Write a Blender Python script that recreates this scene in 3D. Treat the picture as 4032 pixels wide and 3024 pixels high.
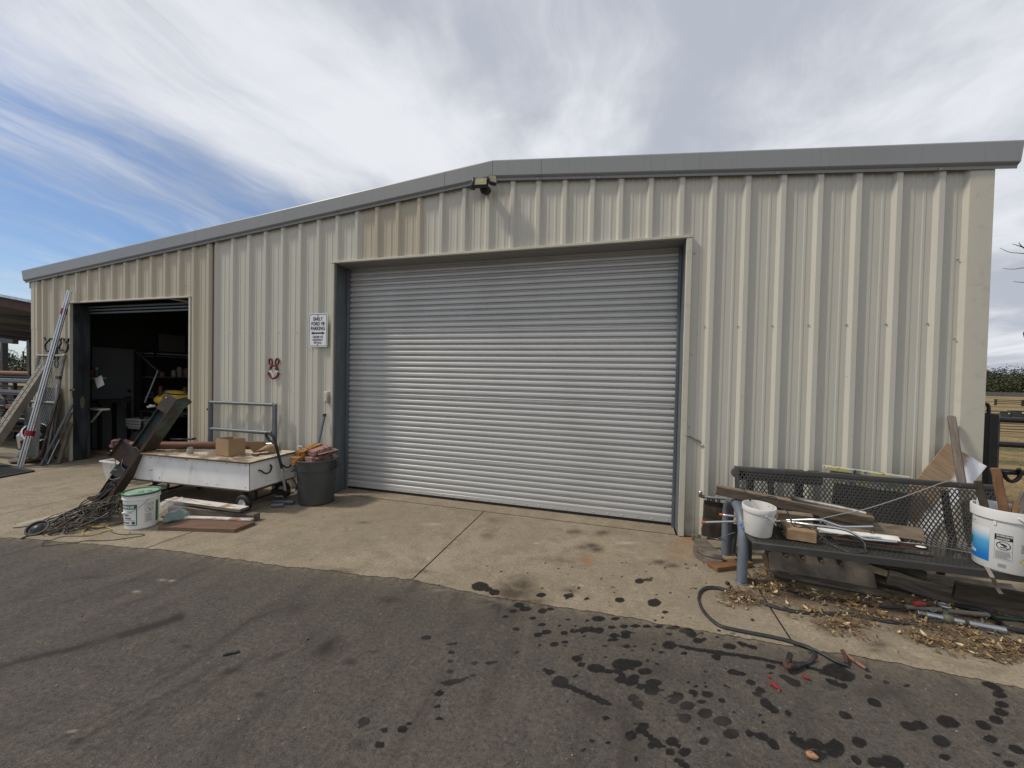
import bpy, bmesh, math, random
import numpy as np
from mathutils import Vector, Matrix, noise as mnoise

for _o in list(bpy.data.objects):
    bpy.data.objects.remove(_o, do_unlink=True)
S = bpy.context.scene
COL = S.collection
R = math.radians
random.seed(7)

# ---------------------------------------------------------------- camera
CAM_POS = Vector((5.6082, -4.405, 1.6331))
F_PX, PW, PH = 1530.09, 4032, 3024
YAW, PITCH, ROLL = -0.2782, -0.0186, 0.0207


def cam_axes():
    cy, sy, cp, sp = math.cos(YAW), math.sin(YAW), math.cos(PITCH), math.sin(PITCH)
    f = Vector((sy * cp, cy * cp, sp))
    r0 = Vector((cy, -sy, 0))
    u0 = r0.cross(f)
    cr, sr = math.cos(ROLL), math.sin(ROLL)
    return cr * r0 + sr * u0, -sr * r0 + cr * u0, f


AX_R, AX_U, AX_F = cam_axes()
cam = bpy.data.cameras.new('camera')
cam.sensor_fit = 'HORIZONTAL'
cam.sensor_width = 36.0
cam.lens = 36.0 * F_PX / PW
cam.clip_start = 0.05
cam.clip_end = 3000
camo = bpy.data.objects.new('camera', cam)
COL.objects.link(camo)
_m = Matrix((AX_R, AX_U, -AX_F)).transposed().to_4x4()
_m.translation = CAM_POS
camo.matrix_world = _m
S.camera = camo

# ---------------------------------------------------------------- light
SUN_AZ = Vector((-0.933, -0.36, 0)).normalized()
SUN_EL = R(50)
to_sun = Vector((SUN_AZ.x * math.cos(SUN_EL), SUN_AZ.y * math.cos(SUN_EL), math.sin(SUN_EL)))
sun = bpy.data.lights.new('sun', 'SUN')
sun.energy = 2.1
sun.angle = R(7.0)
sun.color = (1.0, 0.93, 0.82)
suno = bpy.data.objects.new('sun', sun)
suno.rotation_euler = to_sun.to_track_quat('Z', 'Y').to_euler()
suno.location = (-20, -8, 30)
COL.objects.link(suno)

W = bpy.data.worlds.new('World')
S.world = W
W.use_nodes = True
nt = W.node_tree
nt.nodes.clear()


def wn(t, **kw):
    n = nt.nodes.new(t)
    for k, v in kw.items():
        setattr(n, k, v)
    return n


def wl(a, b):
    nt.links.new(a, b)


def wmath(op, a, b=None, c=None):
    n = wn('ShaderNodeMath', operation=op)
    for i, x in enumerate((a, b, c)):
        if x is None:
            continue
        if isinstance(x, (int, float)):
            n.inputs[i].default_value = x
        else:
            wl(x, n.inputs[i])
    return n.outputs[0]


def wramp(x, lo, hi):
    n = wn('ShaderNodeMapRange', interpolation_type='SMOOTHSTEP')
    wl(x, n.inputs[0])
    n.inputs[1].default_value = lo
    n.inputs[2].default_value = hi
    return n.outputs[0]


def wnoise(vec, scale, detail=6, rough=0.55, loc=(0, 0, 0), rot=0, st=(1, 1, 1), dist=0.0):
    mp = wn('ShaderNodeMapping')
    mp.inputs['Location'].default_value = loc
    mp.inputs['Rotation'].default_value = (0, 0, rot)
    mp.inputs['Scale'].default_value = st
    wl(vec, mp.inputs['Vector'])
    n = wn('ShaderNodeTexNoise')
    n.inputs['Scale'].default_value = scale
    n.inputs['Detail'].default_value = detail
    n.inputs['Roughness'].default_value = rough
    n.inputs['Distortion'].default_value = dist
    wl(mp.outputs[0], n.inputs['Vector'])
    return n.outputs['Fac']


def wmix(fac, a, b):
    n = wn('ShaderNodeMix', data_type='RGBA')
    if isinstance(fac, (int, float)):
        n.inputs[0].default_value = fac
    else:
        wl(fac, n.inputs[0])
    for i, x in ((6, a), (7, b)):
        if isinstance(x, tuple):
            n.inputs[i].default_value = (*x, 1)
        else:
            wl(x, n.inputs[i])
    return n.outputs[2]


sky = wn('ShaderNodeTexSky', sky_type='NISHITA')
sky.sun_disc = False
sky.sun_elevation = SUN_EL
sky.sun_rotation = math.atan2(SUN_AZ.x, SUN_AZ.y)
sky.air_density = 1.0
sky.dust_density = 0.6
sky.ozone_density = 1.6
tc = wn('ShaderNodeTexCoord')
sep = wn('ShaderNodeSeparateXYZ')
wl(tc.outputs['Generated'], sep.inputs[0])
zz = wmath('ADD', wmath('MAXIMUM', sep.outputs['Z'], 0.0), 0.16)
cmb = wn('ShaderNodeCombineXYZ')
wl(wmath('DIVIDE', sep.outputs['X'], zz), cmb.inputs[0])
wl(wmath('DIVIDE', sep.outputs['Y'], zz), cmb.inputs[1])
P = cmb.outputs[0]
# a sheet of high cloud, thinning to wisps and blue gaps towards the west (-X)
wrp = wn('ShaderNodeTexNoise')
wrp.inputs['Scale'].default_value = 1.1
wrp.inputs['Detail'].default_value = 3
wl(P, wrp.inputs['Vector'])
wv = wn('ShaderNodeVectorMath', operation='MULTIPLY_ADD')
wl(wrp.outputs['Color'], wv.inputs[0])
wv.inputs[1].default_value = (.55, .55, 0)
wl(P, wv.inputs[2])
PW_ = wv.outputs[0]
big = wnoise(PW_, 0.75, 4, 0.5, (3.1, 1.7, 0), 0.62, (1.0, 0.6, 1))
wisp = wnoise(PW_, 2.2, 10, 0.66, (0.6, 2.2, 0), 0.62, (1.0, 0.22, 1), 0.3)
fine = wnoise(PW_, 6.5, 9, 0.62, (5.0, 0.3, 0), 0.62, (1.0, 0.32, 1), 0.4)
west = wmath('ADD', wmath('MULTIPLY', sep.outputs['X'], 1.0), wmath('MULTIPLY', sep.outputs['Z'], 0.95))
cov = wramp(west, -0.72, 0.06)
dens = wmath('ADD', wmath('MULTIPLY', wisp, 0.62), wmath('ADD', wmath('MULTIPLY', big, 0.42), wmath('MULTIPLY', fine, 0.22)))
dens = wmath('ADD', dens, wmath('MULTIPLY', cov, 0.40))
mask = wmath('ADD', wmath('MULTIPLY', wramp(dens, 0.57, 0.93), 0.94), wmath('MULTIPLY', cov, 0.05))
shade = wmath('ADD', wmath('MULTIPLY', wnoise(PW_, 1.15, 8, 0.58, (1.0, 6.0, 0), 0.2, (1, 0.75, 1), 0.2), 0.85), wmath('MULTIPLY', wisp, 0.30))
cl = wmix(wramp(shade, 0.46, 0.72), (4.0, 4.3, 4.9), (6.9, 7.05, 7.4))
tint = wn('ShaderNodeMix', data_type='RGBA', blend_type='MULTIPLY')
tint.inputs[0].default_value = 1.0
wl(sky.outputs[0], tint.inputs[6])
tint.inputs[7].default_value = (0.68, 0.77, 0.90, 1)
low = wramp(sep.outputs['Z'], 0.22, 0.0)
skyc = wmix(wmath('MULTIPLY', low, 0.5), tint.outputs[2], (5.6, 6.4, 7.2))
colr = wmix(mask, skyc, cl)
bg = wn('ShaderNodeBackground')
bg.inputs['Strength'].default_value = 0.1
wl(colr, bg.inputs['Color'])
wo = wn('ShaderNodeOutputWorld')
wl(bg.outputs[0], wo.inputs['Surface'])

S.render.engine = 'CYCLES'
S.view_settings.view_transform = 'Standard'
S.view_settings.look = 'None'
S.view_settings.exposure = 0.25
S.view_settings.gamma = 1.0
S.view_settings.use_curve_mapping = False

# ---------------------------------------------------------------- helpers: places
CROPS = {'s': (0, 0, 1.0), 'A': (0, 1000, .5425), 'B': (400, 1500, .4521), 'C': (2700, 1700, .4219),
         'D': (3300, 1550, .4522), 'E': (2700, 2200, .6022), 'F': (2900, 1800, .2712), 'G': (3450, 1750, .3014),
         'H': (450, 1880, .2712), 'I': (1100, 1600, .2593), 'J': (50, 1880, .2034), 'K': (2900, 2130, .3165),
         'L': (3400, 2200, .2857), 'M': (0, 1480, .2531), 'N': (0, 1150, .1989), 'O': (800, 1550, .1808),
         'P': (380, 1520, .2894), 'Q': (2600, 1900, .1808), 'R': (900, 1100, .3617), 'S': (1700, 550, .2712),
         'T': (3832, 1350, .3617), 'U': (1400, 2200, .678), 'V': (0, 2000, .678), 'W': (3850, 2000, .1507),
         'X': (300, 1100, .4219)}


def at(k, px, py, x=None, y=None, z=None):
    """World point of a spot measured in a detail of the photograph, on the plane x=, y= or z=."""
    c = CROPS[k]
    u, v = c[0] + px * c[2], c[1] + py * c[2]
    d = AX_F + AX_R * ((u - PW / 2) / F_PX) - AX_U * ((v - PH / 2) / F_PX)
    if x is not None:
        t = (x - CAM_POS.x) / d.x
    elif y is not None:
        t = (y - CAM_POS.y) / d.y
    else:
        t = ((z or 0.0) - CAM_POS.z) / d.z
    return CAM_POS + d * t


# ---------------------------------------------------------------- helpers: meshes
ORG = {}


class MB:
    def __init__(self):
        self.v, self.f = [], []

    def add(self, vs, fs):
        n = len(self.v)
        self.v += [Vector(p) for p in vs]
        self.f += [tuple(i + n for i in f) for f in fs]
        return self

    def box(self, c, s, rot=None):
        c = Vector(c)
        h = Vector(s) / 2
        vs = []
        for sx in (-1, 1):
            for sy in (-1, 1):
                for sz in (-1, 1):
                    p = Vector((sx * h.x, sy * h.y, sz * h.z))
                    vs.append(c + (rot @ p if rot else p))
        return self.add(vs, [(0, 1, 3, 2), (4, 6, 7, 5), (0, 4, 5, 1), (2, 3, 7, 6), (0, 2, 6, 4), (1, 5, 7, 3)])

    def beam(self, a, b, w, h, up=(0, 0, 1)):
        a, b = Vector(a), Vector(b)
        d = (b - a)
        L = d.length
        x = d.normalized()
        y = Vector(up).cross(x)
        if y.length < 1e-5:
            y = Vector((0, 1, 0)).cross(x)
        y.normalize()
        z = x.cross(y)
        return self.box((a + b) / 2, (L, w, h), Matrix((x, y, z)).transposed())

    def prism(self, pts, vec):
        n = len(pts)
        vec = Vector(vec)
        vs = [Vector(p) for p in pts] + [Vector(p) + vec for p in pts]
        fs = [tuple(range(n - 1, -1, -1)), tuple(range(n, 2 * n))]
        fs += [(i, (i + 1) % n, (i + 1) % n + n, i + n) for i in range(n)]
        return self.add(vs, fs)

    def tube(self, path, r, seg=8, closed=False, caps=True):
        path = [Vector(p) for p in path]
        n = len(path)
        rs = r if isinstance(r, (list, tuple)) else [r] * n
        vs, fs = [], []
        t0 = (path[1] - path[0]).normalized()
        up = Vector((0, 0, 1)) if abs(t0.z) < 0.9 else Vector((1, 0, 0))
        nx = t0.cross(up).normalized()
        for i, p in enumerate(path):
            if closed:
                t = path[(i + 1) % n] - path[i - 1]
            else:
                t = path[min(i + 1, n - 1)] - path[max(i - 1, 0)]
            if t.length < 1e-9:
                t = t0
            t = t.normalized()
            nx = (nx - t * nx.dot(t))
            if nx.length < 1e-6:
                nx = t.orthogonal()
            nx.normalize()
            ny = t.cross(nx)
            for k in range(seg):
                a = 2 * math.pi * k / seg
                vs.append(p + (nx * math.cos(a) + ny * math.sin(a)) * rs[i])
        m = n if closed else n - 1
        for i in range(m):
            for k in range(seg):
                a, b = i * seg, ((i + 1) % n) * seg
                fs.append((a + k, a + (k + 1) % seg, b + (k + 1) % seg, b + k))
        if caps and not closed:
            fs.append(tuple(range(seg - 1, -1, -1)))
            fs.append(tuple((n - 1) * seg + k for k in range(seg)))
        return self.add(vs, fs)

    def cyl(self, a, b, r, r2=None, seg=16):
        return self.tube([a, b], [r, r if r2 is None else r2], seg)

    def lathe(self, prof, c, seg=28, rot=None, capb=False, capt=False):
        c = Vector(c)
        vs, fs = [], []
        for (r, z) in prof:
            for k in range(seg):
                a = 2 * math.pi * k / seg
                p = Vector((r * math.cos(a), r * math.sin(a), z))
                vs.append(c + (rot @ p if rot else p))
        for i in range(len(prof) - 1):
            for k in range(seg):
                fs.append((i * seg + k, i * seg + (k + 1) % seg, (i + 1) * seg + (k + 1) % seg, (i + 1) * seg + k))
        if capb:
            fs.append(tuple(range(seg - 1, -1, -1)))
        if capt:
            fs.append(tuple((len(prof) - 1) * seg + k for k in range(seg)))
        return self.add(vs, fs)

    def ball(self, c, r, seg=10, rings=6, sc=(1, 1, 1)):
        prof = []
        c = Vector(c)
        vs, fs = [], []
        for i in range(rings + 1):
            ph = math.pi * i / rings
            for k in range(seg):
                a = 2 * math.pi * k / seg
                vs.append(c + Vector((r * sc[0] * math.sin(ph) * math.cos(a), r * sc[1] * math.sin(ph) * math.sin(a), -r * sc[2] * math.cos(ph))))
        for i in range(rings):
            for k in range(seg):
                fs.append((i * seg + k, i * seg + (k + 1) % seg, (i + 1) * seg + (k + 1) % seg, (i + 1) * seg + k))
        return self.add(vs, fs)

    def build(self, name, m, parent=None, bevel=0.0, seg=1, smooth=True, jit=0.0, kind=None, ang=38):
        me = bpy.data.meshes.new(name)
        if parent is not None:
            org = ORG[parent.name]
        else:
            xs = [p.x for p in self.v]
            ys = [p.y for p in self.v]
            org = Vector(((min(xs) + max(xs)) / 2, (min(ys) + max(ys)) / 2, min(p.z for p in self.v)))
        vs = [p - org for p in self.v]
        if jit:
            vs = [p + Vector((random.uniform(-jit, jit), random.uniform(-jit, jit), random.uniform(-jit, jit))) for p in vs]
        me.from_pydata([tuple(p) for p in vs], [], self.f)
        if bevel:
            bm = bmesh.new()
            bm.from_mesh(me)
            bmesh.ops.remove_doubles(bm, verts=bm.verts, dist=1e-6)
            ed = [e for e in bm.edges if len(e.link_faces) == 2 and e.calc_face_angle(0) > R(30)]
            bmesh.ops.bevel(bm, geom=ed, offset=bevel, segments=seg, affect='EDGES', clamp_overlap=True)
            bm.to_mesh(me)
            bm.free()
        if smooth:
            me.polygons.foreach_set('use_smooth', [True] * len(me.polygons))
            me.set_sharp_from_angle(angle=R(ang))
        me.materials.append(m)
        o = bpy.data.objects.new(name, me)
        COL.objects.link(o)
        if parent is not None:
            o.parent = parent
            ORG[o.name] = org
        else:
            o.location = org
            ORG[o.name] = org
        if kind:
            o['kind'] = kind
        return o


def thing(name, label, cat, loc, group=None, kind=None):
    o = bpy.data.objects.new(name, None)
    o.empty_display_size = 0.1
    COL.objects.link(o)
    o.location = loc
    ORG[o.name] = Vector(loc)
    if label:
        o['label'] = label
    if cat:
        o['category'] = cat
    if group:
        o['group'] = group
    if kind:
        o['kind'] = kind
    return o


def node(name, parent):
    """A part that only gathers its own sub-parts."""
    o = bpy.data.objects.new(name, None)
    o.empty_display_size = 0.05
    COL.objects.link(o)
    o.parent = parent
    ORG[o.name] = ORG[parent.name]
    return o


def tag(o, label, cat, group=None):
    o['label'] = label
    o['category'] = cat
    if group:
        o['group'] = group
    return o


def share(src, parent, delta, name=None):
    """Another part with the same mesh, shifted by delta."""
    c = src.copy()
    COL.objects.link(c)
    c.parent = parent
    c.location = Vector(src.location) + Vector(delta)
    ORG[c.name] = ORG[parent.name]
    return c


def plank(name, a, b, w, t, m, parent=None, up=(0, 0, 1), bevel=0.003, warp=0.002, n=8):
    """A board whose grain (local X) runs from a to b; w across, t thick, up = its face normal."""
    a, b = Vector(a), Vector(b)
    d = b - a
    L = d.length
    x = d.normalized()
    y = Vector(up).cross(x).normalized()
    z = x.cross(y)
    vs, fs = [], []
    for i in range(n + 1):
        px = -L / 2 + L * i / n
        jx = random.uniform(-.004, .004) if i in (0, n) else 0
        oy, oz = random.uniform(-warp, warp), random.uniform(-warp, warp)
        for sy, sz in ((-1, -1), (1, -1), (1, 1), (-1, 1)):
            vs.append((px + jx, sy * w / 2 + oy + random.uniform(-warp, warp) * .4, sz * t / 2 + oz))
    for i in range(n):
        for k in range(4):
            fs.append((i * 4 + k, (i + 1) * 4 + k, (i + 1) * 4 + (k + 1) % 4, i * 4 + (k + 1) % 4))
    fs += [(0, 1, 2, 3), tuple(n * 4 + k for k in (3, 2, 1, 0))]
    me = bpy.data.meshes.new(name)
    me.from_pydata(vs, [], fs)
    bm = bmesh.new()
    bm.from_mesh(me)
    bmesh.ops.recalc_face_normals(bm, faces=bm.faces)
    ed = [e for e in bm.edges if len(e.link_faces) == 2 and e.calc_face_angle(0) > R(45)]
    bmesh.ops.bevel(bm, geom=ed, offset=bevel, segments=1, affect='EDGES', clamp_overlap=True)
    bm.to_mesh(me)
    bm.free()
    me.materials.append(m)
    o = bpy.data.objects.new(name, me)
    COL.objects.link(o)
    mt = Matrix((x, y, z)).transposed().to_4x4()
    mid = (a + b) / 2
    if parent is not None:
        o.parent = parent
        mid = mid - ORG[parent.name]
    mt.translation = mid
    o.matrix_basis = mt
    ORG[o.name] = (a + b) / 2
    return o


def spline(pts, n=8, closed=False):
    """Catmull-Rom points through pts."""
    pts = [Vector(p) for p in pts]
    out = []
    m = len(pts)
    rng = m if closed else m - 1
    for i in range(rng):
        if closed:
            p0, p1, p2, p3 = pts[i - 1], pts[i], pts[(i + 1) % m], pts[(i + 2) % m]
        else:
            p0, p1, p2, p3 = pts[max(i - 1, 0)], pts[i], pts[i + 1], pts[min(i + 2, m - 1)]
        for k in range(n):
            t = k / n
            out.append(0.5 * ((2 * p1) + (p2 - p0) * t + (2 * p0 - 5 * p1 + 4 * p2 - p3) * t * t + (3 * p1 - p0 - 3 * p2 + p3) * t ** 3))
    if not closed:
        out.append(pts[-1])
    return out


def text_mesh(s, size, bold=0.0, align='CENTER'):
    cu = bpy.data.curves.new('lettering', 'FONT')
    cu.body = s
    cu.size = size
    cu.align_x = align
    cu.align_y = 'CENTER'
    cu.offset = bold
    cu.resolution_u = 3
    o = bpy.data.objects.new('lettering', cu)
    COL.objects.link(o)
    dg = bpy.context.evaluated_depsgraph_get()
    me = bpy.data.meshes.new_from_object(o.evaluated_get(dg))
    bpy.data.objects.remove(o, do_unlink=True)
    vs = [v.co.copy() for v in me.vertices]
    fs = [tuple(p.vertices) for p in me.polygons]
    bpy.data.meshes.remove(me)
    return vs, fs


def flat_text(mb, s, size, c, right, up, bold=0.0, sx=1.0, lift=0.0, align='CENTER'):
    vs, fs = text_mesh(s, size, bold, align)
    c, right, up = Vector(c), Vector(right), Vector(up)
    nrm = right.cross(up)
    mb.add([c + right * (v.x * sx) + up * v.y + nrm * lift for v in vs], fs)


# ---------------------------------------------------------------- helpers: materials
MATS = {}


class NT:
    def __init__(self, name):
        self.m = bpy.data.materials.new(name)
        self.m.use_nodes = True
        self.t = self.m.node_tree
        self.b = self.t.nodes['Principled BSDF']

    def n(self, t, **kw):
        x = self.t.nodes.new(t)
        for k, v in kw.items():
            setattr(x, k, v)
        return x

    def l(self, a, b):
        self.t.links.new(a, b)

    def vec(self, scale=(1, 1, 1), world=False, rot=(0, 0, 0)):
        if world:
            src = self.n('ShaderNodeNewGeometry').outputs['Position']
        else:
            src = self.n('ShaderNodeTexCoord').outputs['Object']
        mp = self.n('ShaderNodeMapping')
        mp.inputs['Scale'].default_value = scale
        mp.inputs['Rotation'].default_value = rot
        self.l(src, mp.inputs['Vector'])
        return mp.outputs[0]

    def noise(self, vec, scale, detail=5, rough=0.55, dist=0.0, w=None):
        x = self.n('ShaderNodeTexNoise')
        if w is not None:
            x.noise_dimensions = '4D'
            x.inputs['W'].default_value = w
        x.inputs['Scale'].default_value = scale
        x.inputs['Detail'].default_value = detail
        x.inputs['Roughness'].default_value = rough
        x.inputs['Distortion'].default_value = dist
        self.l(vec, x.inputs['Vector'])
        return x.outputs['Fac']

    def ramp(self, x, lo, hi, a=0.0, b=1.0):
        r = self.n('ShaderNodeMapRange', interpolation_type='SMOOTHSTEP')
        self.l(x, r.inputs[0])
        for i, v in zip((1, 2, 3, 4), (lo, hi, a, b)):
            r.inputs[i].default_value = v
        return r.outputs[0]

    def math(self, op, a, b=None):
        x = self.n('ShaderNodeMath', operation=op)
        for i, q in enumerate((a, b)):
            if q is None:
                continue
            if isinstance(q, (int, float)):
                x.inputs[i].default_value = q
            else:
                self.l(q, x.inputs[i])
        return x.outputs[0]

    def mix(self, fac, a, b, blend='MIX'):
        x = self.n('ShaderNodeMix', data_type='RGBA', blend_type=blend)
        for i, q in ((0, fac), (6, a), (7, b)):
            if isinstance(q, (int, float)):
                x.inputs[i].default_value = q
            elif isinstance(q, tuple):
                x.inputs[i].default_value = (*q, 1)
            else:
                self.l(q, x.inputs[i])
        return x.outputs[2]

    def attr(self, name):
        return self.n('ShaderNodeAttribute', attribute_name=name).outputs['Fac']

    def set(self, col, rough=0.6, metal=0.0, spec=None):
        for k, q in (('Base Color', col), ('Roughness', rough), ('Metallic', metal)):
            s = self.b.inputs[k]
            if isinstance(q, (int, float)):
                s.default_value = q
            elif isinstance(q, tuple):
                s.default_value = (*q, 1)
            else:
                self.l(q, s)
        if spec is not None:
            self.b.inputs['Specular IOR Level'].default_value = spec
        return self.m

    def bump(self, h, strength, dist=0.01):
        x = self.n('ShaderNodeBump')
        x.inputs['Strength'].default_value = strength
        x.inputs['Distance'].default_value = dist
        self.l(h, x.inputs['Height'])
        self.l(x.outputs[0], self.b.inputs['Normal'])


def mat(name, base, rough=0.6, metal=0.0, layers=(), bump=0.0, bscale=60, bst=(1, 1, 1), world=False, spec=None, rvar=0.0):
    """Base colour with noise layers (colour, scale, stretch, lo, hi, strength)."""
    if name in MATS:
        return MATS[name]
    k = NT(name)
    col = base
    rg = rough
    for i, (c, sc, st, lo, hi, amt) in enumerate(layers):
        v = k.vec(st, world)
        f = k.ramp(k.noise(v, sc, 7, 0.6, 0.3, w=i * 3.7 + len(name)), lo, hi, 0, amt)
        col = k.mix(f, col, c)
        if rvar and i == 0:
            rg = k.math('ADD', k.math('MULTIPLY', f, rvar), rough)
    k.set(col, rg, metal, spec)
    if bump:
        k.bump(k.noise(k.vec(bst, world), bscale, 6, 0.6), bump)
    MATS[name] = k.m
    return k.m


def rgb(r, g, b):
    f = lambda c: ((c / 255 + 0.055) / 1.055) ** 2.4 if c > 10 else c / 255 / 12.92
    return (f(r), f(g), f(b))
# ---------------------------------------------------------------- materials
def wall_paint(name, base, dirt):
    k = NT(name)
    g = k.vec((1, 1, 1), True)
    fine = k.ramp(k.noise(g, 260, 3, 0.7), 0.35, 0.7, 0, 1)
    big = k.ramp(k.noise(k.vec((1, 1, .35), True), 1.3, 5), 0.35, 0.75, 0, .55)
    strk = k.ramp(k.noise(k.vec((9, 9, .35), True), 2.2, 6, .6), 0.52, 0.85, 0, .55)
    low = k.n('ShaderNodeSeparateXYZ')
    k.l(g, low.inputs[0])
    foot = k.math('MULTIPLY', k.ramp(low.outputs['Z'], 0.55, 0.0, 0, 1), k.ramp(k.noise(g, 6, 6), .35, .65, 0.15, .75))
    col = k.mix(k.math('MULTIPLY', fine, .10), base, tuple(c * .55 for c in base))
    col = k.mix(big, col, tuple(c * q for c, q in zip(base, (.90, .90, .92))))
    col = k.mix(strk, col, dirt)
    col = k.mix(foot, col, (.25, .205, .15))
    spk = k.ramp(k.noise(g, 38, 2, .5), .73, .78, 0, .6)
    col = k.mix(spk, col, (.16, .13, .10))
    k.set(col, 0.42, 0.0, 0.35)
    k.bump(k.noise(k.vec((1.2, 1, .5), True), 3.0, 3), 0.25, 0.02)
    MATS[name] = k.m
    return k.m


M_WALL = wall_paint('stone_paint', (.562, .536, .455), (.41, .38, .31))
M_TAN = wall_paint('tan_paint', (.500, .445, .335), (.32, .28, .21))
M_TRIM = mat('trim_paint', (.53, .50, .41), .45, 0, [((.32, .28, .22), 9, (1, 1, 1), .5, .8, .5)], .1, 40)
k = NT('rake_paint')
_f = k.ramp(k.noise(k.vec((1, 1, 1), True), 240, 2, .7), .4, .7, 0, .14)
_s = k.ramp(k.noise(k.vec((14, 14, .5), True), 2.0, 6, .65), .5, .8, 0, .5)
_b = k.ramp(k.noise(k.vec((1, 1, 1), True), 1.1, 4), .4, .7, 0, .6)
_c = k.mix(_f, (.275, .28, .28), (.14, .14, .14))
_c = k.mix(_s, _c, (.18, .18, .17))
_c = k.mix(_b, _c, (.24, .245, .245))
M_RAKE = k.set(_c, .4, 0, .4)
k = NT('door_metal')
_n = k.ramp(k.noise(k.vec((.4, 1, 6), True), 5, 6), .35, .7, 0, .6)
_d = k.ramp(k.noise(k.vec((1.2, 1, .8), True), 1.4, 5), .45, .8, 0, .5)
_p = k.ramp(k.noise(k.vec((1, 1, 1), True), 300, 2, .7), .4, .7, 0, .12)
_c = k.mix(_n, (.535, .53, .51), (.465, .46, .44))
_c = k.mix(_d, _c, (.42, .41, .385))
_c = k.mix(_p, _c, (.28, .28, .28))
M_DOOR = k.set(_c, .42, .25, .5)
M_JAMB = mat('blue_grey_steel', (.115, .135, .150), .45, .25, [((.19, .205, .21), 4, (3, 3, .5), .45, .75, .7), ((.06, .065, .07), 9, (1, 1, .3), .5, .8, .7)], .1, 30)
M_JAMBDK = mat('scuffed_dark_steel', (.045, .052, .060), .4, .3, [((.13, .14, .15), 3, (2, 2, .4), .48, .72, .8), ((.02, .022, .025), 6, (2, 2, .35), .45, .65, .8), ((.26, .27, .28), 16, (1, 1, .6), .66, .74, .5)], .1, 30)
M_BLACK = mat('black_rubber', (.014, .014, .015), .62, 0, [((.05, .047, .043), 14, (1, 1, 1), .5, .8, .6)], .15, 60)
M_BLKSTEEL = mat('black_painted_steel', (.012, .012, .013), .42, 0, [((.035, .033, .03), 8, (1, 1, 1), .5, .8, .6)], .1, 40)
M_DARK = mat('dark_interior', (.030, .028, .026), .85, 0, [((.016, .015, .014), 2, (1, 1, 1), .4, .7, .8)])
M_DOORIN = mat('grey_door_paint', (.15, .16, .165), .5, 0, [((.11, .115, .12), 3, (1, 1, .4), .4, .8, .6)])
M_GALV = mat('galvanized_steel', (.46, .48, .50), .34, .85, [((.30, .31, .33), 7, (1, 1, 1), .4, .7, .7), ((.60, .61, .62), 40, (1, 1, 1), .5, .7, .4)], .06, 50, rvar=.15)
M_DULLGALV = mat('dull_ribbed_metal', (.26, .255, .24), .5, .75, [((.12, .10, .08), 9, (1, 1, 1), .45, .7, .7)], .06, 50)
M_ALU = mat('bright_aluminium', (.60, .61, .63), .28, .95, [((.42, .43, .44), 6, (1, 1, 1), .45, .75, .6)], .05, 30, rvar=.2)
M_CHROME = mat('bright_conduit', (.55, .56, .57), .33, .9, [((.30, .28, .25), 18, (1, 1, 1), .6, .8, .7)], .05, 40)
M_GREYSTEEL = mat('grey_painted_pipe', (.125, .142, .158), .42, .2, [((.21, .225, .24), 11, (1, 1, 1), .5, .75, .5), ((.10, .085, .07), 20, (1, 1, 1), .62, .8, .6)], .1, 60)
M_HOOP = mat('blue_grey_pipe', (.13, .15, .185), .5, .1, [((.23, .25, .28), 9, (1, 1, .5), .45, .7, .6), ((.06, .055, .055), 16, (1, 1, 1), .58, .75, .7)], .15, 50)
M_PLATE = mat('dark_rusty_plate', (.045, .036, .031), .7, .3, [((.075, .042, .030), 7, (1, 1, 1), .42, .65, .8), ((.09, .085, .08), 12, (1, 1, 1), .55, .75, .6)], .25, 50)
M_RUST = mat('rusty_steel', (.056, .034, .026), .8, .2, [((.10, .052, .034), 9, (1, 1, 1), .4, .7, .8), ((.04, .028, .024), 14, (1, 1, 1), .5, .75, .8)], .3, 60)
M_PIPER = mat('rusty_red_pipe', (.16, .068, .043), .72, .1, [((.22, .10, .06), 7, (1, 1, 1), .4, .7, .7), ((.07, .04, .03), 15, (1, 1, 1), .55, .75, .7)], .2, 60)
M_GREENRUST = mat('green_rusty_steel', (.070, .145, .128), .65, .15, [((.062, .038, .026), 3.2, (1, 1, 1), .37, .55, .95), ((.035, .035, .03), 11, (1, 1, 1), .45, .7, .8), ((.14, .21, .19), 26, (1, 1, 1), .62, .75, .6)], .3, 50)
M_DARKGREEN = mat('dark_green_steel', (.035, .065, .065), .65, .15, [((.055, .032, .024), 6, (1, 1, 1), .42, .62, .9), ((.015, .016, .016), 13, (1, 1, 1), .45, .7, .8)], .3, 50)
M_BENCH = mat('charcoal_coated_metal', (.042, .041, .038), .55, 0, [((.085, .078, .066), 5, (1, 1, 1), .45, .75, .7), ((.02, .02, .02), 25, (1, 1, 1), .55, .7, .5)], .1, 80)
M_WHITEP = mat('white_plastic', (.74, .73, .70), .42, 0, [((.55, .52, .45), 5, (1, 1, .5), .52, .8, .6), ((.25, .22, .18), 26, (1, 1, 1), .67, .74, .55)], .05, 30)
M_DIRTYP = mat('weathered_white_plastic', (.70, .69, .65), .5, 0, [((.46, .41, .32), 6, (1, 1, .25), .50, .72, .75), ((.2, .18, .15), 30, (1, 1, 1), .64, .7, .6)], .08, 30)
M_BINP = mat('grey_bin_plastic', (.044, .049, .047), .5, 0, [((.068, .071, .068), 3, (1, 1, .6), .4, .7, .7), ((.026, .027, .026), 12, (1, 1, .5), .55, .75, .6)], .08, 50)
M_CARTW = mat('white_painted_plywood', (.83, .825, .80), .5, 0, [((.70, .70, .68), 3, (1, 1, 1), .42, .65, .8), ((.12, .10, .085), 16, (.3, 1, 1.3), .625, .67, .9), ((.36, .32, .27), 9, (1, 1, .4), .56, .76, .6)], .08, 40)
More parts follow.
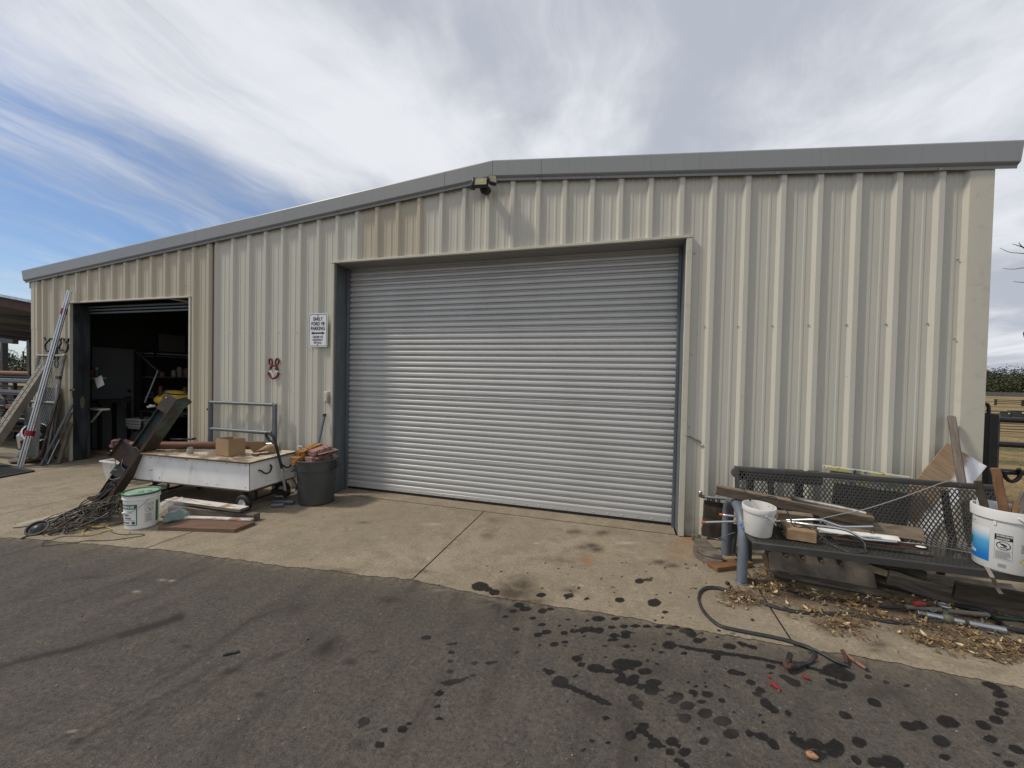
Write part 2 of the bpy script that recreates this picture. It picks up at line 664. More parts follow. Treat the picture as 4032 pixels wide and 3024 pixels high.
M_LID = mat('stained_plywood_top', (.54, .46, .34), .6, 0, [((.70, .64, .52), 4, (.5, 1, 1), .4, .65, .7), ((.17, .115, .068), 3.2, (.7, 1, 1), .45, .58, .92), ((.08, .06, .045), 22, (1, 1, 1), .57, .66, .85)], .1, 40)
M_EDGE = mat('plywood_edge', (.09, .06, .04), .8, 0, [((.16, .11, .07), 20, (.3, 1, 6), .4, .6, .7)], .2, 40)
M_CARD = mat('cardboard', (.33, .215, .115), .75, 0, [((.27, .17, .088), 5, (1, 1, 1), .4, .7, .6)], .06, 40)
M_CARDEDGE = mat('cardboard_inside', (.24, .15, .078), .8)


def wood(name, base, dark, light, rough=.75, contrast=.8):
    k = NT(name)
    v = k.vec((1.1, 14, 14))
    v2 = k.vec((.5, 3, 3))
    g1 = k.ramp(k.noise(v, 4, 7, .65, 1.2), .35, .65, 0, contrast)
    g2 = k.ramp(k.noise(v2, 2.2, 5, .6, .8), .4, .7, 0, .7)
    g3 = k.ramp(k.noise(k.vec((2, 30, 30)), 5, 3, .6), .66, .72, 0, .8)
    c = k.mix(g1, base, dark)
    c = k.mix(g2, c, light)
    c = k.mix(g3, c, tuple(q * .35 for q in dark))
    k.set(c, rough, 0, .25)
    k.bump(k.noise(v, 4, 7, .65, 1.2), .45, .006)
    MATS[name] = k.m
    return k.m


M_WOODOLD = wood('weathered_wood', (.215, .165, .115), (.085, .062, .044), (.30, .245, .185))
M_WOODGREY = wood('grey_weathered_wood', (.155, .128, .102), (.07, .058, .047), (.24, .21, .175))
M_WOODTAN = wood('tan_lumber', (.30, .205, .115), (.19, .125, .07), (.36, .26, .16), contrast=.6)
M_WOODBRN = wood('brown_lumber', (.20, .105, .052), (.12, .062, .033), (.27, .155, .085), contrast=.6)
M_WOODDK = wood('dark_rotten_wood', (.055, .043, .03), (.022, .018, .014), (.10, .08, .058))
M_PLYRED = wood('red_brown_plywood', (.155, .088, .058), (.095, .054, .037), (.20, .13, .09), contrast=.4)
k = NT('flaking_white_board')
_v = k.vec((1.5, 9, 9))
_g = k.noise(_v, 3, 7, .65, .8)
_c = k.mix(k.ramp(_g, .52, .62), (.60, .57, .51), (.24, .19, .14))
_c = k.mix(k.ramp(k.noise(k.vec((3.2, .6, .6)), 1.6, 2, .4), .60, .63, 0, .8), _c, (.30, .14, .05))
_c = k.mix(k.ramp(k.noise(k.vec((2, 2, 2)), 9, 6), .58, .72, 0, .7), _c, (.14, .10, .075))
k.bump(_g, .3, .004)
M_WHITEBOARD = k.set(_c, .7)
k = NT('half_painted_plywood')
_sp = k.n('ShaderNodeSeparateXYZ')
_t = k.n('ShaderNodeTexCoord').outputs['Object']
k.l(_t, _sp.inputs[0])
_e = k.math('ADD', _sp.outputs['Y'], k.math('MULTIPLY', k.math('SUBTRACT', k.noise(k.vec((3, 3, 3)), 2.2, 6, .6), .5), .16))
_gr = k.ramp(k.noise(k.vec((22, 1.2, 5)), 3, 6, .6, .6), .4, .65, 0, .6)
_wd = k.mix(_gr, (.30, .205, .12), (.185, .115, .062))
_wd = k.mix(k.ramp(k.noise(k.vec((2, 2, 2)), 5, 6), .55, .75, 0, .7), _wd, (.11, .075, .045))
_wt = k.mix(k.ramp(k.noise(k.vec((3, 3, 3)), 3, 6), .5, .62, 0, .75), (.70, .71, .72), (.46, .48, .50))
M_HALFPLY = k.set(k.mix(k.ramp(_e, .02, .075), _wd, _wt), .55)
k = NT('mottled_yellow_paint')
_a = k.ramp(k.noise(k.vec((1, 1, 1)), 13, 4, .6, .5), .46, .54)
_b = k.ramp(k.noise(k.vec((1, 1, 1)), 17, 4, .6, .5, w=5.0), .56, .62)
_c = k.mix(_a, (.50, .46, .20), (.38, .40, .40))
_c = k.mix(_b, _c, (.04, .04, .035))
M_MOTTLE = k.set(_c, .6)
M_TOWEL = mat('teal_terry_cloth', (.21, .265, .245), .95, 0, [((.11, .165, .15), 7, (1, 1, 1), .4, .7, .8)], .6, 300)
M_YELLOW = mat('yellow_tarp', (.62, .43, .035), .5, 0, [((.42, .25, .03), 4, (1, 1, 1), .4, .7, .7)], .3, 12)
M_RED = mat('red_tape', (.30, .012, .022), .45, 0, [((.18, .01, .015), 20, (1, 1, 1), .4, .7, .6)])
M_REDP = mat('red_plastic', (.35, .035, .03), .5)
M_MAROON = mat('maroon_paint', (.125, .006, .009), .6)
M_WHITE = mat('white_enamel', (.70, .68, .66), .4)
M_SIGNW = mat('sign_white', (.74, .76, .76), .35)
M_INK = mat('black_ink', (.012, .012, .014), .5)
M_GREYINK = mat('faded_ink', (.22, .22, .22), .6)
M_GREEN = mat('green_plastic', (.022, .135, .060), .45, 0, [((.014, .09, .045), 9, (1, 1, 1), .4, .7, .6)])
M_GREENLID = mat('dusty_green_lid', (.27, .37, .29), .6, 0, [((.17, .27, .19), 8, (1, 1, 1), .4, .65, .8), ((.42, .45, .38), 15, (1, 1, 1), .55, .7, .6)])
M_WIRE = mat('black_wire', (.016, .015, .014), .6, 0, [((.06, .048, .034), 12, (1, 1, 1), .45, .7, .8)])
M_WIREB = mat('brown_wire', (.085, .062, .036), .7, 0, [((.03, .025, .02), 12, (1, 1, 1), .45, .7, .8)])
M_WIREY = mat('yellow_wire', (.45, .33, .07), .6)
M_WIREG = mat('grey_wire', (.30, .29, .27), .5, .3)
M_CABLE = mat('black_cable', (.020, .023, .026), .5, 0, [((.05, .048, .045), 18, (1, 1, 1), .45, .7, .7)], .1, 80)
M_COPPER = mat('dull_copper', (.34, .15, .09), .5, .4, [((.10, .06, .04), 30, (1, 1, 1), .5, .65, .8)])
M_BRASS = mat('tarnished_brass', (.115, .125, .085), .65, .3)
M_INSY = mat('yellow_insulation', (.36, .17, .035), .95, 0, [((.085, .032, .018), 34, (1, 1, 1), .46, .58, .95), ((.56, .34, .10), 55, (1, 1, 1), .54, .66, .8)], 1.0, 60)
M_INSP = mat('pink_insulation', (.36, .185, .165), .95, 0, [((.075, .022, .03), 34, (1, 1, 1), .47, .59, .95), ((.60, .44, .36), 55, (1, 1, 1), .54, .66, .8)], 1.0, 60)
M_TAUPE = mat('taupe_plastic', (.25, .20, .145), .65, 0, [((.10, .078, .055), 4, (1, 1, 1), .4, .62, .9), ((.045, .038, .03), 30, (1, 1, 1), .6, .7, .7), ((.23, .195, .155), 8, (1, 1, 1), .55, .75, .6)], .15, 30)
M_DARKSLOT = mat('dark_recess', (.02, .018, .015), .9)
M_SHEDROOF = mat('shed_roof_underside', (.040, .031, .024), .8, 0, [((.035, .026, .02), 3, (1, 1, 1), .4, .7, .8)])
M_REDBEAM = mat('rust_red_beam', (.105, .035, .025), .75, 0, [((.05, .025, .02), 4, (1, 1, 1), .4, .7, .8)])
M_LENS = mat('lamp_lens', (.42, .40, .28), .15, 0, [((.30, .28, .17), 12, (1, 1, 1), .4, .7, .7)])
k = NT('clear_bag_plastic')
k.set((.72, .70, .68), .25)
k.b.inputs['Alpha'].default_value = .30
k.bump(k.noise(k.vec((1, 1, 1)), 30, 5, .6), .8)
M_BAG = k.m
k = NT('translucent_tub')
k.set((.62, .60, .56), .4)
k.b.inputs['Alpha'].default_value = .8
M_TUB = k.m
k = NT('dusty_glass')
k.set((.40, .36, .30), .25)
k.b.inputs['Alpha'].default_value = .75
M_GLASS = k.m

# ---------------------------------------------------------------- ground



def ground_mat(name, cols, speck, roughness, asphalt):
    k = NT(name)
    g = k.vec((1, 1, 1), True)
    n_big = k.noise(g, .9, 6, .6, .4)
    n_mid = k.noise(g, 5.5, 7, .65, .3)
    n_fin = k.noise(g, 48, 5, .75)
    n_grit = k.noise(g, 210, 3, .75)
    c = k.mix(k.ramp(n_big, .36, .64), cols[0], cols[1])
    c = k.mix(k.ramp(n_mid, .42, .66, 0, .9), c, cols[2])
    c = k.mix(k.ramp(n_fin, .46, .64, 0, .8 if asphalt else .55), c, tuple(q * .38 for q in cols[0]))
    c = k.mix(k.ramp(n_fin, .44, .30, 0, .8 if asphalt else .45), c, tuple(q * (2.0 if asphalt else 1.35) for q in cols[0]))
    n_blt = k.noise(g, 17, 5, .7, .4, w=1.3)
    c = k.mix(k.ramp(n_blt, .44, .30, 0, .55), c, tuple(q * 1.45 for q in cols[0]))
    c = k.mix(k.ramp(n_blt, .52, .72, 0, .5), c, tuple(q * .55 for q in cols[1]))
    c = k.mix(k.ramp(n_grit, .50, .70, 0, .62), c, speck[0])
    c = k.mix(k.ramp(n_grit, .42, .30, 0, .62), c, speck[1])
    c = k.mix(k.ramp(k.noise(g, 14, 3, .5, w=3.0), .71, .75, 0, .55), c, tuple(q * .45 for q in cols[0]))
    c = k.mix(k.ramp(k.noise(g, 11, 2, .4, w=9.0), .765, .785, 0, .65), c, (.42, .38, .31))
    # wear marks with a place of their own, bench shade in the dirt, laid down as fields on the mesh
    wet = k.math('MINIMUM', k.math('MULTIPLY', k.attr('wet'), k.ramp(n_mid, .25, .62, .55, 1.5 if asphalt else 1.9)), .92)
    c = k.mix(wet, c, (.026, .022, .019) if asphalt else (.062, .046, .031))
    c = k.mix(k.math('MULTIPLY', k.attr('dust'), k.ramp(n_blt, .35, .62)), c, (.20, .165, .115))
    pale = k.math('MULTIPLY', k.attr('pale'), k.ramp(n_mid, .3, .6, .2, .9))
    c = k.mix(pale, c, (.50, .45, .36))
    dirt = k.math('MULTIPLY', k.attr('dirt'), k.ramp(k.noise(g, 9, 7, .65), .3, .52, .62, 1.0))
    c = k.mix(dirt, c, k.mix(k.ramp(n_fin, .4, .6), (.105, .073, .048), (.065, .046, .032)))
    rust = k.math('MULTIPLY', k.attr('rust'), k.ramp(n_mid, .3, .65, .2, .9))
    c = k.mix(rust, c, (.30, .135, .045))
    e = k.math('ADD', k.attr('stain'), k.math('MULTIPLY', k.math('SUBTRACT', k.noise(g, 26, 6, .65, .6), .5), .62))
    oil = k.math('MULTIPLY', k.ramp(e, .11, .30, 0, .96), k.ramp(k.noise(g, 2.3, 3, .5, w=6.0), .30, .52, .62, 1.0))
    if asphalt:
        sv = k.vec((3.0, .7, 1), True)
        sn = k.noise(sv, 1.6, 7, .62, .5)
        c = k.mix(k.ramp(sn, .50, .72, 0, .55), c, (.040, .033, .027))
        c = k.mix(k.ramp(sn, .44, .28, 0, .40), c, (.125, .108, .088))
    c = k.mix(oil, c, k.mix(k.ramp(n_fin, .4, .65), (.0135, .0135, .0135), (.026, .024, .022)))
    k.set(c, roughness, 0, .3)
    k.l(k.math('SUBTRACT', .3, k.math('MULTIPLY', oil, .22)), k.b.inputs['Specular IOR Level'])
    h = k.math('ADD', k.math('MULTIPLY', n_grit, .5), k.math('ADD', k.math('MULTIPLY', n_fin, .6), k.math('MULTIPLY', n_mid, .7)))
    k.bump(h, .55 if asphalt else .3, .006)
    return k.m


M_ASPH = ground_mat('worn_asphalt', ((.081, .070, .060), (.063, .056, .049), (.088, .074, .060)), ((.25, .215, .17), (.035, .032, .03)), .88, True)
M_CONC = ground_mat('stained_concrete', ((.305, .252, .178), (.245, .202, .143), (.205, .166, .117)), ((.40, .335, .245), (.12, .095, .066)), .85, False)

STAIN, WET, PALE, DIRT_SHADE, RUSTP = [], [], [], [], []


def ell(lst, k, cx, cy, rx, ry, amt=1.0, tilt=0.0):
    c = at(k, cx, cy, z=0)
    ca, sa = math.cos(R(tilt)), math.sin(R(tilt))
    e1 = at(k, cx + rx * ca, cy + rx * sa, z=0) - c
    e2 = at(k, cx - ry * sa, cy + ry * ca, z=0) - c
    lst.append((c, e1, e2, amt))


def line(lst, k, pts, r, amt=1.0, step=.6):
    for (x0, y0), (x1, y1) in zip(pts, pts[1:]):
        n = max(1, int(math.hypot(x1 - x0, y1 - y0) / (r * step)))
        for i in range(n + 1):
            t = i / n
            q = r * random.uniform(.75, 1.2)
            ell(lst, k, x0 + (x1 - x0) * t, y0 + (y1 - y0) * t, q, q * .72, amt)


for a in [(722, 160, 44, 24), (770, 178, 24, 12), (808, 196, 28, 15), (1078, 211, 24, 12), (1238, 215, 26, 12), (1343, 233, 14, 7), (1535, 239, 26, 13),
          (1735, 255, 34, 22), (1648, 130, 22, 14), (1700, 122, 24, 8), (1798, 310, 17, 8), (950, 266, 26, 14), (985, 288, 30, 13), (915, 301, 20, 9), (868, 332, 14, 6), (1083, 300, 22, 13),
          (1130, 289, 20, 8), (1028, 341, 16, 8), (1084, 378, 19, 9), (932, 405, 18, 9), (1060, 437, 22, 12), (1108, 422, 23, 13), (1212, 427, 19, 11), (1270, 415, 22, 11), (1335, 407, 36, 13),
          (1385, 409, 28, 11), (1414, 412, 26, 16), (1488, 394, 20, 9), (1558, 389, 24, 9), (1626, 387, 26, 8), (1692, 388, 22, 9), (1762, 390, 24, 8), (1845, 398, 36, 9), (1915, 415, 34, 13), (1948, 433, 26, 14),
          (1985, 472, 22, 13), (1820, 433, 18, 8), (1500, 443, 24, 13), (1572, 425, 30, 9), (1568, 445, 24, 14), (1500, 466, 28, 7), (1155, 492, 22, 12), (1215, 479, 18, 8), (935, 539, 15, 10), (1574, 504, 20, 10),
          (1822, 497, 34, 22), (1410, 345, 36, 14), (1510, 345, 24, 8), (410, 455, 24, 11), (573, 489, 12, 7), (540, 490, 13, 5), (555, 540, 17, 9), (551, 592, 14, 10), (693, 600, 17, 9), (775, 601, 16, 9), (805, 597, 18, 8),
          (545, 652, 15, 9), (548, 716, 26, 16), (590, 705, 32, 11), (512, 713, 15, 9), (487, 777, 24, 16), (478, 850, 18, 11), (487, 924, 20, 8), (50, 940, 28, 24), (270, 985, 24, 21), (171, 989, 17, 12), (318, 955, 14, 8),
          (140, 1075, 24, 18), (1285, 575, 27, 16), (1312, 610, 22, 11), (1375, 628, 22, 20), (1405, 633, 40, 22), (1470, 650, 25, 12), (1555, 610, 58, 32), (1615, 605, 48, 20), (1525, 648, 26, 14), (1680, 650, 36, 17),
          (1550, 672, 18, 10), (1620, 682, 26, 13), (1545, 698, 34, 16), (1602, 708, 38, 22), (1662, 740, 30, 14), (1730, 715, 42, 20), (1720, 757, 40, 27), (1278, 676, 15, 8), (1130, 655, 24, 14), (1105, 640, 12, 8), (1188, 710, 44, 32), (1208, 728, 24, 16),
          (1610, 803, 27, 18), (1642, 838, 30, 19), (1868, 796, 34, 22), (1845, 822, 26, 16), (1960, 770, 24, 11), (2040, 782, 28, 15), (1925, 847, 37, 23), (1910, 920, 33, 25), (2030, 892, 36, 25), (2132, 938, 45, 25), (2010, 826, 26, 10), (2128, 818, 16, 9),
          (1455, 920, 17, 13), (1672, 970, 28, 19), (1840, 1056, 33, 25), (1912, 1117, 32, 22), (1998, 982, 14, 10), (1600, 1020, 30, 24), (1722, 1075, 24, 18), (1830, 1120, 26, 16), (2180, 1010, 44, 27), (1635, 948, 18, 7), (2190, 652, 30, 14), (2170, 505, 34, 13), (2095, 568, 24, 11), (1908, 545, 18, 9), (1775, 540, 16, 6)]:
    ell(STAIN, 'U', a[0], a[1], a[2] * 1.22, a[3] * 1.22)
line(STAIN, 'U', [(1230, 735), (1285, 758), (1345, 785), (1410, 812), (1470, 840)], 19)
line(STAIN, 'U', [(1635, 980), (1700, 1020), (1775, 1080)], 17)
line(STAIN, 'U', [(1865, 1160), (1925, 1205)], 17)
line(STAIN, 'U', [(1875, 502), (1990, 525), (2090, 545), (2212, 556)], 10)
line(STAIN, 'U', [(520, 725), (610, 700), (700, 668)], 8, .75)
for a in [(35, 485, 40, 25, 25), (78, 533, 28, 14, 15), (120, 522, 18, 10, 0), (285, 565, 42, 14, 12), (370, 553, 34, 12, 20), (437, 572, 36, 13, 15), (200, 640, 32, 15, 12), (388, 637, 34, 14, 10), (555, 700, 36, 15, 12), (330, 740, 34, 16, 15),
          (372, 748, 20, 12, 15), (425, 803, 32, 17, 20), (645, 768, 40, 13, 15), (700, 800, 58, 22, 25), (488, 855, 32, 19, 20), (468, 880, 26, 14, 15), (530, 945, 48, 26, 40), (575, 980, 40, 20, 35), (672, 1005, 28, 14, 40), (22, 955, 32, 26, 20),
          (140, 880, 38, 17, 25), (50, 868, 32, 16, 20), (127, 1003, 42, 26, 20), (243, 1056, 52, 28, 18), (290, 1140, 46, 30, 10), (235, 920, 16, 12, 0), (415, 1135, 30, 20, 30), (498, 1155, 50, 22, 20), (570, 1205, 48, 24, 45), (780, 1215, 40, 24, 10), (735, 1190, 64, 26, 25), (852, 1208, 62, 32, 22),
          (975, 1232, 64, 56, 15), (865, 1278, 52, 30, 15), (1240, 1325, 50, 34, 25), (1350, 1330, 82, 46, 22), (1135, 1195, 52, 28, 18), (700, 1135, 24, 14, 10), (1195, 768, 26, 14, 10), (1232, 935, 50, 24, 22), (1043, 1018, 46, 22, 22), (1310, 802, 22, 10, 10),
          (975, 725, 76, 44, 10), (1030, 755, 82, 36, 15), (940, 745, 70, 20, 15), (960, 802, 50, 18, 25), (1035, 825, 30, 15, 20), (1460, 1088, 60, 26, 20), (1535, 1082, 48, 26, 25), (1715, 1060, 78, 36, 18), (1672, 1187, 64, 34, 25), (1695, 1290, 36, 20, 15), (1945, 1082, 56, 28, 22), (2030, 1048, 50, 24, 20),
          (2062, 998, 50, 22, 20), (2068, 948, 46, 20, 15), (2052, 885, 50, 20, 15), (2010, 832, 76, 18, 22), (1992, 1172, 46, 22, 15), (2165, 1240, 60, 24, 22), (1445, 825, 20, 10, 10), (120, 1185, 30, 24, 0), (1115, 1310, 40, 20, 40), (2120, 1335, 36, 20, 15), (2030, 1270, 26, 12, 15)]:
    ell(STAIN, 'E', a[0], a[1], a[2] * 1.12, a[3] * 1.12, 1.0, a[4])
line(STAIN, 'E', [(0, 580), (180, 600), (380, 632), (520, 655), (650, 685)], 12)
line(STAIN, 'E', [(800, 705), (930, 735)], 13, .8)
for a in [(2115, 1235, 32, 28), (2095, 1265, 14, 18), (1345, 842, 60, 8, -14)]:
    ell(STAIN, 'V', a[0], a[1], a[2], a[3], 1.0, a[4] if len(a) > 4 else 0)
random.seed(11)
for i in range(170):  # drips too small to follow one by one
    x, y = random.gauss(1700, 420), random.uniform(330, 1190)
    if x < 1000 + (y - 330) * .35 and random.random() < .7:
        continue
    s = random.choice((4, 5, 6, 8, 10))
    ell(STAIN, 'U', x, y, s * 1.4, s * .8, .75)
for i in range(60):
    s = random.choice((4, 5, 7))
    ell(STAIN, 'U', random.uniform(700, 2050), random.uniform(20, 250), s * 1.4, s * .8, .6)
# soft old marks
ell(WET, 'V', 1880, 790, 120, 90, .85, -15)
ell(WET, 'V', 2030, 890, 50, 28, .6)
for a in [(520, 400, 150, 16, .4, -6), (1010, 766, 32, 16, .5), (1090, 802, 45, 17, .6, -6), (1172, 832, 26, 11, .5), (1590, 862, 95, 18, .7, -22), (1345, 940, 88, 22, .7, -16), (1130, 1000, 32, 17, .6), (1512, 1082, 42, 24, .8), (565, 922, 46, 19, .5), (945, 935, 36, 14, .4),
          (685, 1135, 38, 12, .6), (760, 1120, 32, 16, .6), (270, 1237, 55, 14, .6, -12), (390, 1172, 28, 12, .5), (2075, 1370, 42, 26, .6), (560, 1390, 70, 16, .4, -10), (850, 1185, 85, 20, .5, -30), (450, 1350, 60, 24, .7, -22), (1720, 580, 110, 50, .4, -20), (2110, 660, 40, 14, .5), (2180, 830, 46, 14, .5, -10)]:
    ell(WET, 'V', a[0], a[1], a[2], a[3], a[4], a[5] if len(a) > 5 else 0)
line(WET, 'V', [(0, 920), (130, 880), (300, 840), (420, 815), (560, 775), (680, 740), (760, 715)], 30, .7)
line(WET, 'V', [(700, 738), (860, 690), (960, 660), (1040, 630)], 40, .9)
line(WET, 'V', [(330, 560), (500, 500), (700, 430), (900, 400)], 16, .28)
line(WET, 'V', [(560, 540), (760, 480), (900, 410)], 14, .28)
line(WET, 'V', [(520, 640), (700, 560), (900, 510)], 18, .22)
line(WET, 'V', [(250, 1390), (420, 1300), (600, 1200), (800, 1100), (950, 1000), (1150, 880), (1260, 780), (1450, 650), (1700, 560)], 16, .42)
line(WET, 'V', [(430, 1370), (560, 1290), (750, 1190), (930, 1100), (1100, 1010), (1350, 850)], 20, .36)
line(WET, 'V', [(800, 1010), (1000, 940), (1150, 870)], 16, .3)
for a in [(930, 200, 190, 75, .55), (870, 300, 130, 60, .7), (760, 250, 60, 18, .8), (200, 235, 90, 30, .5), (1760, 640, 90, 60, .45), (1400, 860, 170, 90, .35), (1930, 890, 120, 60, .3), (950, 150, 130, 60, .6), (1020, 250, 120, 40, .6), (820, 280, 90, 40, .7), (1640, 470, 240, 60, .25), (1250, 180, 70, 26, .5), (60, 365, 70, 30, .3), (640, 360, 90, 50, .2), (1990, 690, 160, 60, .25)]:
    ell(WET, 'U', *a[:4], a[4])
for a in [(1270, 560, 120, 25, .5), (1280, 870, 200, 45, .45), (960, 830, 110, 30, .4), (1220, 600, 70, 18, .4)]:
    ell(WET, 'E', *a[:4], a[4])
for (x, y) in [(1500, 630), (1570, 620), (1590, 640), (1460, 545), (1620, 550), (1930, 710), (2000, 730)]:   # patches before the door, detail 1200..2800
    ell(WET, 's', 1200 + x * .7233, 1700 + y * .7233, 38, 13, .55)
for (x, y, rx, ry, a) in [(200, 760, 85, 18, .7), (640, 760, 60, 16, .45), (100, 380, 120, 26, .45), (1000, 560, 60, 40, .3), (1400, 700, 150, 30, .25), (320, 495, 40, 8, .4), (1150, 800, 90, 40, .5), (1440, 862, 50, 20, .5), (430, 350, 60, 10, .3), (1030, 480, 60, 20, .3)]:
    ell(WET, 's', 1200 + x * .7233, 1700 + y * .7233, rx * .7233, ry * .7233, a)
for (x, y, rx, ry, a) in [(690, 503, 60, 8, .7), (1750, 605, 70, 10, .6), (430, 575, 22, 5, .6), (675, 690, 8, 14, .9), (1260, 606, 20, 5, .8), (730, 860, 60, 8, .5)]:
    ell(PALE, 's', 1200 + x * .7233, 1700 + y * .7233, rx * .7233, ry * .7233, a)
line(PALE, 'J', [(60, 930), (300, 860), (600, 790), (900, 710), (1200, 640)], 34, .8)
ell(PALE, 'J', 240, 830, 90, 18, .5, 25)
for (x, y) in [(940, 415), (1000, 420), (790, 482), (420, 1290), (228, 1415)]:
    ell(PALE, 'V', x, y, 22, 7, .8)
for (x, y, rx, ry, a) in [(1535, 700, 35, 30, .9), (2085, 600, 90, 40, .8), (2060, 670, 100, 40, .55), (2100, 560, 60, 20, .8)]:
    ell(RUSTP, 's', 1200 + x * .7233, 1700 + y * .7233, rx * .7233, ry * .7233, a)
for a in [(700, 250, 330, 75, 1.0, 10), (1100, 300, 330, 80, 1.0, 8), (1500, 330, 350, 90, 1.0, 8), (1900, 420, 380, 130, 1.0, 8), (520, 170, 130, 40, .8, 8), (1000, 430, 260, 60, .7, 10), (1500, 470, 300, 60, .8, 12), (1800, 560, 260, 70, .6, 12), (330, 270, 110, 40, .6, 10), (1100, 180, 420, 70, .9, 8), (1750, 260, 420, 90, .9, 8), (700, 120, 200, 50, .7, 8), (2150, 620, 150, 60, .6, 10)]:
    ell(DIRT_SHADE, 'E', a[0], a[1], a[2], a[3], a[4], a[5])  # real soil; ellipses far under the bench also paint in its shade

LEAFY = list(DIRT_SHADE)
ell(DIRT_SHADE, 'E', 1250, 320, 900, 150, .85, 10)
ell(DIRT_SHADE, 'E', 1800, 480, 520, 120, .75, 12)


def fields(me, pts):
    for name, lst, soft in (('stain', STAIN, 0), ('wet', WET, 1), ('pale', PALE, 1), ('dirt', DIRT_SHADE, 1), ('rust', RUSTP, 1)):
        f = np.zeros(len(pts))
        for c, e1, e2, amt in lst:
            rad = max(e1.length, e2.length) * (1.9 if soft else 1.25)
            idx = np.where((abs(pts[:, 0] - c.x) < rad) & (abs(pts[:, 1] - c.y) < rad))[0]
            if not len(idx):
                continue
            m = np.linalg.inv(np.array([[e1.x, e2.x], [e1.y, e2.y]]))
            q = (pts[idx, :2] - np.array([c.x, c.y])) @ m.T
            d = np.sqrt((q ** 2).sum(1))
            val = amt * np.exp(-(d / .8) ** 2 * 1.1) if soft else np.clip((1.15 - d), 0, 1) * amt
            f[idx] = np.maximum(f[idx], val)
        a = me.attributes.new(name, 'FLOAT', 'POINT')
        a.data.foreach_set('value', f.astype(np.float32))


# the ragged line where the asphalt meets the concrete, seen points on the ground
_edge = [at('V', 0, 170), at('V', 500, 205), at('V', 900, 238), at('V', 1300, 290), at('V', 1700, 340), at('V', 2100, 390), at('U', 330, 122), at('U', 560, 165), at('U', 800, 225), at('U', 1000, 250), at('U', 1300, 300), at('U', 1600, 340),
         at('U', 1900, 395), at('E', 100, 470), at('E', 400, 520), at('E', 700, 570), at('E', 900, 610), at('E', 1300, 670), at('E', 1700, 740), at('E', 2212, 850)]
EX = np.array([-12.0, -4.0] + [p.x for p in _edge] + [12.0, 16.0])
EY = np.array([-2.75, -2.55] + [p.y for p in _edge] + [_edge[-1].y, _edge[-1].y])


def edge_y(x):
    y = np.interp(x, EX, EY)
    return y + 0.012 * np.sin(x * 6.1) * np.sin(x * 2.3 + 1) + 0.005 * np.sin(x * 31 + 2 * np.sin(x * 5)) + 0.004 * np.sin(x * 67 + 3 * np.sin(x * 9)) + 0.003 * np.sin(x * 151 + 2 * np.sin(x * 13))


def grid_sheet(name, xs, yfun, rows, z, m, parent=None, wob=0.0):
    nx, ny = len(xs), len(rows)
    X = np.repeat(xs[:, None], ny, 1)
    y0, y1 = yfun(xs)
    Y = y0[:, None] + (y1 - y0)[:, None] * rows[None, :]
    Z = np.full_like(X, z) + wob * (np.sin(X * 1.7 + 1) * np.sin(Y * 2.1) + .5 * np.sin(X * 4.1) * np.cos(Y * 3.7))
    pts = np.stack([X, Y, Z], -1).reshape(-1, 3)
    i = np.arange((nx - 1) * ny).reshape(nx - 1, ny)[:, :-1].reshape(-1)
    quads = np.stack([i, i + ny, i + ny + 1, i + 1], -1)
    me = bpy.data.meshes.new(name)
    me.vertices.add(len(pts))
    me.vertices.foreach_set('co', pts.reshape(-1).astype(np.float32))
    me.loops.add(quads.size)
    me.loops.foreach_set('vertex_index', quads.reshape(-1).astype(np.int32))
    me.polygons.add(len(quads))
    me.polygons.foreach_set('loop_start', (np.arange(len(quads)) * 4).astype(np.int32))
    me.polygons.foreach_set('use_smooth', np.ones(len(quads), dtype=bool))
    me.update(calc_edges=True)
    fields(me, pts)
    dd = np.exp(-np.maximum(0, edge_y(pts[:, 0]) - pts[:, 1]) / .10) * (.75 if z < 0 else 0)
    a = me.attributes.new('dust', 'FLOAT', 'POINT')
    a.data.foreach_set('value', dd.astype(np.float32))
    me.materials.append(m)
    o = bpy.data.objects.new(name, me)
    COL.objects.link(o)
    if parent:
        o.parent = parent
    else:
        o['kind'] = 'structure'
    return o


_xs = np.unique(np.concatenate([[-60, -30, -14, -8], np.arange(-5, 2.2, .035), np.arange(2.2, 8.8, .017), [9.2, 10, 12, 16, 30, 60]]))
_rows = np.concatenate([[0, .5, .8], np.linspace(.86, 1, 190)])
grid_sheet('asphalt_yard', _xs, lambda x: (np.full_like(x, -21.0), edge_y(x) + .04), _rows, -0.0045, M_ASPH)

apron = thing('concrete_apron', 'stained tan concrete apron of jointed slabs between the asphalt and the metal building', None, (0, 0, 0), kind='structure')
J1 = at('B', 700, 1345).x
cuts = [-14.0, -4.72, -0.95, J1, 4.032, at('E', 650, 470).x, 9.9]
for a, b in zip(cuts, cuts[1:]):
    a2, b2 = a + .006, b - .006
    st = .018 if a > 1 else .03
    xs = np.concatenate([np.arange(a2, b2, st if a > -4.8 else .25), [b2]])
    grid_sheet('slab', xs, lambda x: (edge_y(x), np.full_like(x, -0.012)), np.linspace(0, 1, 90), 0.0, M_CONC, apron)
mb = MB()
mb.box((-2, -1.05, -.06), (23.8, 2.08, .08))
mb.build('joint_filler', mat('joint_grit', (.05, .04, .03), .9), apron, smooth=False)
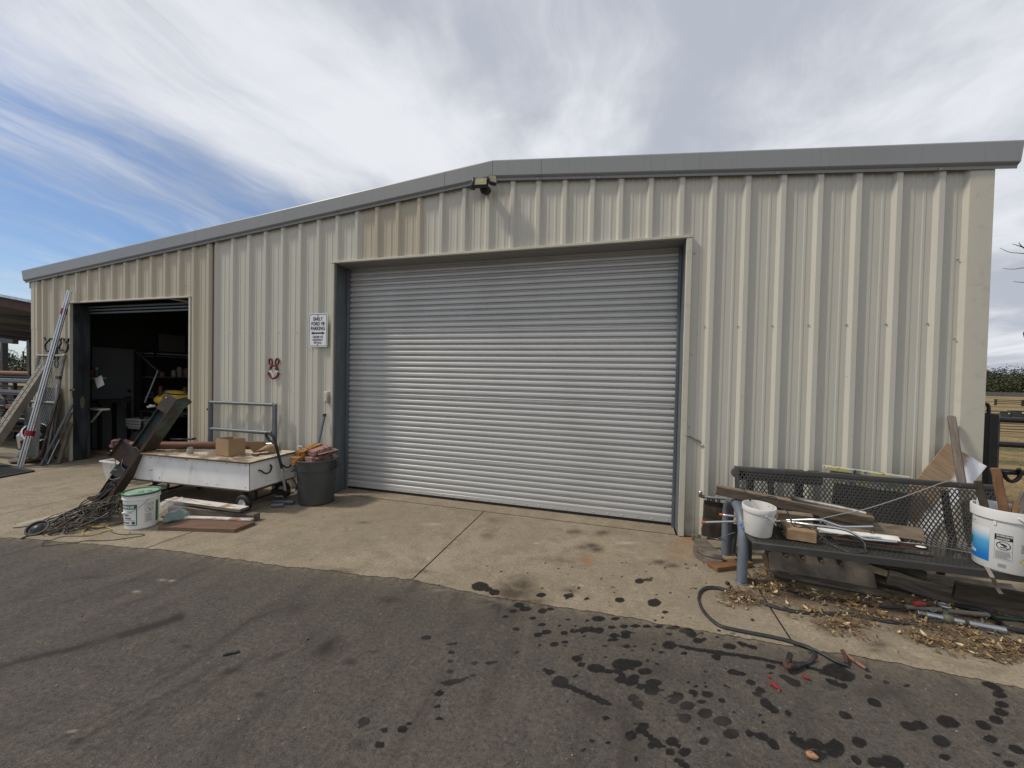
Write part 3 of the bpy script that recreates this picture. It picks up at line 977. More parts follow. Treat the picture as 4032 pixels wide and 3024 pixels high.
# sill strip inside the big doorway
grid_sheet('door_sill', np.arange(1.862, 6.2, .03), lambda x: (np.full_like(x, -0.004), np.full_like(x, .55)), np.linspace(0, 1, 14), 0.002, M_CONC, apron)
grid_sheet('shed_floor', np.array([-40., -20, -14, -10, -7, -4.72]), lambda x: (np.full_like(x, -.010), np.full_like(x, 30.0)), np.linspace(0, 1, 30), 0.001, M_CONC, apron)
grid_sheet('shop_floor', np.arange(-4.70, 1.9, .1), lambda x: (np.full_like(x, -.010), np.full_like(x, 6.0)), np.linspace(0, 1, 20), 0.0015, M_CONC, apron)

# the dry field to the right and the land all round
k = NT('dry_field')
_g = k.vec((1, 1, 1), True)
_a = k.noise(k.vec((.25, 1, 1), True), .30, 5, .6)
_b = k.noise(_g, 2.5, 7, .65)
_f = k.noise(_g, 22, 5, .7)
_c = k.mix(k.ramp(_b, .38, .62), (.30, .215, .105), (.20, .145, .075))
_c = k.mix(k.ramp(_a, .50, .60, 0, .85), _c, (.060, .075, .030))
_c = k.mix(k.ramp(_f, .45, .7, 0, .6), _c, (.40, .30, .16))
_c = k.mix(k.ramp(_f, .42, .3, 0, .6), _c, (.08, .06, .035))
k.bump(_f, .9, .05)
M_FIELD = k.set(_c, .95, 0, .1)
mb = MB()
NX, NY = 60, 60
gx = [-900, -400, -200, -100, -60] + [-40 + i * 3.4 for i in range(46)] + [130, 170, 250, 400, 900, 1500]
gy = [-600, -200, -80, -40] + [-21.2 + i * 2.6 for i in range(50)] + [115, 130, 160, 220, 400, 900, 1800]
vs = []
for x in gx:
    for y in gy:
        far = max(0, math.hypot(x - 5, y) - 12)
        vs.append((x, y, -.16 + .10 * mnoise.noise(Vector((x * .05, y * .05, 3))) * min(1, far / 30)))
fs = [(i * len(gy) + j, (i + 1) * len(gy) + j, (i + 1) * len(gy) + j + 1, i * len(gy) + j + 1) for i in range(len(gx) - 1) for j in range(len(gy) - 1)]
mb.add(vs, fs)
mb.build('field', M_FIELD, kind='structure')
# ---------------------------------------------------------------- the building
APX = 4.08
FT = 0.3048
DX0, DX1, DZ = 1.855, 6.202, 3.105       # big doorway
SX0, SX1, SZ = -3.60, -0.815, 2.745      # small doorway
BX0, BX1 = -4.68, 8.632


def roof_z(x):
    return 4.145 - (.0885 if x < APX else .0955) * abs(x - APX)


bld = thing('metal_building', 'long beige ribbed metal workshop with low gable, big roll-up door and small open doorway', 'building', (2, 6, 0))
RIBS = [k_ * FT + .052 for k_ in range(-1, 28)] + [-.425 - .3035 * j for j in range(14)]


def rib_profile(xa, xb):
    """(x, depth) points of the ribbed sheet between xa and xb."""
    pts = [(xa, 0.0)]
    for r in sorted(RIBS):
        pts += [(r - .046, 0), (r - .020, .034), (r + .020, .034), (r + .046, 0)]
        for c in (.112, .196):
            pts += [(r + c - .012, 0), (r + c - .004, .0038), (r + c + .012, .0038), (r + c + .020, 0)]
    pts = sorted(pts[1:])
    allp = pts
    pts = [(xa, depth_at(allp, xa))] + [p for p in allp if xa < p[0] < xb]
    out = [pts[0]]
    for p in pts[1:]:
        if p[0] - out[-1][0] > .002:
            out.append(p)
    if xb - out[-1][0] > 1e-6:
        out.append((xb, depth_at(allp, xb)))
    return out


def depth_at(prof, x):
    for (x0, d0), (x1, d1) in zip(prof, prof[1:]):
        if x0 <= x <= x1:
            return d0 + (d1 - d0) * (x - x0) / (x1 - x0)
    return 0.0


def wall_sheet(xa, xb, m):
    prof = rib_profile(xa, xb)
    cutx = [c for c in (DX0, DX1, SX0, SX1) if xa < c < xb]
    full = sorted(prof + [(c, depth_at(prof, c)) for c in cutx])
    mb = MB()
    for (x0, d0), (x1, d1) in zip(full, full[1:]):
        xm = (x0 + x1) / 2
        zb = DZ if DX0 < xm < DX1 else SZ if SX0 < xm < SX1 else 0.004
        zt0, zt1 = roof_z(x0) - .12, roof_z(x1) - .12
        n = 7
        for i in range(n):
            q = []
            for (x, d, zt) in ((x0, d0, zt0), (x1, d1, zt1)):
                for t in (i / n, (i + 1) / n):
                    z = zb + (zt - zb) * t
                    w = .0022 * mnoise.noise(Vector((x * 3, z * 1.1, 1)))
                    q.append((x, -d + w, z))
            mb.add(q, [(0, 2, 3, 1)])
    return mb.build('wall_panel', m, bld, smooth=False)


edges = [-.345, .42, 1.335, 2.25, 3.165, 4.08, 4.995, 5.91, 6.825, 7.74, 8.50]
for a, b in zip(edges, edges[1:]):
    o = wall_sheet(a, b, M_TAN if a == 2.25 else M_WALL)
    if a == 2.25:
        o['label'] = 'darker tan sheet above the left part of the big door'
edges = [-4.50, -4.09, -3.18, -2.265, -1.35, -.352]
for a, b in zip(edges, edges[1:]):
    wall_sheet(a, b, M_TAN)
# dark seam strip where the two kinds of sheet lap, corner trims
MB().box((-.3485, -.010, 1.80), (.0045, .016, 3.55)).build('seam_strip', mat('seam_grey', (.13, .12, .10), .7), bld)
zc = roof_z(8.6) - .13
MB().prism([(8.44, .004, .002), (8.47, -.034, .002), (8.52, -.038, .002), (8.632, -.038, .002), (8.636, .13, .002), (8.60, .13, .002), (8.60, .004, .002)], (0, 0, zc)).build('corner_trim', M_TRIM, bld)
zc = roof_z(-4.6) - .13
mb = MB()
mb.prism([(-4.686, .13, .002), (-4.686, -.034, .002), (-4.60, -.034, .002), (-4.585, -.022, .002), (-4.565, -.034, .002), (-4.515, -.034, .002), (-4.495, .004, .002), (-4.66, .004, .002), (-4.66, .13, .002)], (0, 0, 2.30))
mb.prism([(-4.688, .13, 2.304), (-4.688, -.036, 2.304), (-4.60, -.036, 2.304), (-4.585, -.024, 2.304), (-4.565, -.036, 2.304), (-4.515, -.036, 2.304), (-4.495, .004, 2.304), (-4.66, .004, 2.304), (-4.66, .13, 2.304)], (0, 0, zc - 2.304))
mb.build('corner_trim', M_TAN, bld)
# screws along the girt and the door heads
sm = MB().cyl((0, 0, 0), (0, -.004, 0), .0068, seg=8).cyl((0, -.004, 0), (0, -.009, 0), .0044, .0040, seg=6)
SCREW = mat('screw_head', (.26, .245, .21), .5, .3)
spots = [(k_ * FT, 2.188) for k_ in list(range(0, 6)) + list(range(21, 28))]
spots += [(r - .035, 3.128) for r in RIBS if DX0 < r < DX1] + [(r - .035, 2.765) for r in RIBS if SX0 < r < SX1]
spots += [(-4.52, 2.35), (-4.52, 1.9), (-.93, 2.93), (-.93, 1.3)] + [(8.425, z) for z in (2.75, 2.05, 1.35, .7)] + [(6.285, z) for z in (2.95, 1.9, 1.15)]
first = None
for x, z in spots:
    if first is None:
        n0 = len(sm.v)
        base = Vector((x, -.006, z))
        sm.v = [p + base for p in sm.v]
        first = sm.build('screw', SCREW, bld)
        f0 = base
    else:
        share(first, bld, Vector((x, -.006, z)) - f0)

# rake trim along the gable: a boxed fascia with a return and a lip, in lengths
S_X = [-4.87, at('B', 820, -1290, y=-.1).x, at('S', 170, 480, y=-.11).x, APX, at('S', 1590, 400, y=-.076).x, 8.79]
S_X[1] = -.62


def rake(xa, xb, skew_end=0):
    sec = [(.02, .012), (-.070, .012), (-.076, .0), (-.076, -.164), (-.072, -.172), (-.056, -.184), (-.050, -.187), (-.050, -.214), (-.046, -.214), (-.046, -.180), (.02, -.17)]
    vs, fs = [], []
    n = len(sec)
    for x in (xa, xb):
        for (y, z) in sec:
            xx = x
            if skew_end and abs(x - skew_end) < 1e-6:
                xx = x + (-.022 if x > 0 else .05) * (-z / .21)
            vs.append((xx, y, roof_z(xx) + z))
    for i in range(n):
        j = (i + 1) % n
        fs.append((i, j, n + j, n + i))
    fs += [tuple(range(n - 1, -1, -1)), tuple(range(n, 2 * n))]
    return MB().add(vs, fs).build('rake_trim', M_RAKE, bld, smooth=False)


for i, (a, b) in enumerate(zip(S_X, S_X[1:])):
    rake(a + .0018, b - .0018, S_X[0] + .0018 if i == 0 else S_X[-1] - .0018 if i == len(S_X) - 2 else 0)
# small clip heads along the lip
cl = MB().box((0, -.055, 0), (.03, .012, .022))
f1 = None
for x in (-3.9, -1.9, -.2, 1.9, 3.55, 4.62, 5.3, 6.1, 7.0, 8.25):
    p = Vector((x, 0, roof_z(x) - .206))
    if f1 is None:
        cl.v = [q + p for q in cl.v]
        f1, p1 = cl.build('trim_clip', M_RAKE, bld), p
    else:
        share(f1, bld, p - p1)
# gutter end under the left eave
MB().box((-4.74, .06, roof_z(-4.7) - .25), (.09, .16, .13)).build('gutter_end', M_RAKE, bld, bevel=.008)
MB().tube([(-4.75, .05, roof_z(-4.7) - .30), (-4.70, .05, roof_z(-4.7) - .36), (-4.705, .06, roof_z(-4.7) - .5)], .02).build('downpipe', M_TRIM, bld)

# roof, walls and floor behind the front
for (xa, xb) in ((-4.75, APX), (APX, 8.72)):
    MB().prism([(xa, .03, roof_z(xa) - .005), (xb, .03, roof_z(xb) - .005), (xb, .03, roof_z(xb) - .07), (xa, .03, roof_z(xa) - .07)], (0, 14, 0)).build('roof', M_RAKE, bld, smooth=False)
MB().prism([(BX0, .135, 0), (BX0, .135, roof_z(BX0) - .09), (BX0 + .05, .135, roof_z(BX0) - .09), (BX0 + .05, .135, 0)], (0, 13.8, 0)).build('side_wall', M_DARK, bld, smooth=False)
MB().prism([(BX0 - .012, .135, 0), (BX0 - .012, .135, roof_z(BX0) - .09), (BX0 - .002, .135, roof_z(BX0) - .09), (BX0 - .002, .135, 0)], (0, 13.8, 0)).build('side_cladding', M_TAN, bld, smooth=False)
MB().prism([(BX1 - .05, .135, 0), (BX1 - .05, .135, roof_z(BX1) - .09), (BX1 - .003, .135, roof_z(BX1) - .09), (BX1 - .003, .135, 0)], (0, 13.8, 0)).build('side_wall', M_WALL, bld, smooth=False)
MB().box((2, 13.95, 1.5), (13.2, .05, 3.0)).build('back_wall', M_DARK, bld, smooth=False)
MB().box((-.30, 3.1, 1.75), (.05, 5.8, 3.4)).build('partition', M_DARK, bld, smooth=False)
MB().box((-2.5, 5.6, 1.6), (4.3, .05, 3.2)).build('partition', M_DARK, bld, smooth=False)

# big doorway: head trim, soffit, jambs
MB().box(((DX0 + DX1) / 2 + .0, -.0215, DZ + .012), (DX1 - DX0 + .11, .051, .028)).build('head_trim', M_TRIM, bld, bevel=.003)
MB().box(((DX0 + DX1) / 2, .135, DZ - .006), (DX1 - DX0 - .004, .262, .006)).build('door_soffit', M_RAKE, bld, smooth=False)
mb = MB().box((DX0 + .003, .128, DZ / 2 - .002), (.006, .268, DZ - .02))
mb.box((DX0 + .012, -.012, DZ / 2), (.014, .012, DZ - .022))
mb.build('door_jamb', M_JAMB, bld, smooth=False)
MB().box((DX0 - .022, -.02, DZ / 2 + .002), (.036, .046, DZ - .01)).build('jamb_trim', M_TRIM, bld, bevel=.003)
MB().box((DX1 + .028, -.02, DZ / 2 + .002), (.054, .046, DZ - .01)).build('jamb_trim', M_TRIM, bld, bevel=.003)
MB().box((DX1 - .004, .13, DZ / 2), (.006, .26, DZ - .02)).build('door_jamb', M_GREYSTEEL, bld, smooth=False)

# big roll-up door
rud = node('roll_up_door', bld)
PITCH_D = .0731
zs = .082
prof = [(0, -.0195), (.018, -.0215), (.037, -.0195), (.0405, -.0165), (.0450, -.0085), (.0475, -.002), (.052, .0045), (.062, .0055), (.0675, .002), (.0700, -.008), (.0718, -.0165), (PITCH_D, -.0195)]
mb = MB()
nx = 15
vs = []
for i in range(nx):
    x = DX0 + .02 + (DX1 - DX0 - .04) * i / (nx - 1)
    for (z, y) in prof:
        vs.append((x, .262 + y + .0012 * mnoise.noise(Vector((x * 1.5, z * 9, 2))), zs + z))
m_ = len(prof)
fs = [(i * m_ + j, (i + 1) * m_ + j, (i + 1) * m_ + j + 1, i * m_ + j + 1) for i in range(nx - 1) for j in range(m_ - 1)]
slat = mb.add(vs, fs).build('slat', M_DOOR, rud, ang=60)
for i in range(1, 43):
    share(slat, rud, (0, .0012 * math.sin(i * 2.7), PITCH_D * i))
for i in (6, 17, 29, 38):        # laps between the sheets
    MB().box(((DX0 + DX1) / 2, .2400, zs + PITCH_D * i + .030), (DX1 - DX0 - .05, .0015, .0035)).build('sheet_lap', M_RAKE, rud, smooth=False)
MB().box(((DX0 + DX1) / 2, .246, .059), (DX1 - DX0 - .04, .012, .044)).build('bottom_bar', M_DOOR, rud, bevel=.003)
MB().box(((DX0 + DX1) / 2, .262, .018), (DX1 - DX0 - .04, .02, .032)).build('rubber_seal', M_BLACK, rud)
rv = MB().ball((DX0 + .035, .2395, .062), .0085, 8, 5)
r0 = rv.build('rivet', M_DOOR, rud)
for i in range(1, 27):
    share(r0, rud, (.1628 * i, 0, 0))
for x in (DX0 + .022, DX1 - .024):
    MB().box((x, .225, DZ / 2 + .01), (.03, .05, DZ + .02)).build('guide_rail', M_GREYSTEEL, rud, bevel=.003)

# small doorway
MB().box(((SX0 + SX1) / 2, -.0215, SZ + .010), (SX1 - SX0 + .10, .051, .024)).build('head_trim', M_TRIM, bld, bevel=.003)
MB().box((SX0 - .022, -.02, SZ / 2), (.042, .046, SZ - .006)).build('jamb_trim', M_TRIM, bld, bevel=.003)
MB().box((SX1 + .030, -.02, SZ / 2), (.036, .046, SZ - .006)).build('jamb_trim', M_TRIM, bld, bevel=.003)
MB().box((SX1 + .006, .0, SZ / 2), (.010, .06, SZ - .008)).build('door_edge', M_GREYSTEEL, bld)
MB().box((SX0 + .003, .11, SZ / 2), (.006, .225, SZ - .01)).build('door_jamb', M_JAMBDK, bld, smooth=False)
MB().box((SX1 - .003, .14, SZ / 2), (.006, .20, SZ - .01)).build('door_jamb', M_JAMB, bld, smooth=False)
mb = MB()
for i in range(3):
    mb.box(((SX0 + SX1) / 2, .19 + .012 * i, SZ - .035 - .05 * i), (SX1 - SX0 - .03, .02, .034))
mb.build('rolled_door_edge', M_JAMB, bld, bevel=.006)
# yellow smear and scuffs on the left jamb
MB().ball((SX0 + .0065, .12, 1.02), .09, 14, 8, (.015, .35, 1.2)).build('paint_smear', mat('yellow_smear', (.13, .135, .085), .5), bld)
for p_, q_, r_ in (((6.235, -.046, 1.062), (6.30, -.012, 1.045), .006), ((6.30, -.010, 1.045), (6.385, -.036, 1.005), .012), ((6.36, -.036, 1.02), (6.395, -.036, .99), .010)):
    MB().tube([p_, q_], [r_ * .4, r_], 6).build('scuff_mark', mat('scuff', (.13, .12, .105), .8), bld)
# door in the left side wall
sd = MB().box((BX0 + .068, (.767 + 1.438) / 2 + .0, 1.035), (.03, .69, 2.05)).build('shop_door', M_DOORIN, bld, bevel=.004)
for z in (1.02,):
    mb = MB().cyl((BX0 + .084, 1.36, z), (BX0 + .13, 1.36, z), .022)
    mb.tube([(BX0 + .125, 1.36, z), (BX0 + .13, 1.24, z)], .012)
    mb.build('handle', M_BLKSTEEL, sd)
MB().cyl((BX0 + .084, 1.36, 1.16), (BX0 + .10, 1.36, 1.16), .032).build('deadbolt', M_BLKSTEEL, sd)

# ---------------------------------------------------------------- fixed to the front
# parking sign
sg = thing('parking_sign', 'white EARLY FORD V8 PARKING sign with a black border and double arrow on the wall', 'sign', (1.60, -.04, 1.98))


def rrect(cx, cz, w, h, r, y, n=6):
    out = []
    for (sx, sz, a0) in ((1, 1, 0), (-1, 1, 90), (-1, -1, 180), (1, -1, 270)):
        for i in range(n + 1):
            a = R(a0 + 90 * i / n)
            out.append(Vector((cx + sx * (w / 2 - r) + r * math.cos(a), y, cz + sz * (h / 2 - r) + r * math.sin(a))))
    return out


scx, scz = 1.603, 2.212
MB().prism(rrect(scx, scz, .312, .457, .025, -.044), (0, .003, 0)).build('plate', M_SIGNW, sg, smooth=False)
a_, b_ = rrect(scx, scz, .288, .433, .020, -.0455), rrect(scx, scz, .276, .421, .016, -.0455)
n_ = len(a_)
MB().add(a_ + b_, [(i, (i + 1) % n_, n_ + (i + 1) % n_, n_ + i) for i in range(n_)]).build('border', M_INK, sg, smooth=False)
mb = MB()
Rt, Up = (1, 0, 0), (0, 0, 1)
for s_, sz_, dz_, bx in (('EARLY', .066, .150, .82), ('FORD V8', .066, .085, .82), ('PARKING', .066, .021, .84), ('ORDER OF', .041, -.093, .86), ('HIGHWAY', .041, -.133, .86), ('PATROL', .041, -.172, .86)):
    flat_text(mb, s_, sz_, (scx, -.0455, scz + dz_), Rt, Up, .0020 if sz_ > .05 else .0010, bx)
az = scz - .040
mb.add([(scx - .112, -.0455, az), (scx - .07, -.0455, az + .026), (scx - .078, -.0455, az + .010), (scx + .078, -.0455, az + .010), (scx + .07, -.0455, az + .026), (scx + .112, -.0455, az), (scx + .07, -.0455, az - .026), (scx + .078, -.0455, az - .010), (scx - .078, -.0455, az - .010), (scx - .07, -.0455, az - .026)], [tuple(range(10))])
mb.build('lettering', M_INK, sg, smooth=False)
for dz_ in (.197, -.197):
    MB().cyl((scx, -.044, scz + dz_), (scx, -.049, scz + dz_), .007, seg=8).build('bolt', M_RUST, sg)
MB().box((scx, -.020, scz), (.05, .044, .40)).build('mounting_strip', M_TRIM, sg)

# fox face bent from steel
fx = thing('fox_wall_art', 'dark red and white fox face of bent steel on the wall left of the sign', 'wall art', (.835, -.05, 1.52))
fc = at('R', 490, 985, y=-.05)
px = .00122


def fp(x, y):
    return fc + Vector(((x - 490) * px, 0, (985 - y) * px))


for cx_, cy_, tl in ((448, 895, -14), (540, 892, 12)):
    pts = []
    for i in range(20):
        a = 2 * math.pi * i / 20
        q = (22 * math.cos(a), 40 * math.sin(a))
        pts.append(fp(cx_ + q[0] * math.cos(R(tl)) - q[1] * math.sin(R(tl)), cy_ + q[0] * math.sin(R(tl)) + q[1] * math.cos(R(tl))))
    MB().tube(pts, .0115, 8, closed=True).build('ear', M_MAROON, fx)
pts = [fp(493 + 52 * math.cos(R(a)), 985 - 52 * math.sin(R(a))) for a in range(-5, 190, 13)]
MB().tube(pts, .0155, 8).build('head', M_MAROON, fx)
pts = [fp(490 + 72 * math.cos(R(a)), 1005 - 78 * math.sin(R(a))) for a in range(183, 360, 12)]
MB().tube(pts, .0145, 8).build('jaw', M_MAROON, fx)
MB().tube(spline([fp(428, 1010), fp(455, 1012), fp(476, 1035), fp(487, 1078)]), .0085).tube(spline([fp(552, 1005), fp(525, 1012), fp(503, 1035), fp(490, 1078)]), .0085).build('snout', M_WHITE, fx)
mb = MB()
for q in ((457, 975), (522, 972)):
    mb.ball(fp(*q) + Vector((0, -.004, 0)), .012, 8, 6)
mb.build('eye', M_INK, fx)
MB().ball(fp(484, 1087), .014, 8, 6).build('nose', M_INK, fx)

# outlet box by the big door
bx = thing('junction_box', 'small beige electrical box on the wall beside the big door', 'electrical box', (1.755, -.03, 1.23))
MB().box((1.757, -.035, 1.307), (.062, .06, .150)).build('box', M_TRIM, bx, bevel=.006)
MB().box((1.757, -.068, 1.307), (.054, .006, .13)).build('cover', M_TRIM, bx, bevel=.002)
MB().box((1.757, -.073, 1.255), (.014, .006, .02)).build('latch', M_TRIM, bx)

# security light under the gable
sl = thing('security_light', 'black security light with three lamp heads mounted under the gable peak', 'light', at('S', 775, 720, y=-.06))
c_ = at('S', 772, 712, y=-.10)
mb = MB()
mb.cyl(c_ + Vector((0, .10, .01)), c_ + Vector((0, .0, 0)), .050, .048, 20)
mb.ball(c_ + Vector((0, -.01, -.012)), .056, 18, 10, (1, .8, 1))
mb.build('sensor_base', M_BLKSTEEL, sl)
hd = at('S', 720, 628, y=-.19)


def lamp(c, w, h, yaw, pitch, nm):
    rt = Matrix.Rotation(R(yaw), 3, 'Z') @ Matrix.Rotation(R(pitch), 3, 'X')
    b_ = MB().box(c, (w, .05, h), rt).build(nm, M_BLKSTEEL, sl, bevel=.006)
    q = Vector(c) + rt @ Vector((0, -.0262, 0))
    MB().box(q, (w * .84, .003, h * .76), rt).build('lens', M_LENS, b_)
    MB().box(q + rt @ Vector((0, -.002, 0)), (w * .5, .002, h * .34), rt).build('led_panel', mat('led_yellow', (.42, .36, .12), .4), b_)


lamp(hd, .155, .105, 8, -12, 'lamp_head')
lamp(at('S', 880, 590, y=-.17), .085, .105, 42, -14, 'lamp_head')
lamp(at('S', 612, 640, y=-.17), .10, .105, -62, -10, 'lamp_head')
MB().tube([hd + Vector((-.14, .03, 0)), hd + Vector((.0, .04, .0)), at('S', 820, 590, y=-.13), at('S', 870, 590, y=-.14)], .012).tube([hd + Vector((.02, .04, -.02)), c_ + Vector((0, .03, 0))], .02).build('bracket', M_BLKSTEEL, sl)

# bull's head bent from bar, behind the leaning tubes
bh = thing('bull_wall_art', 'black bull head outline of bent bar on the wall left of the small doorway', 'wall art', at('N', 1120, 1080, y=-.06))


def bp(*q):
    return [at('N', x, y, y=-.055) for x, y in q]


MB().tube(spline(bp((885, 895), (905, 960), (935, 990), (900, 1040), (900, 1120), (930, 1175), (975, 1170), (1010, 1130))), .013).tube(spline(bp((935, 990), (975, 960), (990, 925), (1025, 920), (1050, 950), (1100, 945))), .013).build('horn', M_BLKSTEEL, bh)
MB().tube(spline(bp((1355, 915), (1340, 975), (1305, 1000), (1345, 1050), (1330, 1140), (1300, 1190), (1260, 1185), (1235, 1150), (1190, 1155), (1165, 1110), (1170, 1085))), .013).tube(spline(bp((1305, 1000), (1275, 975), (1260, 930), (1225, 915), (1195, 945), (1100, 945))), .013).build('horn', M_BLKSTEEL, bh)
MB().tube(spline(bp((1195, 945), (1210, 1010), (1180, 1070), (1135, 1095), (1130, 1180), (1135, 1240))), .013).tube(spline(bp((1085, 945), (1060, 1000), (1080, 1080), (1110, 1100), (1100, 1180), (1085, 1235))), .013).build('face', M_BLKSTEEL, bh)
for cy_, ry_ in ((1300, 55), (1425, 68)):
    MB().tube([at('N', 1118 + 38 * math.cos(2 * math.pi * i / 16), cy_ + ry_ * math.sin(2 * math.pi * i / 16), y=-.055) for i in range(16)], .012, 8, closed=True).build('chain_ring', M_BLKSTEEL, bh)
# ---------------------------------------------------------------- the flat cart and what lies on it
CF = Vector((1.51, -.95, 0))
CU = Vector((-.9988, -.048, 0))           # along the cart, to its left end
CV = Vector((-.048, .9988, 0))            # across the cart, towards the wall
CL, CW = 2.09, .66
CZ0, CZ1 = .257, .578


def cp(u, v, z):
    return CF + CU * u + CV * v + Vector((0, 0, z))


CR = Matrix((-CU, CV, Vector((0, 0, 1)))).transposed()
ct = thing('flat_cart', 'low cart carrying a long white plywood box with rope handles and a stained board top', 'cart', cp(CL / 2, CW / 2, 0))
T_ = .018


def side(name, u, v, lu, lv, m, zc=(CZ0 + CZ1) / 2, h=CZ1 - CZ0):
    return MB().box(cp(u, v, zc), (lu, lv, h), CR).build(name, m, ct, bevel=.0025)


side('side_panel', CL / 2, T_ / 2, CL, T_, M_CARTW)
side('side_panel', CL / 2, CW - T_ / 2, CL, T_, M_CARTW)
side('end_panel', T_ / 2, CW / 2, T_, CW - 2 * T_ - .002, M_CARTW)
side('end_panel', CL - T_ / 2, CW / 2, T_, CW - 2 * T_ - .002, M_CARTW)
side('box_floor', CL / 2, CW / 2, CL + .01, CW + .01, M_EDGE, CZ0 - .008, .014)
side('corner_edge', .004, -.0015, .010, .004, M_EDGE)
side('corner_edge', CL - .004, -.0015, .010, .004, M_EDGE)
side('board_top', CL / 2 - .01, CW / 2 - .02, CL + .05, CW + .05, M_LID, .596, .008)
side('board_edge_shade', CL / 2 - .01, CW / 2 - .02, CL + .052, CW + .052, M_EDGE, .5865, .0105)  # dark plywood edge, with the gap shadow under the lid painted in
side('gap_shade_strip', CL / 2 - .01, CW / 2 - .02, CL + .042, CW + .042, M_EDGE, .5785, .006)  # dark strip painting the shadow of the gap between lid and box
for i, (u, z) in enumerate(((.06, .545), (.33, .55), (.62, .55), (.62, .548), (.93, .55), (1.35, .548), (1.72, .55), (2.02, .545), (.06, .29), (.62, .29), (1.35, .29))):
    MB().cyl(cp(u, -.001, z), cp(u, -.004, z), .005, seg=8).build('nail_head', M_RUST, ct)
for c0 in (.115, .43):
    pts = [cp(-.002, c0, .47), cp(-.03, c0 + .005, .465), cp(-.045, c0 + .05, .425), cp(-.045, c0 + .11, .425), cp(-.03, c0 + .155, .475), cp(-.002, c0 + .16, .50)]
    MB().tube(spline(pts, 5), .0095, 8).build('rope_handle', mat('dark_rope', (.06, .025, .02), .9, 0, [((.015, .012, .01), 60, (1, 1, 1), .4, .6, .9)], .5, 120), ct)
# undercarriage
mb = MB()
for v in (.10, CW - .10):
    mb.beam(cp(.05, v, .228), cp(CL - .05, v, .228), .04, .04)
for u in (.15, CL - .55):
    mb.beam(cp(u, .06, .20), cp(u, CW - .06, .20), .05, .03)
mb.build('undercarriage', M_BLKSTEEL, ct, bevel=.003)
for u in (.10, CL - .62):
    MB().cyl(cp(u, .02, .10), cp(u, CW - .02, .10), .012).beam(cp(u, .18, .10), cp(u, .18, .20), .03, .01).beam(cp(u, CW - .18, .10), cp(u, CW - .18, .20), .03, .01).build('axle', M_BLKSTEEL, ct)
    for v in (.015, CW - .075):
        rt = Matrix((CU, Vector((0, 0, 1)), -CV)).transposed()
        prof = [(.052, -.030), (.070, -.032), (.088, -.028), (.099, -.016), (.1015, 0), (.099, .016), (.088, .028), (.070, .032), (.052, .030)]
        wmb = MB().lathe(prof, cp(u, v, .103), 26, rt)
        for t in range(22):
            a = 2 * math.pi * t / 22
            for s in (-1, 1):
                q = cp(u, v, .103) + rt @ Vector((.100 * math.cos(a), .100 * math.sin(a), s * .011))
                wmb.box(q, (.008, .012, .016), rt @ Matrix.Rotation(a, 3, 'Z'))
        w_ = wmb.build('wheel', M_BLACK, ct)
        hub = MB().lathe([(.056, -.026), (.052, -.031), (.045, -.020), (.022, -.016), (.018, -.034), (.010, -.036), (.001, -.036)], cp(u, v, .103), 20, rt)
        hub.lathe([(.056, .026), (.045, .020), (.001, .018)], cp(u, v, .103), 20, rt)
        hub.build('hub', M_WHITEP, w_)
        hb = MB()
        for t in range(4):
            a = 2 * math.pi * t / 4 + .5
            hb.cyl(cp(u, v, .103) + rt @ Vector((.034 * math.cos(a), .034 * math.sin(a), -.021)), cp(u, v, .103) + rt @ Vector((.034 * math.cos(a), .034 * math.sin(a), -.0175)), .009, seg=10)
        hb.build('hub_holes', M_INK, w_)
# pull handle with a loop grip
hb_, hm_, hn_ = at('s', 1123, 1934, x=1.60), at('s', 1110, 1844, x=1.585), at('s', 1084, 1742, x=1.53)
MB().tube([hb_, hm_], .016).cyl(hm_, hm_ + (hb_ - hm_).normalized() * .05, .022).build('handle_tube', M_CHROME, ct)
MB().tube(spline([hm_, (hm_ + hn_) / 2, hn_ + Vector((.01, 0, -.03)), hn_ + Vector((.0, 0, .0))], 6), .017).build('handle_shaft', M_BLKSTEEL, ct)
g0 = hn_ + Vector((-.01, 0, .0))
gd = (at('s', 1049, 1706, x=1.40) - g0)
gn = gd.cross(AX_F).normalized()
pts = [g0, g0 + gd * .35 + gn * .032, g0 + gd * .8 + gn * .026, g0 + gd, g0 + gd * .8 - gn * .026, g0 + gd * .35 - gn * .032]
MB().tube(spline(pts, 6, closed=True), .016, 8, closed=True).build('grip', M_BLACK, ct)
MB().cyl(hb_ + Vector((.01, -.02, -.03)), hb_ + Vector((.01, .03, -.03)), .04).beam(hb_ + Vector((.01, 0, -.03)), cp(.08, .40, .14), .05, .05).build('tow_bracket', M_BLKSTEEL, ct)

# things on the cart
p0, p1 = Vector((-.50, -.935, .646)), Vector((.90, -.345, .646))
rp = thing('rusty_pipe', 'long thick rusty red pipe lying across the back of the cart top', 'pipe', (p0 + p1) / 2)
MB().tube([p0, p1], .045, 20).build('tube', M_PIPER, rp)
MB().cyl(p1 - (p1 - p0).normalized() * .01, p1 + (p1 - p0).normalized() * .10, .05, .042).ball(p1 + (p1 - p0).normalized() * .10, .045, 12, 8, (1.2, 1, .9)).build('joint', M_RUST, rp)
dv = Vector((.9, .25, .08)).normalized()
MB().cyl(p1 + dv * .10, p1 + dv * .235, .020, seg=16).build('stub', M_CHROME, rp)

def box_at(c0, cl, cr, h):
    return None


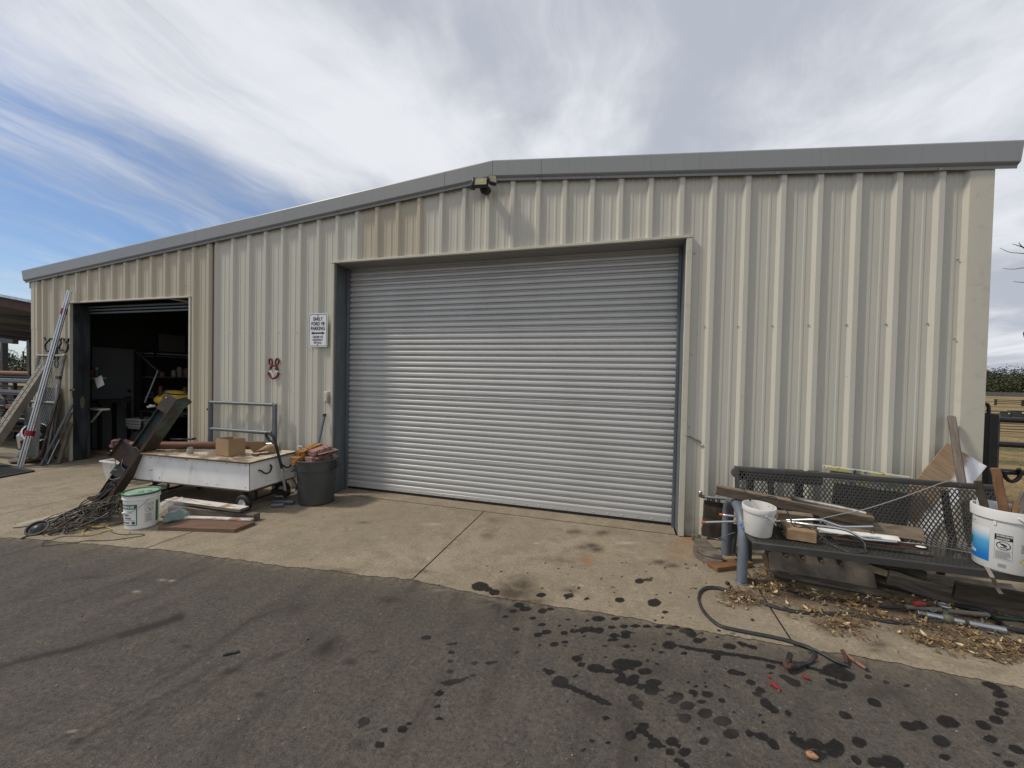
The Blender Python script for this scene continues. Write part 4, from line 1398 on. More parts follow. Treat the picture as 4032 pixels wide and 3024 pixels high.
b0, bl, br = Vector((1.073, -.865, .602)), Vector((.829, -.835, .602)), Vector((1.125, -.69, .602))
bb = bl + br - b0
BH = .205
cb = thing('cardboard_box', 'open brown cardboard box standing on the cart top', 'box', (b0 + bb) / 2)
mb = MB()
for a, b in ((b0, bl), (b0, br), (bl, bb), (br, bb)):
    d = (b - a).normalized()
    inn = Vector((-d.y, d.x, 0))
    if inn.dot((b0 + bb) / 2 - a) < 0:
        inn = -inn
    mb.prism([a, b, b + inn * .004, a + inn * .004], (0, 0, BH))
mb.build('walls', M_CARD, cb, smooth=False)
MB().prism([b0, br, bb, bl], (0, 0, .004)).build('bottom', M_CARDEDGE, cb, smooth=False)
fl = thing('cardboard_sheet', 'curled brown cardboard flap lying beside the open box on the cart', 'cardboard', (1.15, -.6, .602))
q = [br + Vector((.012, .0, .15)), br + Vector((.015, .01, .004)), at('O', 1040, 1268, z=.602), at('O', 980, 1180, z=.66)]


def sheet(rows, th=.003):
    """A thin curved sheet through rows of points."""
    mb_ = MB()
    n_, m2 = len(rows), len(rows[0])
    vs_ = [Vector(p) for r_ in rows for p in r_]
    fs_ = [(i * m2 + j, (i + 1) * m2 + j, (i + 1) * m2 + j + 1, i * m2 + j + 1) for i in range(n_ - 1) for j in range(m2 - 1)]
    mb_.add(vs_, fs_)
    o_ = mb_
    return o_


def solid(o, th):
    md = o.modifiers.new('thickness', 'SOLIDIFY')
    md.thickness = th
    md.offset = 0
    return o


z0 = .604
r1 = [(1.130, -.70, z0 + .155), (1.155, -.66, z0 + .08), (1.185, -.63, z0 + .012)]
r2 = [(1.165, -.56, z0 + .140), (1.20, -.545, z0 + .075), (1.235, -.535, z0 + .012)]
r3 = [(1.20, -.46, z0 + .10), (1.235, -.45, z0 + .06), (1.265, -.44, z0 + .012)]
solid(sheet([spline(r, 5) for r in (r1, r2, r3)]).build('standing_flap', M_CARDEDGE, fl), .004)
r1 = [(1.185, -.63, z0 + .010), (1.25, -.66, z0 + .03), (1.32, -.66, z0 + .055), (1.37, -.62, z0 + .05), (1.385, -.57, z0 + .01)]
r2 = [(1.225, -.535, z0 + .010), (1.27, -.56, z0 + .075), (1.32, -.55, z0 + .105), (1.37, -.52, z0 + .08), (1.395, -.49, z0 + .01)]
r3 = [(1.265, -.44, z0 + .010), (1.29, -.45, z0 + .06), (1.33, -.44, z0 + .085), (1.37, -.43, z0 + .06), (1.395, -.41, z0 + .01)]
solid(sheet([spline(r, 5) for r in (r1, r2, r3)]).build('curled_flap', M_CARD, fl), .004)
jr = thing('glass_jar', 'small dusty jar with a metal lid standing on the cart top', 'jar', (.50, -.90, .601))
MB().lathe([(.0, 0), (.033, .002), (.036, .010), (.036, .055), (.030, .066), (.026, .070)], (.50, -.90, .601), 20).build('glass', M_GLASS, jr)
MB().lathe([(.027, .068), (.029, .069), (.029, .082), (.0, .084)], (.50, -.90, .601), 20).build('lid', M_GALV, jr)
MB().cyl((.50, -.90, .604), (.50, -.90, .635), .031).build('contents', mat('jar_contents', (.22, .18, .13), .8), jr)
tg = thing('trailer_coupling', 'small dark forked iron fitting lying near the front edge of the cart top', 'fitting', at('O', 1165, 1360, z=.602))
c_ = at('O', 1165, 1355, z=.61)
MB().tube(spline([c_ + Vector((-.045, -.01, .004)), c_ + Vector((-.04, -.02, .02)), c_ + Vector((-.01, -.01, .006)), c_ + Vector((.02, .0, .008)), c_ + Vector((.035, .01, .022)), c_ + Vector((.045, .02, .035))], 5), .010, 8).tube(spline([c_ + Vector((.01, .0, .008)), c_ + Vector((.03, -.015, .012)), c_ + Vector((.045, -.01, .026))], 4), .009).build('hook', M_RUST, tg)
bk = thing('black_bracket', 'black flat bracket resting on the rusty pipe by the doorway edge', 'bracket', at('P', 1290, 720, y=-.55))
a_ = at('P', 1240, 722, y=-.56)
b_ = at('P', 1328, 722, y=-.56)
MB().beam(a_, b_, .05, .022).beam(a_ + Vector((-.24, -.05, -.004)), a_ + Vector((0.01, 0, -.004)), .012, .012).box((a_ + b_) / 2 + Vector((.06, 0, .012)), (.012, .05, .02)).build('flat', M_BLKSTEEL, bk, bevel=.002)
rg = thing('rag_heap', 'small crumpled red and brown rag at the left end of the cart top', 'rag', at('P', 360, 830, y=-.72))
rc = at('P', 345, 800, y=-.72)
mb = MB()
random.seed(5)
for i in range(9):
    mb.ball(rc + Vector((random.uniform(-.10, .10), random.uniform(-.05, .05), random.uniform(-.03, .05))), random.uniform(.03, .05), 8, 6, (1.3, .9, .7))
mb.build('folds', mat('rag_cloth', (.13, .06, .055), .95, 0, [((.25, .20, .18), 18, (1, 1, 1), .5, .62, .9), ((.05, .02, .02), 25, (1, 1, 1), .5, .6, .8)], .6, 60), rg, jit=.012)
for i in range(5):
    mb = MB().tube(spline([rc + Vector((random.uniform(-.1, .1), random.uniform(-.05, .05), 0)) for _ in range(3)] + [rc + Vector((random.uniform(-.15, .12), -.02, random.uniform(.03, .10)))], 5), .007, 6)
    mb.build('strand', M_RUST if i % 2 else mat('rag_pink', (.28, .17, .15), .9), rg)

# ---------------------------------------------------------------- steel beam leaning on the cart
B0, B1 = Vector((-.47, -1.205, .0)), Vector((.105, -.80, 1.275))
bx_ = (B1 - B0).normalized()
bw = Vector((.93, .34, 0))
bw = (bw - bx_ * bw.dot(bx_)).normalized()     # normal of the right flange
bt = bx_.cross(bw)                              # towards the camera or away
if bt.y > 0:
    bt = -bt
gb = thing('steel_beam', 'heavy green and rust steel beam leaning on the front edge of the cart', 'beam', B0)


def bpt(s, w, t):
    return B0 + bx_ * s + bw * w + bt * t


LB = (B1 - B0).length
DEP, FW_ = .17, .165


def slab(name, pts2, w0, w1, m):
    """pts2: outline (s, t) extruded between w0 and w1."""
    return MB().prism([bpt(s, w0, t) for s, t in pts2], bw * (w1 - w0)).build(name, m, gb, bevel=.002)


slab('flange', [(.0, .085), (.0, -.05), (.44, -.055), (.47, -.115), (LB - .10, -.115), (LB, -.18), (LB + .06, -.03), (LB + .02, .085)], DEP / 2 - .012, DEP / 2, M_GREENRUST)
slab('flange', [(.0, .06), (.0, -.06), (LB - .02, -.06), (LB - .02, .06)], -DEP / 2, -DEP / 2 + .010, M_DARKGREEN)
MB().prism([bpt(0, -DEP / 2 + .01, .0), bpt(LB - .01, -DEP / 2 + .01, .0), bpt(LB - .01, DEP / 2 - .012, .0), bpt(0, DEP / 2 - .012, .0)], bt * .012).build('web', M_DARKGREEN, gb)
MB().prism([bpt(LB - .20, -DEP / 2 - .004, .062), bpt(LB + .015, -DEP / 2 - .004, .062), bpt(LB + .015, DEP / 2, .088), bpt(LB - .20, DEP / 2, .088)], bt * .010).build('end_plate', M_PLATE, gb)
MB().cyl(bpt(LB - .03, -.045, .074), bpt(LB - .03, -.045, .088), .011, seg=6).build('bolt', M_GALV, gb)
MB().prism([bpt(0, DEP / 2 - .035, .086), bpt(LB - .02, DEP / 2 - .028, .086), bpt(LB - .02, DEP / 2, .086), bpt(0, DEP / 2, .086)], bt * .006).build('edge_strip', M_RUST, gb)
MB().prism([bpt(.50, -DEP / 2 - .13, .055), bpt(.74, -DEP / 2 - .12, .055), bpt(.72, DEP / 2 - .03, .07), bpt(.50, DEP / 2 - .03, .07)], bt * .008).prism([bpt(.50, -DEP / 2 - .135, .055), bpt(.74, -DEP / 2 - .125, .055), bpt(.74, -DEP / 2 - .120, .02), bpt(.50, -DEP / 2 - .130, .02)], bt * .045).build('side_plate', M_PLATE, gb, bevel=.002)
MB().prism([bpt(.33, -DEP / 2 - .03, .05), bpt(.46, -DEP / 2 - .02, .05), bpt(.46, DEP / 2 - .04, .06), bpt(.33, DEP / 2 - .04, .06)], bt * .006).build('side_plate', M_DARKGREEN, gb)
for s_, w_ in ((.20, -.01), (.13, -.02)):
    MB().cyl(bpt(s_, w_, .013), bpt(s_, w_, .0145), .011, seg=10).build('bolt_hole', M_WHITEP, gb)
for q in ([(.50, -.09, .07), (.46, -.12, .09), (.40, -.10, .10), (.42, -.04, .09)], [(.72, -.03, .08), (.75, .0, .10), (.73, .05, .09)], [(.55, -.06, .08), (.49, -.02, .10), (.45, .04, .09)], [(.34, -.09, .08), (.30, -.02, .11), (.36, .05, .09)]):
    MB().tube(spline([bpt(*p) for p in q], 5), .0028, 6).build('tie_wire', M_WIREG, gb)
MB().prism([bpt(-.005, -.12, -.06), bpt(-.005, -.12, .12), bpt(.02, -.12, .12), bpt(.02, -.12, -.06)], bw * .28).build('foot_plate', M_RUST, gb)

# ---------------------------------------------------------------- heap of old wire
wt = thing('wire_tangle', 'tangled heap of old black and brown wire on the concrete at the beam foot', 'wire', (-.30, -1.55, 0))
random.seed(21)


def gz(k_, x, y, h=0.0):
    p = at(k_, x, y, z=0)
    return Vector((p.x, p.y, max(.006, h)))


heads = [(2080, 330), (1980, 260), (2060, 560), (1900, 420), (2100, 800)]
for i in range(58):
    hx, hy = random.choice(heads)
    t_end = random.random()
    ex, ey = 1300 - 950 * t_end + random.uniform(-150, 250), 930 + random.uniform(-70, 190)
    if t_end > .75:
        ex, ey = random.uniform(420, 760), random.uniform(930, 1130)
    n_ = random.randint(3, 5)
    pts = []
    for j in range(n_ + 2):
        t = j / (n_ + 1)
        x = hx + (ex - hx) * t + random.uniform(-160, 160) * (1 if 0 < j < n_ + 1 else .3)
        y = hy + (ey - hy) * (t ** .75) + random.uniform(-50, 60) * (1 if 0 < j < n_ + 1 else .3)
        base = gz('J', x, max(y, 640 + random.uniform(0, 260)))
        h = (1 - t) ** 1.2 * random.uniform(.05, .24) + random.uniform(.0, .03)
        pts.append(Vector((base.x, base.y, .006 + h)))
    r_ = random.choice((.003, .0035, .0045, .006, .0075))
    MB().tube(spline(pts, 7), r_, 6).build('wire', random.choice((M_WIRE, M_WIRE, M_WIREB, M_WIREB, M_CABLE)), wt)
for q, r_, m_, hs in (([(2090, 10), (1800, 250), (1650, 370), (1380, 460), (1230, 640), (1120, 770), (1000, 880)], .006, M_WIRE, (.33, .26, .20, .13, .07, .02, .006)),
                      ([(2060, 20), (1850, 130), (1750, 280), (1600, 390), (1290, 560), (1270, 640)], .006, M_WIREB, (.33, .30, .25, .19, .1, .06)),
                      ([(1350, 690), (1400, 560), (1250, 640), (1200, 700), (1290, 670), (1370, 710)], .011, M_CABLE, (.02, .10, .06, .03, .05, .01)),
                      ([(680, 1125), (900, 1060), (1250, 920), (1450, 740), (1900, 520), (2120, 500)], .007, M_WIRE, (.006, .006, .02, .09, .16, .14)),
                      ([(2180, 890), (1900, 960), (1650, 1020), (1440, 1010), (1360, 930), (1430, 850), (1700, 880), (2000, 860), (2110, 700), (2110, 420)], .007, M_CABLE, (.01, .01, .01, .01, .012, .02, .02, .04, .09, .17)),
                      ([(560, 1335), (900, 1310), (1350, 1250), (1440, 1235), (1900, 1225), (2212, 1185), (2500, 1140), (2540, 1110), (2400, 1105), (2150, 1115), (1980, 1090), (1890, 1040)], .0035, M_WIREB, None),
                      ([(560, 1335), (590, 1260), (760, 1220), (930, 1160), (1200, 1145), (1500, 1140), (1850, 1045)], .003, M_WIREB, None),
                      ([(160, 1195), (260, 1155), (420, 1125)], .006, M_WIRE, None),
                      ([(10, 985), (150, 975), (300, 950)], .004, M_WIRE, None),
                      ([(720, 1120), (980, 990), (1100, 870)], .0045, M_WIRE, None),
                      ([(260, 1090), (330, 1070), (420, 1085), (300, 1140)], .004, M_WIRE, None)):
    MB().tube(spline([gz('J', x, y) + Vector((0, 0, (hs[i] if hs else 0))) if not hs or hs[i] < .012 else at('J', x, y, y=at('J', x, max(y, 700), z=0).y * .35 - .95) for i, (x, y) in enumerate(q)], 7), r_, 6).build('wire', m_, wt)
yl = [(1265, 845), (1350, 905), (1480, 965), (1700, 985), (1830, 990), (1900, 1020), (1860, 1050), (1640, 1090), (1450, 1125), (1350, 1115), (1360, 1070), (1470, 970), (1520, 880), (1480, 790)]
o = MB().tube(spline([gz('J', x, y) + Vector((0, 0, .010 if i < 12 else .04)) for i, (x, y) in enumerate(yl)], 7), .0042, 6).build('wire', M_WIREY, wt)
o['label'] = 'yellow wire looping over the front of the heap'
cpts = [at('J', 1640, 370, y=-1.28), at('J', 1760, 320, y=-1.25), at('J', 1900, 250, y=-1.20), at('J', 2020, 190, y=-1.16)]
sp = spline(cpts, 10)
MB().tube(sp, [.024 + .004 * (i % 2) for i in range(len(sp))], 12).build('corrugated_hose', M_CABLE, wt)
MB().prism([gz('J', 1370, 860, .05), gz('J', 1400, 800, .06), gz('J', 1460, 800, .07), gz('J', 1440, 850, .05)], (.01, .01, .004)).build('paper_scrap', M_WHITEP, wt)
MB().ball(at('J', 1940, 130, y=-1.18), .035, 10, 6, (1, 1, .8)).tube(spline([at('J', 1900, 100, y=-1.2), at('J', 1960, 160, y=-1.2), at('J', 2010, 140, y=-1.2)], 4), .012).build('cable_clamp', M_BLKSTEEL, wt)

# round black wheel cap
dc = thing('black_pulley', 'round black dished cap tilted on the concrete at the left end of the wire heap', 'cap', at('J', 470, 1100, z=0))
c_ = at('J', 475, 1005, z=.04) + Vector((0, 0, .012))
rt = (Matrix.Rotation(R(38), 3, 'Z') @ Matrix.Rotation(R(38), 3, 'X'))
sc_ = .72
MB().lathe([(r * sc_, z * sc_) for r, z in [(.050, -.03), (.085, -.028), (.112, -.012), (.118, .0), (.112, .014), (.098, .012), (.090, -.006), (.060, .000), (.040, .016), (.0, .022)]], c_, 28, rt).build('dish', M_BLACK, dc)
MB().lathe([(r * sc_, z * sc_) for r, z in [(.070, -.004), (.055, .008), (.035, .020), (.0, .026)]], c_, 20, rt).build('hub', M_BLKSTEEL, dc)

# ---------------------------------------------------------------- white pail with green lid
gk = Vector((.815, -1.585, 0))
pl = thing('green_lidded_bucket', 'white plastic pail with green lid and green printed label on the concrete', 'bucket', gk)
MB().lathe([(.0, .002), (.122, .002), (.128, .008), (.142, .30), (.143, .305), (.149, .306), (.149, .318), (.1435, .320), (.1435, .338), (.151, .339), (.151, .352), (.146, .354)], gk, 40).build('pail', M_WHITEP, pl)
MB().lathe([(.150, .350), (.156, .351), (.157, .366), (.150, .372), (.138, .366), (.136, .360)], gk, 40).build('lid_rim', M_GREEN, pl)
MB().lathe([(.1365, .360), (.130, .361), (.0, .362)], gk, 40).build('lid_top', M_GREENLID, pl)
MB().box(gk + Vector((.02, -.02, .366)), (.03, .045, .008), Matrix.Rotation(.6, 3, 'Z')).cyl(gk + Vector((.065, .03, .362)), gk + Vector((.065, .03, .370)), .018, seg=12).cyl(gk + Vector((-.01, -.01, .362)), gk + Vector((-.01, -.01, .368)), .010, seg=10).build('lid_spout', M_GREENLID, pl)
VIEW = math.atan2(CAM_POS.y - gk.y, CAM_POS.x - gk.x)


def wrap(mb_, c, rf, a0, vs, fs, lift=.0008):
    """Bend flat lettering (x, z in metres) round an upright pail of radius rf(z)."""
    mb_.add([c + Vector(((rf(z) + lift) * math.cos(a0 + x / rf(z)), (rf(z) + lift) * math.sin(a0 + x / rf(z)), z)) for x, z in vs], fs)


def wrap_rect(mb_, c, rf, a0, x0, x1, z0, z1, lift=.0006, n=10):
    vs_, fs_ = [], []
    for i in range(n + 1):
        x = x0 + (x1 - x0) * i / n
        vs_ += [(x, z0), (x, z1)]
    fs_ = [(2 * i, 2 * i + 2, 2 * i + 3, 2 * i + 1) for i in range(n)]
    wrap(mb_, c, rf, a0, vs_, fs_, lift)


def wrap_text(mb_, c, rf, a0, s, size, x, z, bold=0.0, sx=1.0, lift=.0014, align='CENTER'):
    tv, tf = text_mesh(s, size, bold, align)
    wrap(mb_, c, rf, a0, [(x + v.x * sx, z + v.y) for v in tv], tf, lift)


def no_child_sign(mb_, c, rf, a0, x, z, r):
    for i in range(28):
        a, b = 2 * math.pi * i / 28, 2 * math.pi * (i + 1) / 28
        wrap(mb_, c, rf, a0, [(x + r * math.cos(t) * q, z + r * .92 * math.sin(t) * q) for t, q in ((a, 1), (b, 1), (b, .87), (a, .87))], [(0, 1, 2, 3)], .0014)
    d = r * .92
    wrap(mb_, c, rf, a0, [(x - d * .72, z + d * .60), (x - d * .60, z + d * .72), (x + d * .72, z - d * .60), (x + d * .60, z - d * .72)], [(0, 3, 2, 1)], .0016)
    wrap(mb_, c, rf, a0, [(x - d * .5, z + d * .25), (x - d * .1, z + d * .5), (x + d * .45, z + d * .2), (x + d * .6, z - d * .05), (x + d * .2, z - d * .1), (x - d * .2, z + d * .05)], [(5, 4, 3, 2, 1, 0)], .0012)
    wrap(mb_, c, rf, a0, [(x - d * .5, z - d * .35), (x - d * .45, z - d * .55), (x + d * .25, z - d * .55), (x + d * .2, z - d * .35)], [(0, 1, 2, 3)], .0012)


rf = lambda z: .1275 + .0145 * (z / .30)
A0 = VIEW
gm, wm, im, fm = MB(), MB(), MB(), MB()
wrap_rect(gm, gk, rf, A0, -.215, -.035, .045, .262)
g2 = gm.build('label_green', M_GREEN, pl, smooth=False)
wrap_rect(wm, gk, rf, A0, -.205, -.043, .053, .213, .0012)
wm.build('label_white', M_SIGNW, pl, smooth=False)
tm = MB()
wrap_text(tm, gk, rf, A0, 'GREENLEE', .034, -.132, .236, .001, .95)
tm.build('brand_lettering', M_SIGNW, pl, smooth=False)
for z_, x_, w_ in ((.190, -.09, .06), (.178, -.095, .04)):
    wrap_rect(im, gk, rf, A0, x_ - w_ / 2, x_ + w_ / 2, z_, z_ + .005, .002, 4)
wrap_rect(im, gk, rf, A0, -.155, -.105, .145, .162, .002, 4)
wrap_rect(im, gk, rf, A0, -.155, -.085, .113, .130, .002, 4)
wrap_rect(im, gk, rf, A0, -.18, -.055, .098, .103, .002, 6)
wrap_rect(im, gk, rf, A0, -.18, -.10, .065, .085, .002, 6)
im.build('print', M_GREYINK, pl, smooth=False)
gq = MB()
wrap_rect(gq, gk, rf, A0, -.078, -.050, .060, .088, .002, 3)
wrap_rect(gq, gk, rf, A0, .118, .155, .05, .27, .0008, 4)
gq.build('label_patch', M_GREEN, pl, smooth=False)
X0 = .058
for (x0, x1, z0, z1) in ((X0 - .036, X0 + .036, .2655, .267), (X0 - .036, X0 + .036, .061, .0625), (X0 - .036, X0 - .0345, .061, .267), (X0 + .0345, X0 + .036, .061, .267), (X0 - .036, X0 + .036, .233, .2342), (X0 - .036, X0 + .036, .160, .1612)):
    wrap_rect(fm, gk, rf, A0, x0, x1, z0, z1, .001, 4)
no_child_sign(fm, gk, rf, A0, X0, .197, .031)
random.seed(3)
for i in range(13):
    wrap_rect(fm, gk, rf, A0, X0 - .03, X0 + random.uniform(.012, .03), .152 - i * .0066, .155 - i * .0066, .001, 3)
wrap_text(fm, gk, rf, A0, 'WARNING', .015, X0 + .004, .2535, .0002, .9)
wrap_text(fm, gk, rf, A0, 'ADVERTENCIA', .011, X0 + .004, .2405, .0002, .8)
fm.build('warning_print', M_GREYINK, pl, smooth=False)
ea = VIEW + .42
e1 = gk + Vector((.146 * math.cos(ea), .146 * math.sin(ea), .318))
ea2 = VIEW - 1.25
e2 = gk + Vector((.150 * math.cos(ea2), .150 * math.sin(ea2), .175))
MB().box(e1, (.02, .035, .025), Matrix.Rotation(ea, 3, 'Z')).build('handle_ear', M_WHITEP, pl, bevel=.003)
arc = []
for i in range(9):
    t = i / 8
    a = ea + (ea2 - ea) * t
    rr = .149 + .012 * math.sin(math.pi * t)
    arc.append(gk + Vector((rr * math.cos(a), rr * math.sin(a), .315 + (.16 - .315) * t - .03 * math.sin(math.pi * t))))
MB().tube(spline(arc, 4), .0025, 6).build('wire_handle', M_WIREG, pl)
MB().tube([e2 + Vector((-.004, .0, 0)), e2 + Vector((.035, .030, .002)) * 1.0], .011, 10).build('handle_grip', M_WHITEP, pl)

# ---------------------------------------------------------------- boards on the ground by the pail
a, b, c, d = at('H', 555, 712, z=.038), at('H', 1740, 752, z=.038), at('H', 2045, 638, z=.038), at('H', 1130, 556, z=.038)
ax = (b - a).normalized()
pw = MB()
me_pts = [a, b, c, d]
o = plank('plywood_board', (a + d) / 2, (b + c) / 2, (d - a).length * .9, .034, M_PLYRED, None, bevel=.003)
me = o.data
# follow the board's slightly splayed outline
mi = o.matrix_basis.inverted()
loc = [mi @ p for p in me_pts]
for v in me.vertices:
    t = (v.co.x - loc[0].x) / max(1e-6, (loc[1].x - loc[0].x))
    t = min(max(t, 0), 1)
    lo, hi = (loc[0].y + (loc[1].y - loc[0].y) * t, loc[3].y + (loc[2].y - loc[3].y) * t)
    s = 0 if v.co.y < 0 else 1
    v.co.y = lo if s == 0 else hi
    xl = (loc[0].x, loc[3].x)[s]
    xr = (loc[1].x, loc[2].x)[s]
    v.co.x = xl + (xr - xl) * t
o.location.z = .019
tag(o, 'wide red-brown board lying flat on the concrete beside the pail', 'board')
t1, t0 = at('H', 2075, 560, z=.05), at('H', 830, 430, z=.05)
o = plank('timber', t0 + Vector((0, 0, -.010)), t1 + Vector((0, 0, -.010)), .085, .075, M_WOODGREY, None, bevel=.004)
tag(o, 'square weathered timber lying behind the red-brown board', 'timber')
t1, t0 = at('H', 2010, 612, z=.050), at('H', 700, 560, z=.050)
o = plank('lath', t0, t1, .05, .018, M_WHITEBOARD)
tag(o, 'thin pale strip of wood along the rear edge of the red-brown board', 'lath')
t1, t0 = at('H', 1885, 462, z=.118), at('H', 810, 322, z=.108)
o = plank('white_plank', t0, t1, .115, .030, M_WOODGREY, None, up=(.02, -.02, 1), bevel=.002, warp=.0008)
tag(o, 'plank with flaking white paint and a brown bare patch lying on the timber', 'plank')
q_ = plank('paint_layer', t0 + Vector((0, 0, .0157)), t1 + Vector((0, 0, .0157)), .112, .0016, M_WHITEBOARD, None, up=(.02, -.02, 1), bevel=.0004, warp=.0003)
q_.parent = o
q_.matrix_basis = o.matrix_basis.inverted() @ q_.matrix_basis
t1, t0 = at('H', 1520, 505, z=.02), at('H', 1370, 470, z=.02)
o = plank('wood_offcut', t0 + Vector((0, 0, .03)), t1 + Vector((0, .05, .03)), .12, .05, M_WOODDK)
tag(o, 'dark rotten offcut wedged between the flaking plank and the timber', 'offcut')
# towel
tw = []
random.seed(9)
oc = [at('H', 690, 650, z=.045), at('H', 870, 632, z=.045), at('H', 1120, 562, z=.045), at('H', 1090, 500, z=.09), at('H', 965, 472, z=.10), at('H', 760, 520, z=.075)]
L0, L1 = [oc[0], oc[1], oc[2]], [oc[5], oc[4], oc[3]]
lo, hi = spline(L0, 10), spline(L1, 10)
rows = []
for i, (p, q) in enumerate(zip(lo, hi)):
    r_ = []
    for j in range(11):
        t = j / 10
        v = p.lerp(q, t)
        v.z += .028 * math.sin(math.pi * min(t * 1.1, 1)) * math.sin(math.pi * i / 20) + .016 * mnoise.noise(Vector((v.x * 13, v.y * 13, 2))) + .010 * mnoise.noise(Vector((v.x * 34, v.y * 34, 5)))
        r_.append(v)
    rows.append(r_)
o = solid(sheet(rows).build('towel', M_TOWEL, None, ang=180), .010)
tag(o, 'crumpled teal towel lying on the red-brown board', 'towel')
# clear plastic bag
bc = at('H', 740, 450, z=.08)
vs, fs = [], []
random.seed(4)
for i in range(13):
    for j in range(13):
        u, v = i / 12 - .5, j / 12 - .5
        h = .17 * max(0, 1 - (2.0 * u) ** 2) * max(0, 1 - (1.6 * v) ** 2) + .02 * mnoise.noise(Vector((u * 11, v * 11, 7)))
        vs.append(bc + Vector((u * .26 + v * .14 + .03 * mnoise.noise(Vector((u * 8, v * 8, 1))), v * .26 + .05, h - .075 + (.05 if v > .3 else 0))))
fs = [(i * 13 + j, (i + 1) * 13 + j, (i + 1) * 13 + j + 1, i * 13 + j + 1) for i in range(12) for j in range(12)]
tag(MB().add(vs, fs).build('plastic_bag', M_BAG, None, ang=25), 'crumpled clear plastic bag beside the pail on the boards', 'bag')
pv = [at('P', 770, 1410, z=.03), at('P', 850, 1395, z=.06), at('P', 930, 1390, z=.07), at('P', 970, 1405, z=.05), at('P', 940, 1430, z=.03)]
tag(MB().tube(spline(pv, 6), .022, 10).build('bent_pipe', M_DIRTYP, None), 'pale bent piece of plastic pipe on the ground beneath the cart', 'pipe')
# tub behind the cart's left end
tb = at('P', 235, 1320, z=0) + Vector((-.02, .16, 0))
tt = thing('plastic_tub', 'translucent white plastic tub on the ground behind the left end of the cart', 'tub', tb)
vs = []
for (w, dd, z) in ((.16, .15, 0), (.20, .185, .30)):
    vs += [tb + Vector((sx * w, sy * dd, z)) for sx, sy in ((-1, -1), (1, -1), (1, 1), (-1, 1))]
MB().add(vs, [(3, 2, 1, 0), (0, 1, 5, 4), (1, 2, 6, 5), (2, 3, 7, 6), (3, 0, 4, 7)]).build('body', M_TUB, tt, bevel=.01)
mb = MB()
for (sx, sy, lx, ly) in ((0, -1, .43, .03), (0, 1, .43, .03), (-1, 0, .03, .35), (1, 0, .03, .35)):
    mb.box(tb + Vector((sx * .20, sy * .187, .302)), (lx, ly, .018))
mb.build('rim', M_WHITEP, tt)

# loose wire, stuff under the right end of the cart
for i, (pts, r_) in enumerate((([(.9, .0, .30), (1.45, -.25, .18), (1.62, -.40, .12), (1.60, -.30, .30), (1.50, -.18, .36)], .008), ([(1.55, -.30, .35), (1.66, -.34, .20), (1.60, -.42, .08), (1.40, -.50, .05)], .007), ([(1.58, -.26, .36), (1.70, -.30, .24), (1.66, -.40, .10), (1.45, -.45, .03)], .006))):
    tag(MB().tube(spline(pts, 7), r_, 8).build('hanging_cable', M_DIRTYP if i else M_CABLE, None), ('black cable sagging behind the cart', 'pale cord drooping at the right end of the cart', 'thin pale cord hanging beside the bin and cart')[i], 'cable')
for i, (p, q) in enumerate((((1.50, -.62, .03), (1.74, -.55, .03)), ((1.58, -.72, .025), (1.70, -.66, .025)))):
    tag(MB().cyl(p, q, .024, seg=14).build('pipe_offcut', M_JAMB if i == 0 else M_GREYSTEEL, None), ('dark pipe offcut on the ground between cart and bin', 'short grey pipe offcut on the ground by the cart wheel')[i], 'pipe')

# ---------------------------------------------------------------- tube frame behind the cart
gf = thing('tube_frame', 'grey steel tube frame with two rails leaning on the wall behind the cart', 'frame', (.40, -.11, 0))
gy = -.105
TL, TR = at('O', 150, 185, y=gy), at('O', 1560, 245, y=gy)
LL, LR = at('O', 130, 760, y=gy), at('O', 1530, 860, y=gy)
MB().tube([Vector((TL.x, gy, 0)), TL + Vector((0, 0, .012))], .024, 14).build('post', M_GREYSTEEL, gf)
MB().beam(Vector((TR.x + .0, gy, 0)), TR + Vector((0, 0, .012)), .05, .05, (0, 1, 0)).build('post', M_GREYSTEEL, gf, bevel=.006)
MB().tube([TL, TR - Vector((.03, 0, 0))], .0225, 14).build('rail', M_GREYSTEEL, gf)
MB().tube([LL, LR - Vector((.03, 0, 0))], .0225, 14).build('rail', M_GREYSTEEL, gf)
m1 = LL.lerp(LR, .69)
MB().tube([m1, LR - Vector((.03, 0, 0))], .0262, 14).build('sleeve', M_GREYSTEEL, gf)
MB().ball(at('O', 98, 340, y=gy), .016, 8, 6).build('knob', M_BLACK, gf)

# ---------------------------------------------------------------- bin with insulation and a pipe
bc = Vector((1.905, -.365, 0))
HB = .555
bn = thing('grey_bin', 'dark grey round plastic bin heaped with insulation offcuts beside the big door', 'bin', bc)
prof = [(.0, .004), (.195, .004), (.205, .014), (.226, .42), (.2275, .425), (.240, .428), (.246, HB - .02), (.256, HB - .018), (.258, HB), (.250, HB + .004), (.243, HB - .004), (.230, .42), (.20, .03), (.0, .03)]
MB().lathe(prof, bc, 44).build('body', M_BINP, bn)
for a in (R(-128), R(40)):
    d = Vector((math.cos(a), math.sin(a), 0))
    t = Vector((-d.y, d.x, 0))
    MB().add([bc + d * .236 + t * .06 + Vector((0, 0, .50)), bc + d * .236 - t * .06 + Vector((0, 0, .50)), bc + d * .300 - t * .045 + Vector((0, 0, .42)), bc + d * .300 + t * .045 + Vector((0, 0, .42)),
              bc + d * .232 + t * .06 + Vector((0, 0, .42)), bc + d * .232 - t * .06 + Vector((0, 0, .42))], [(0, 1, 2, 3), (4, 3, 2, 5), (0, 3, 4), (1, 5, 2)]).build('handle', M_BINP, bn)
d = Vector((math.cos(R(-5)), math.sin(R(-5)), 0))
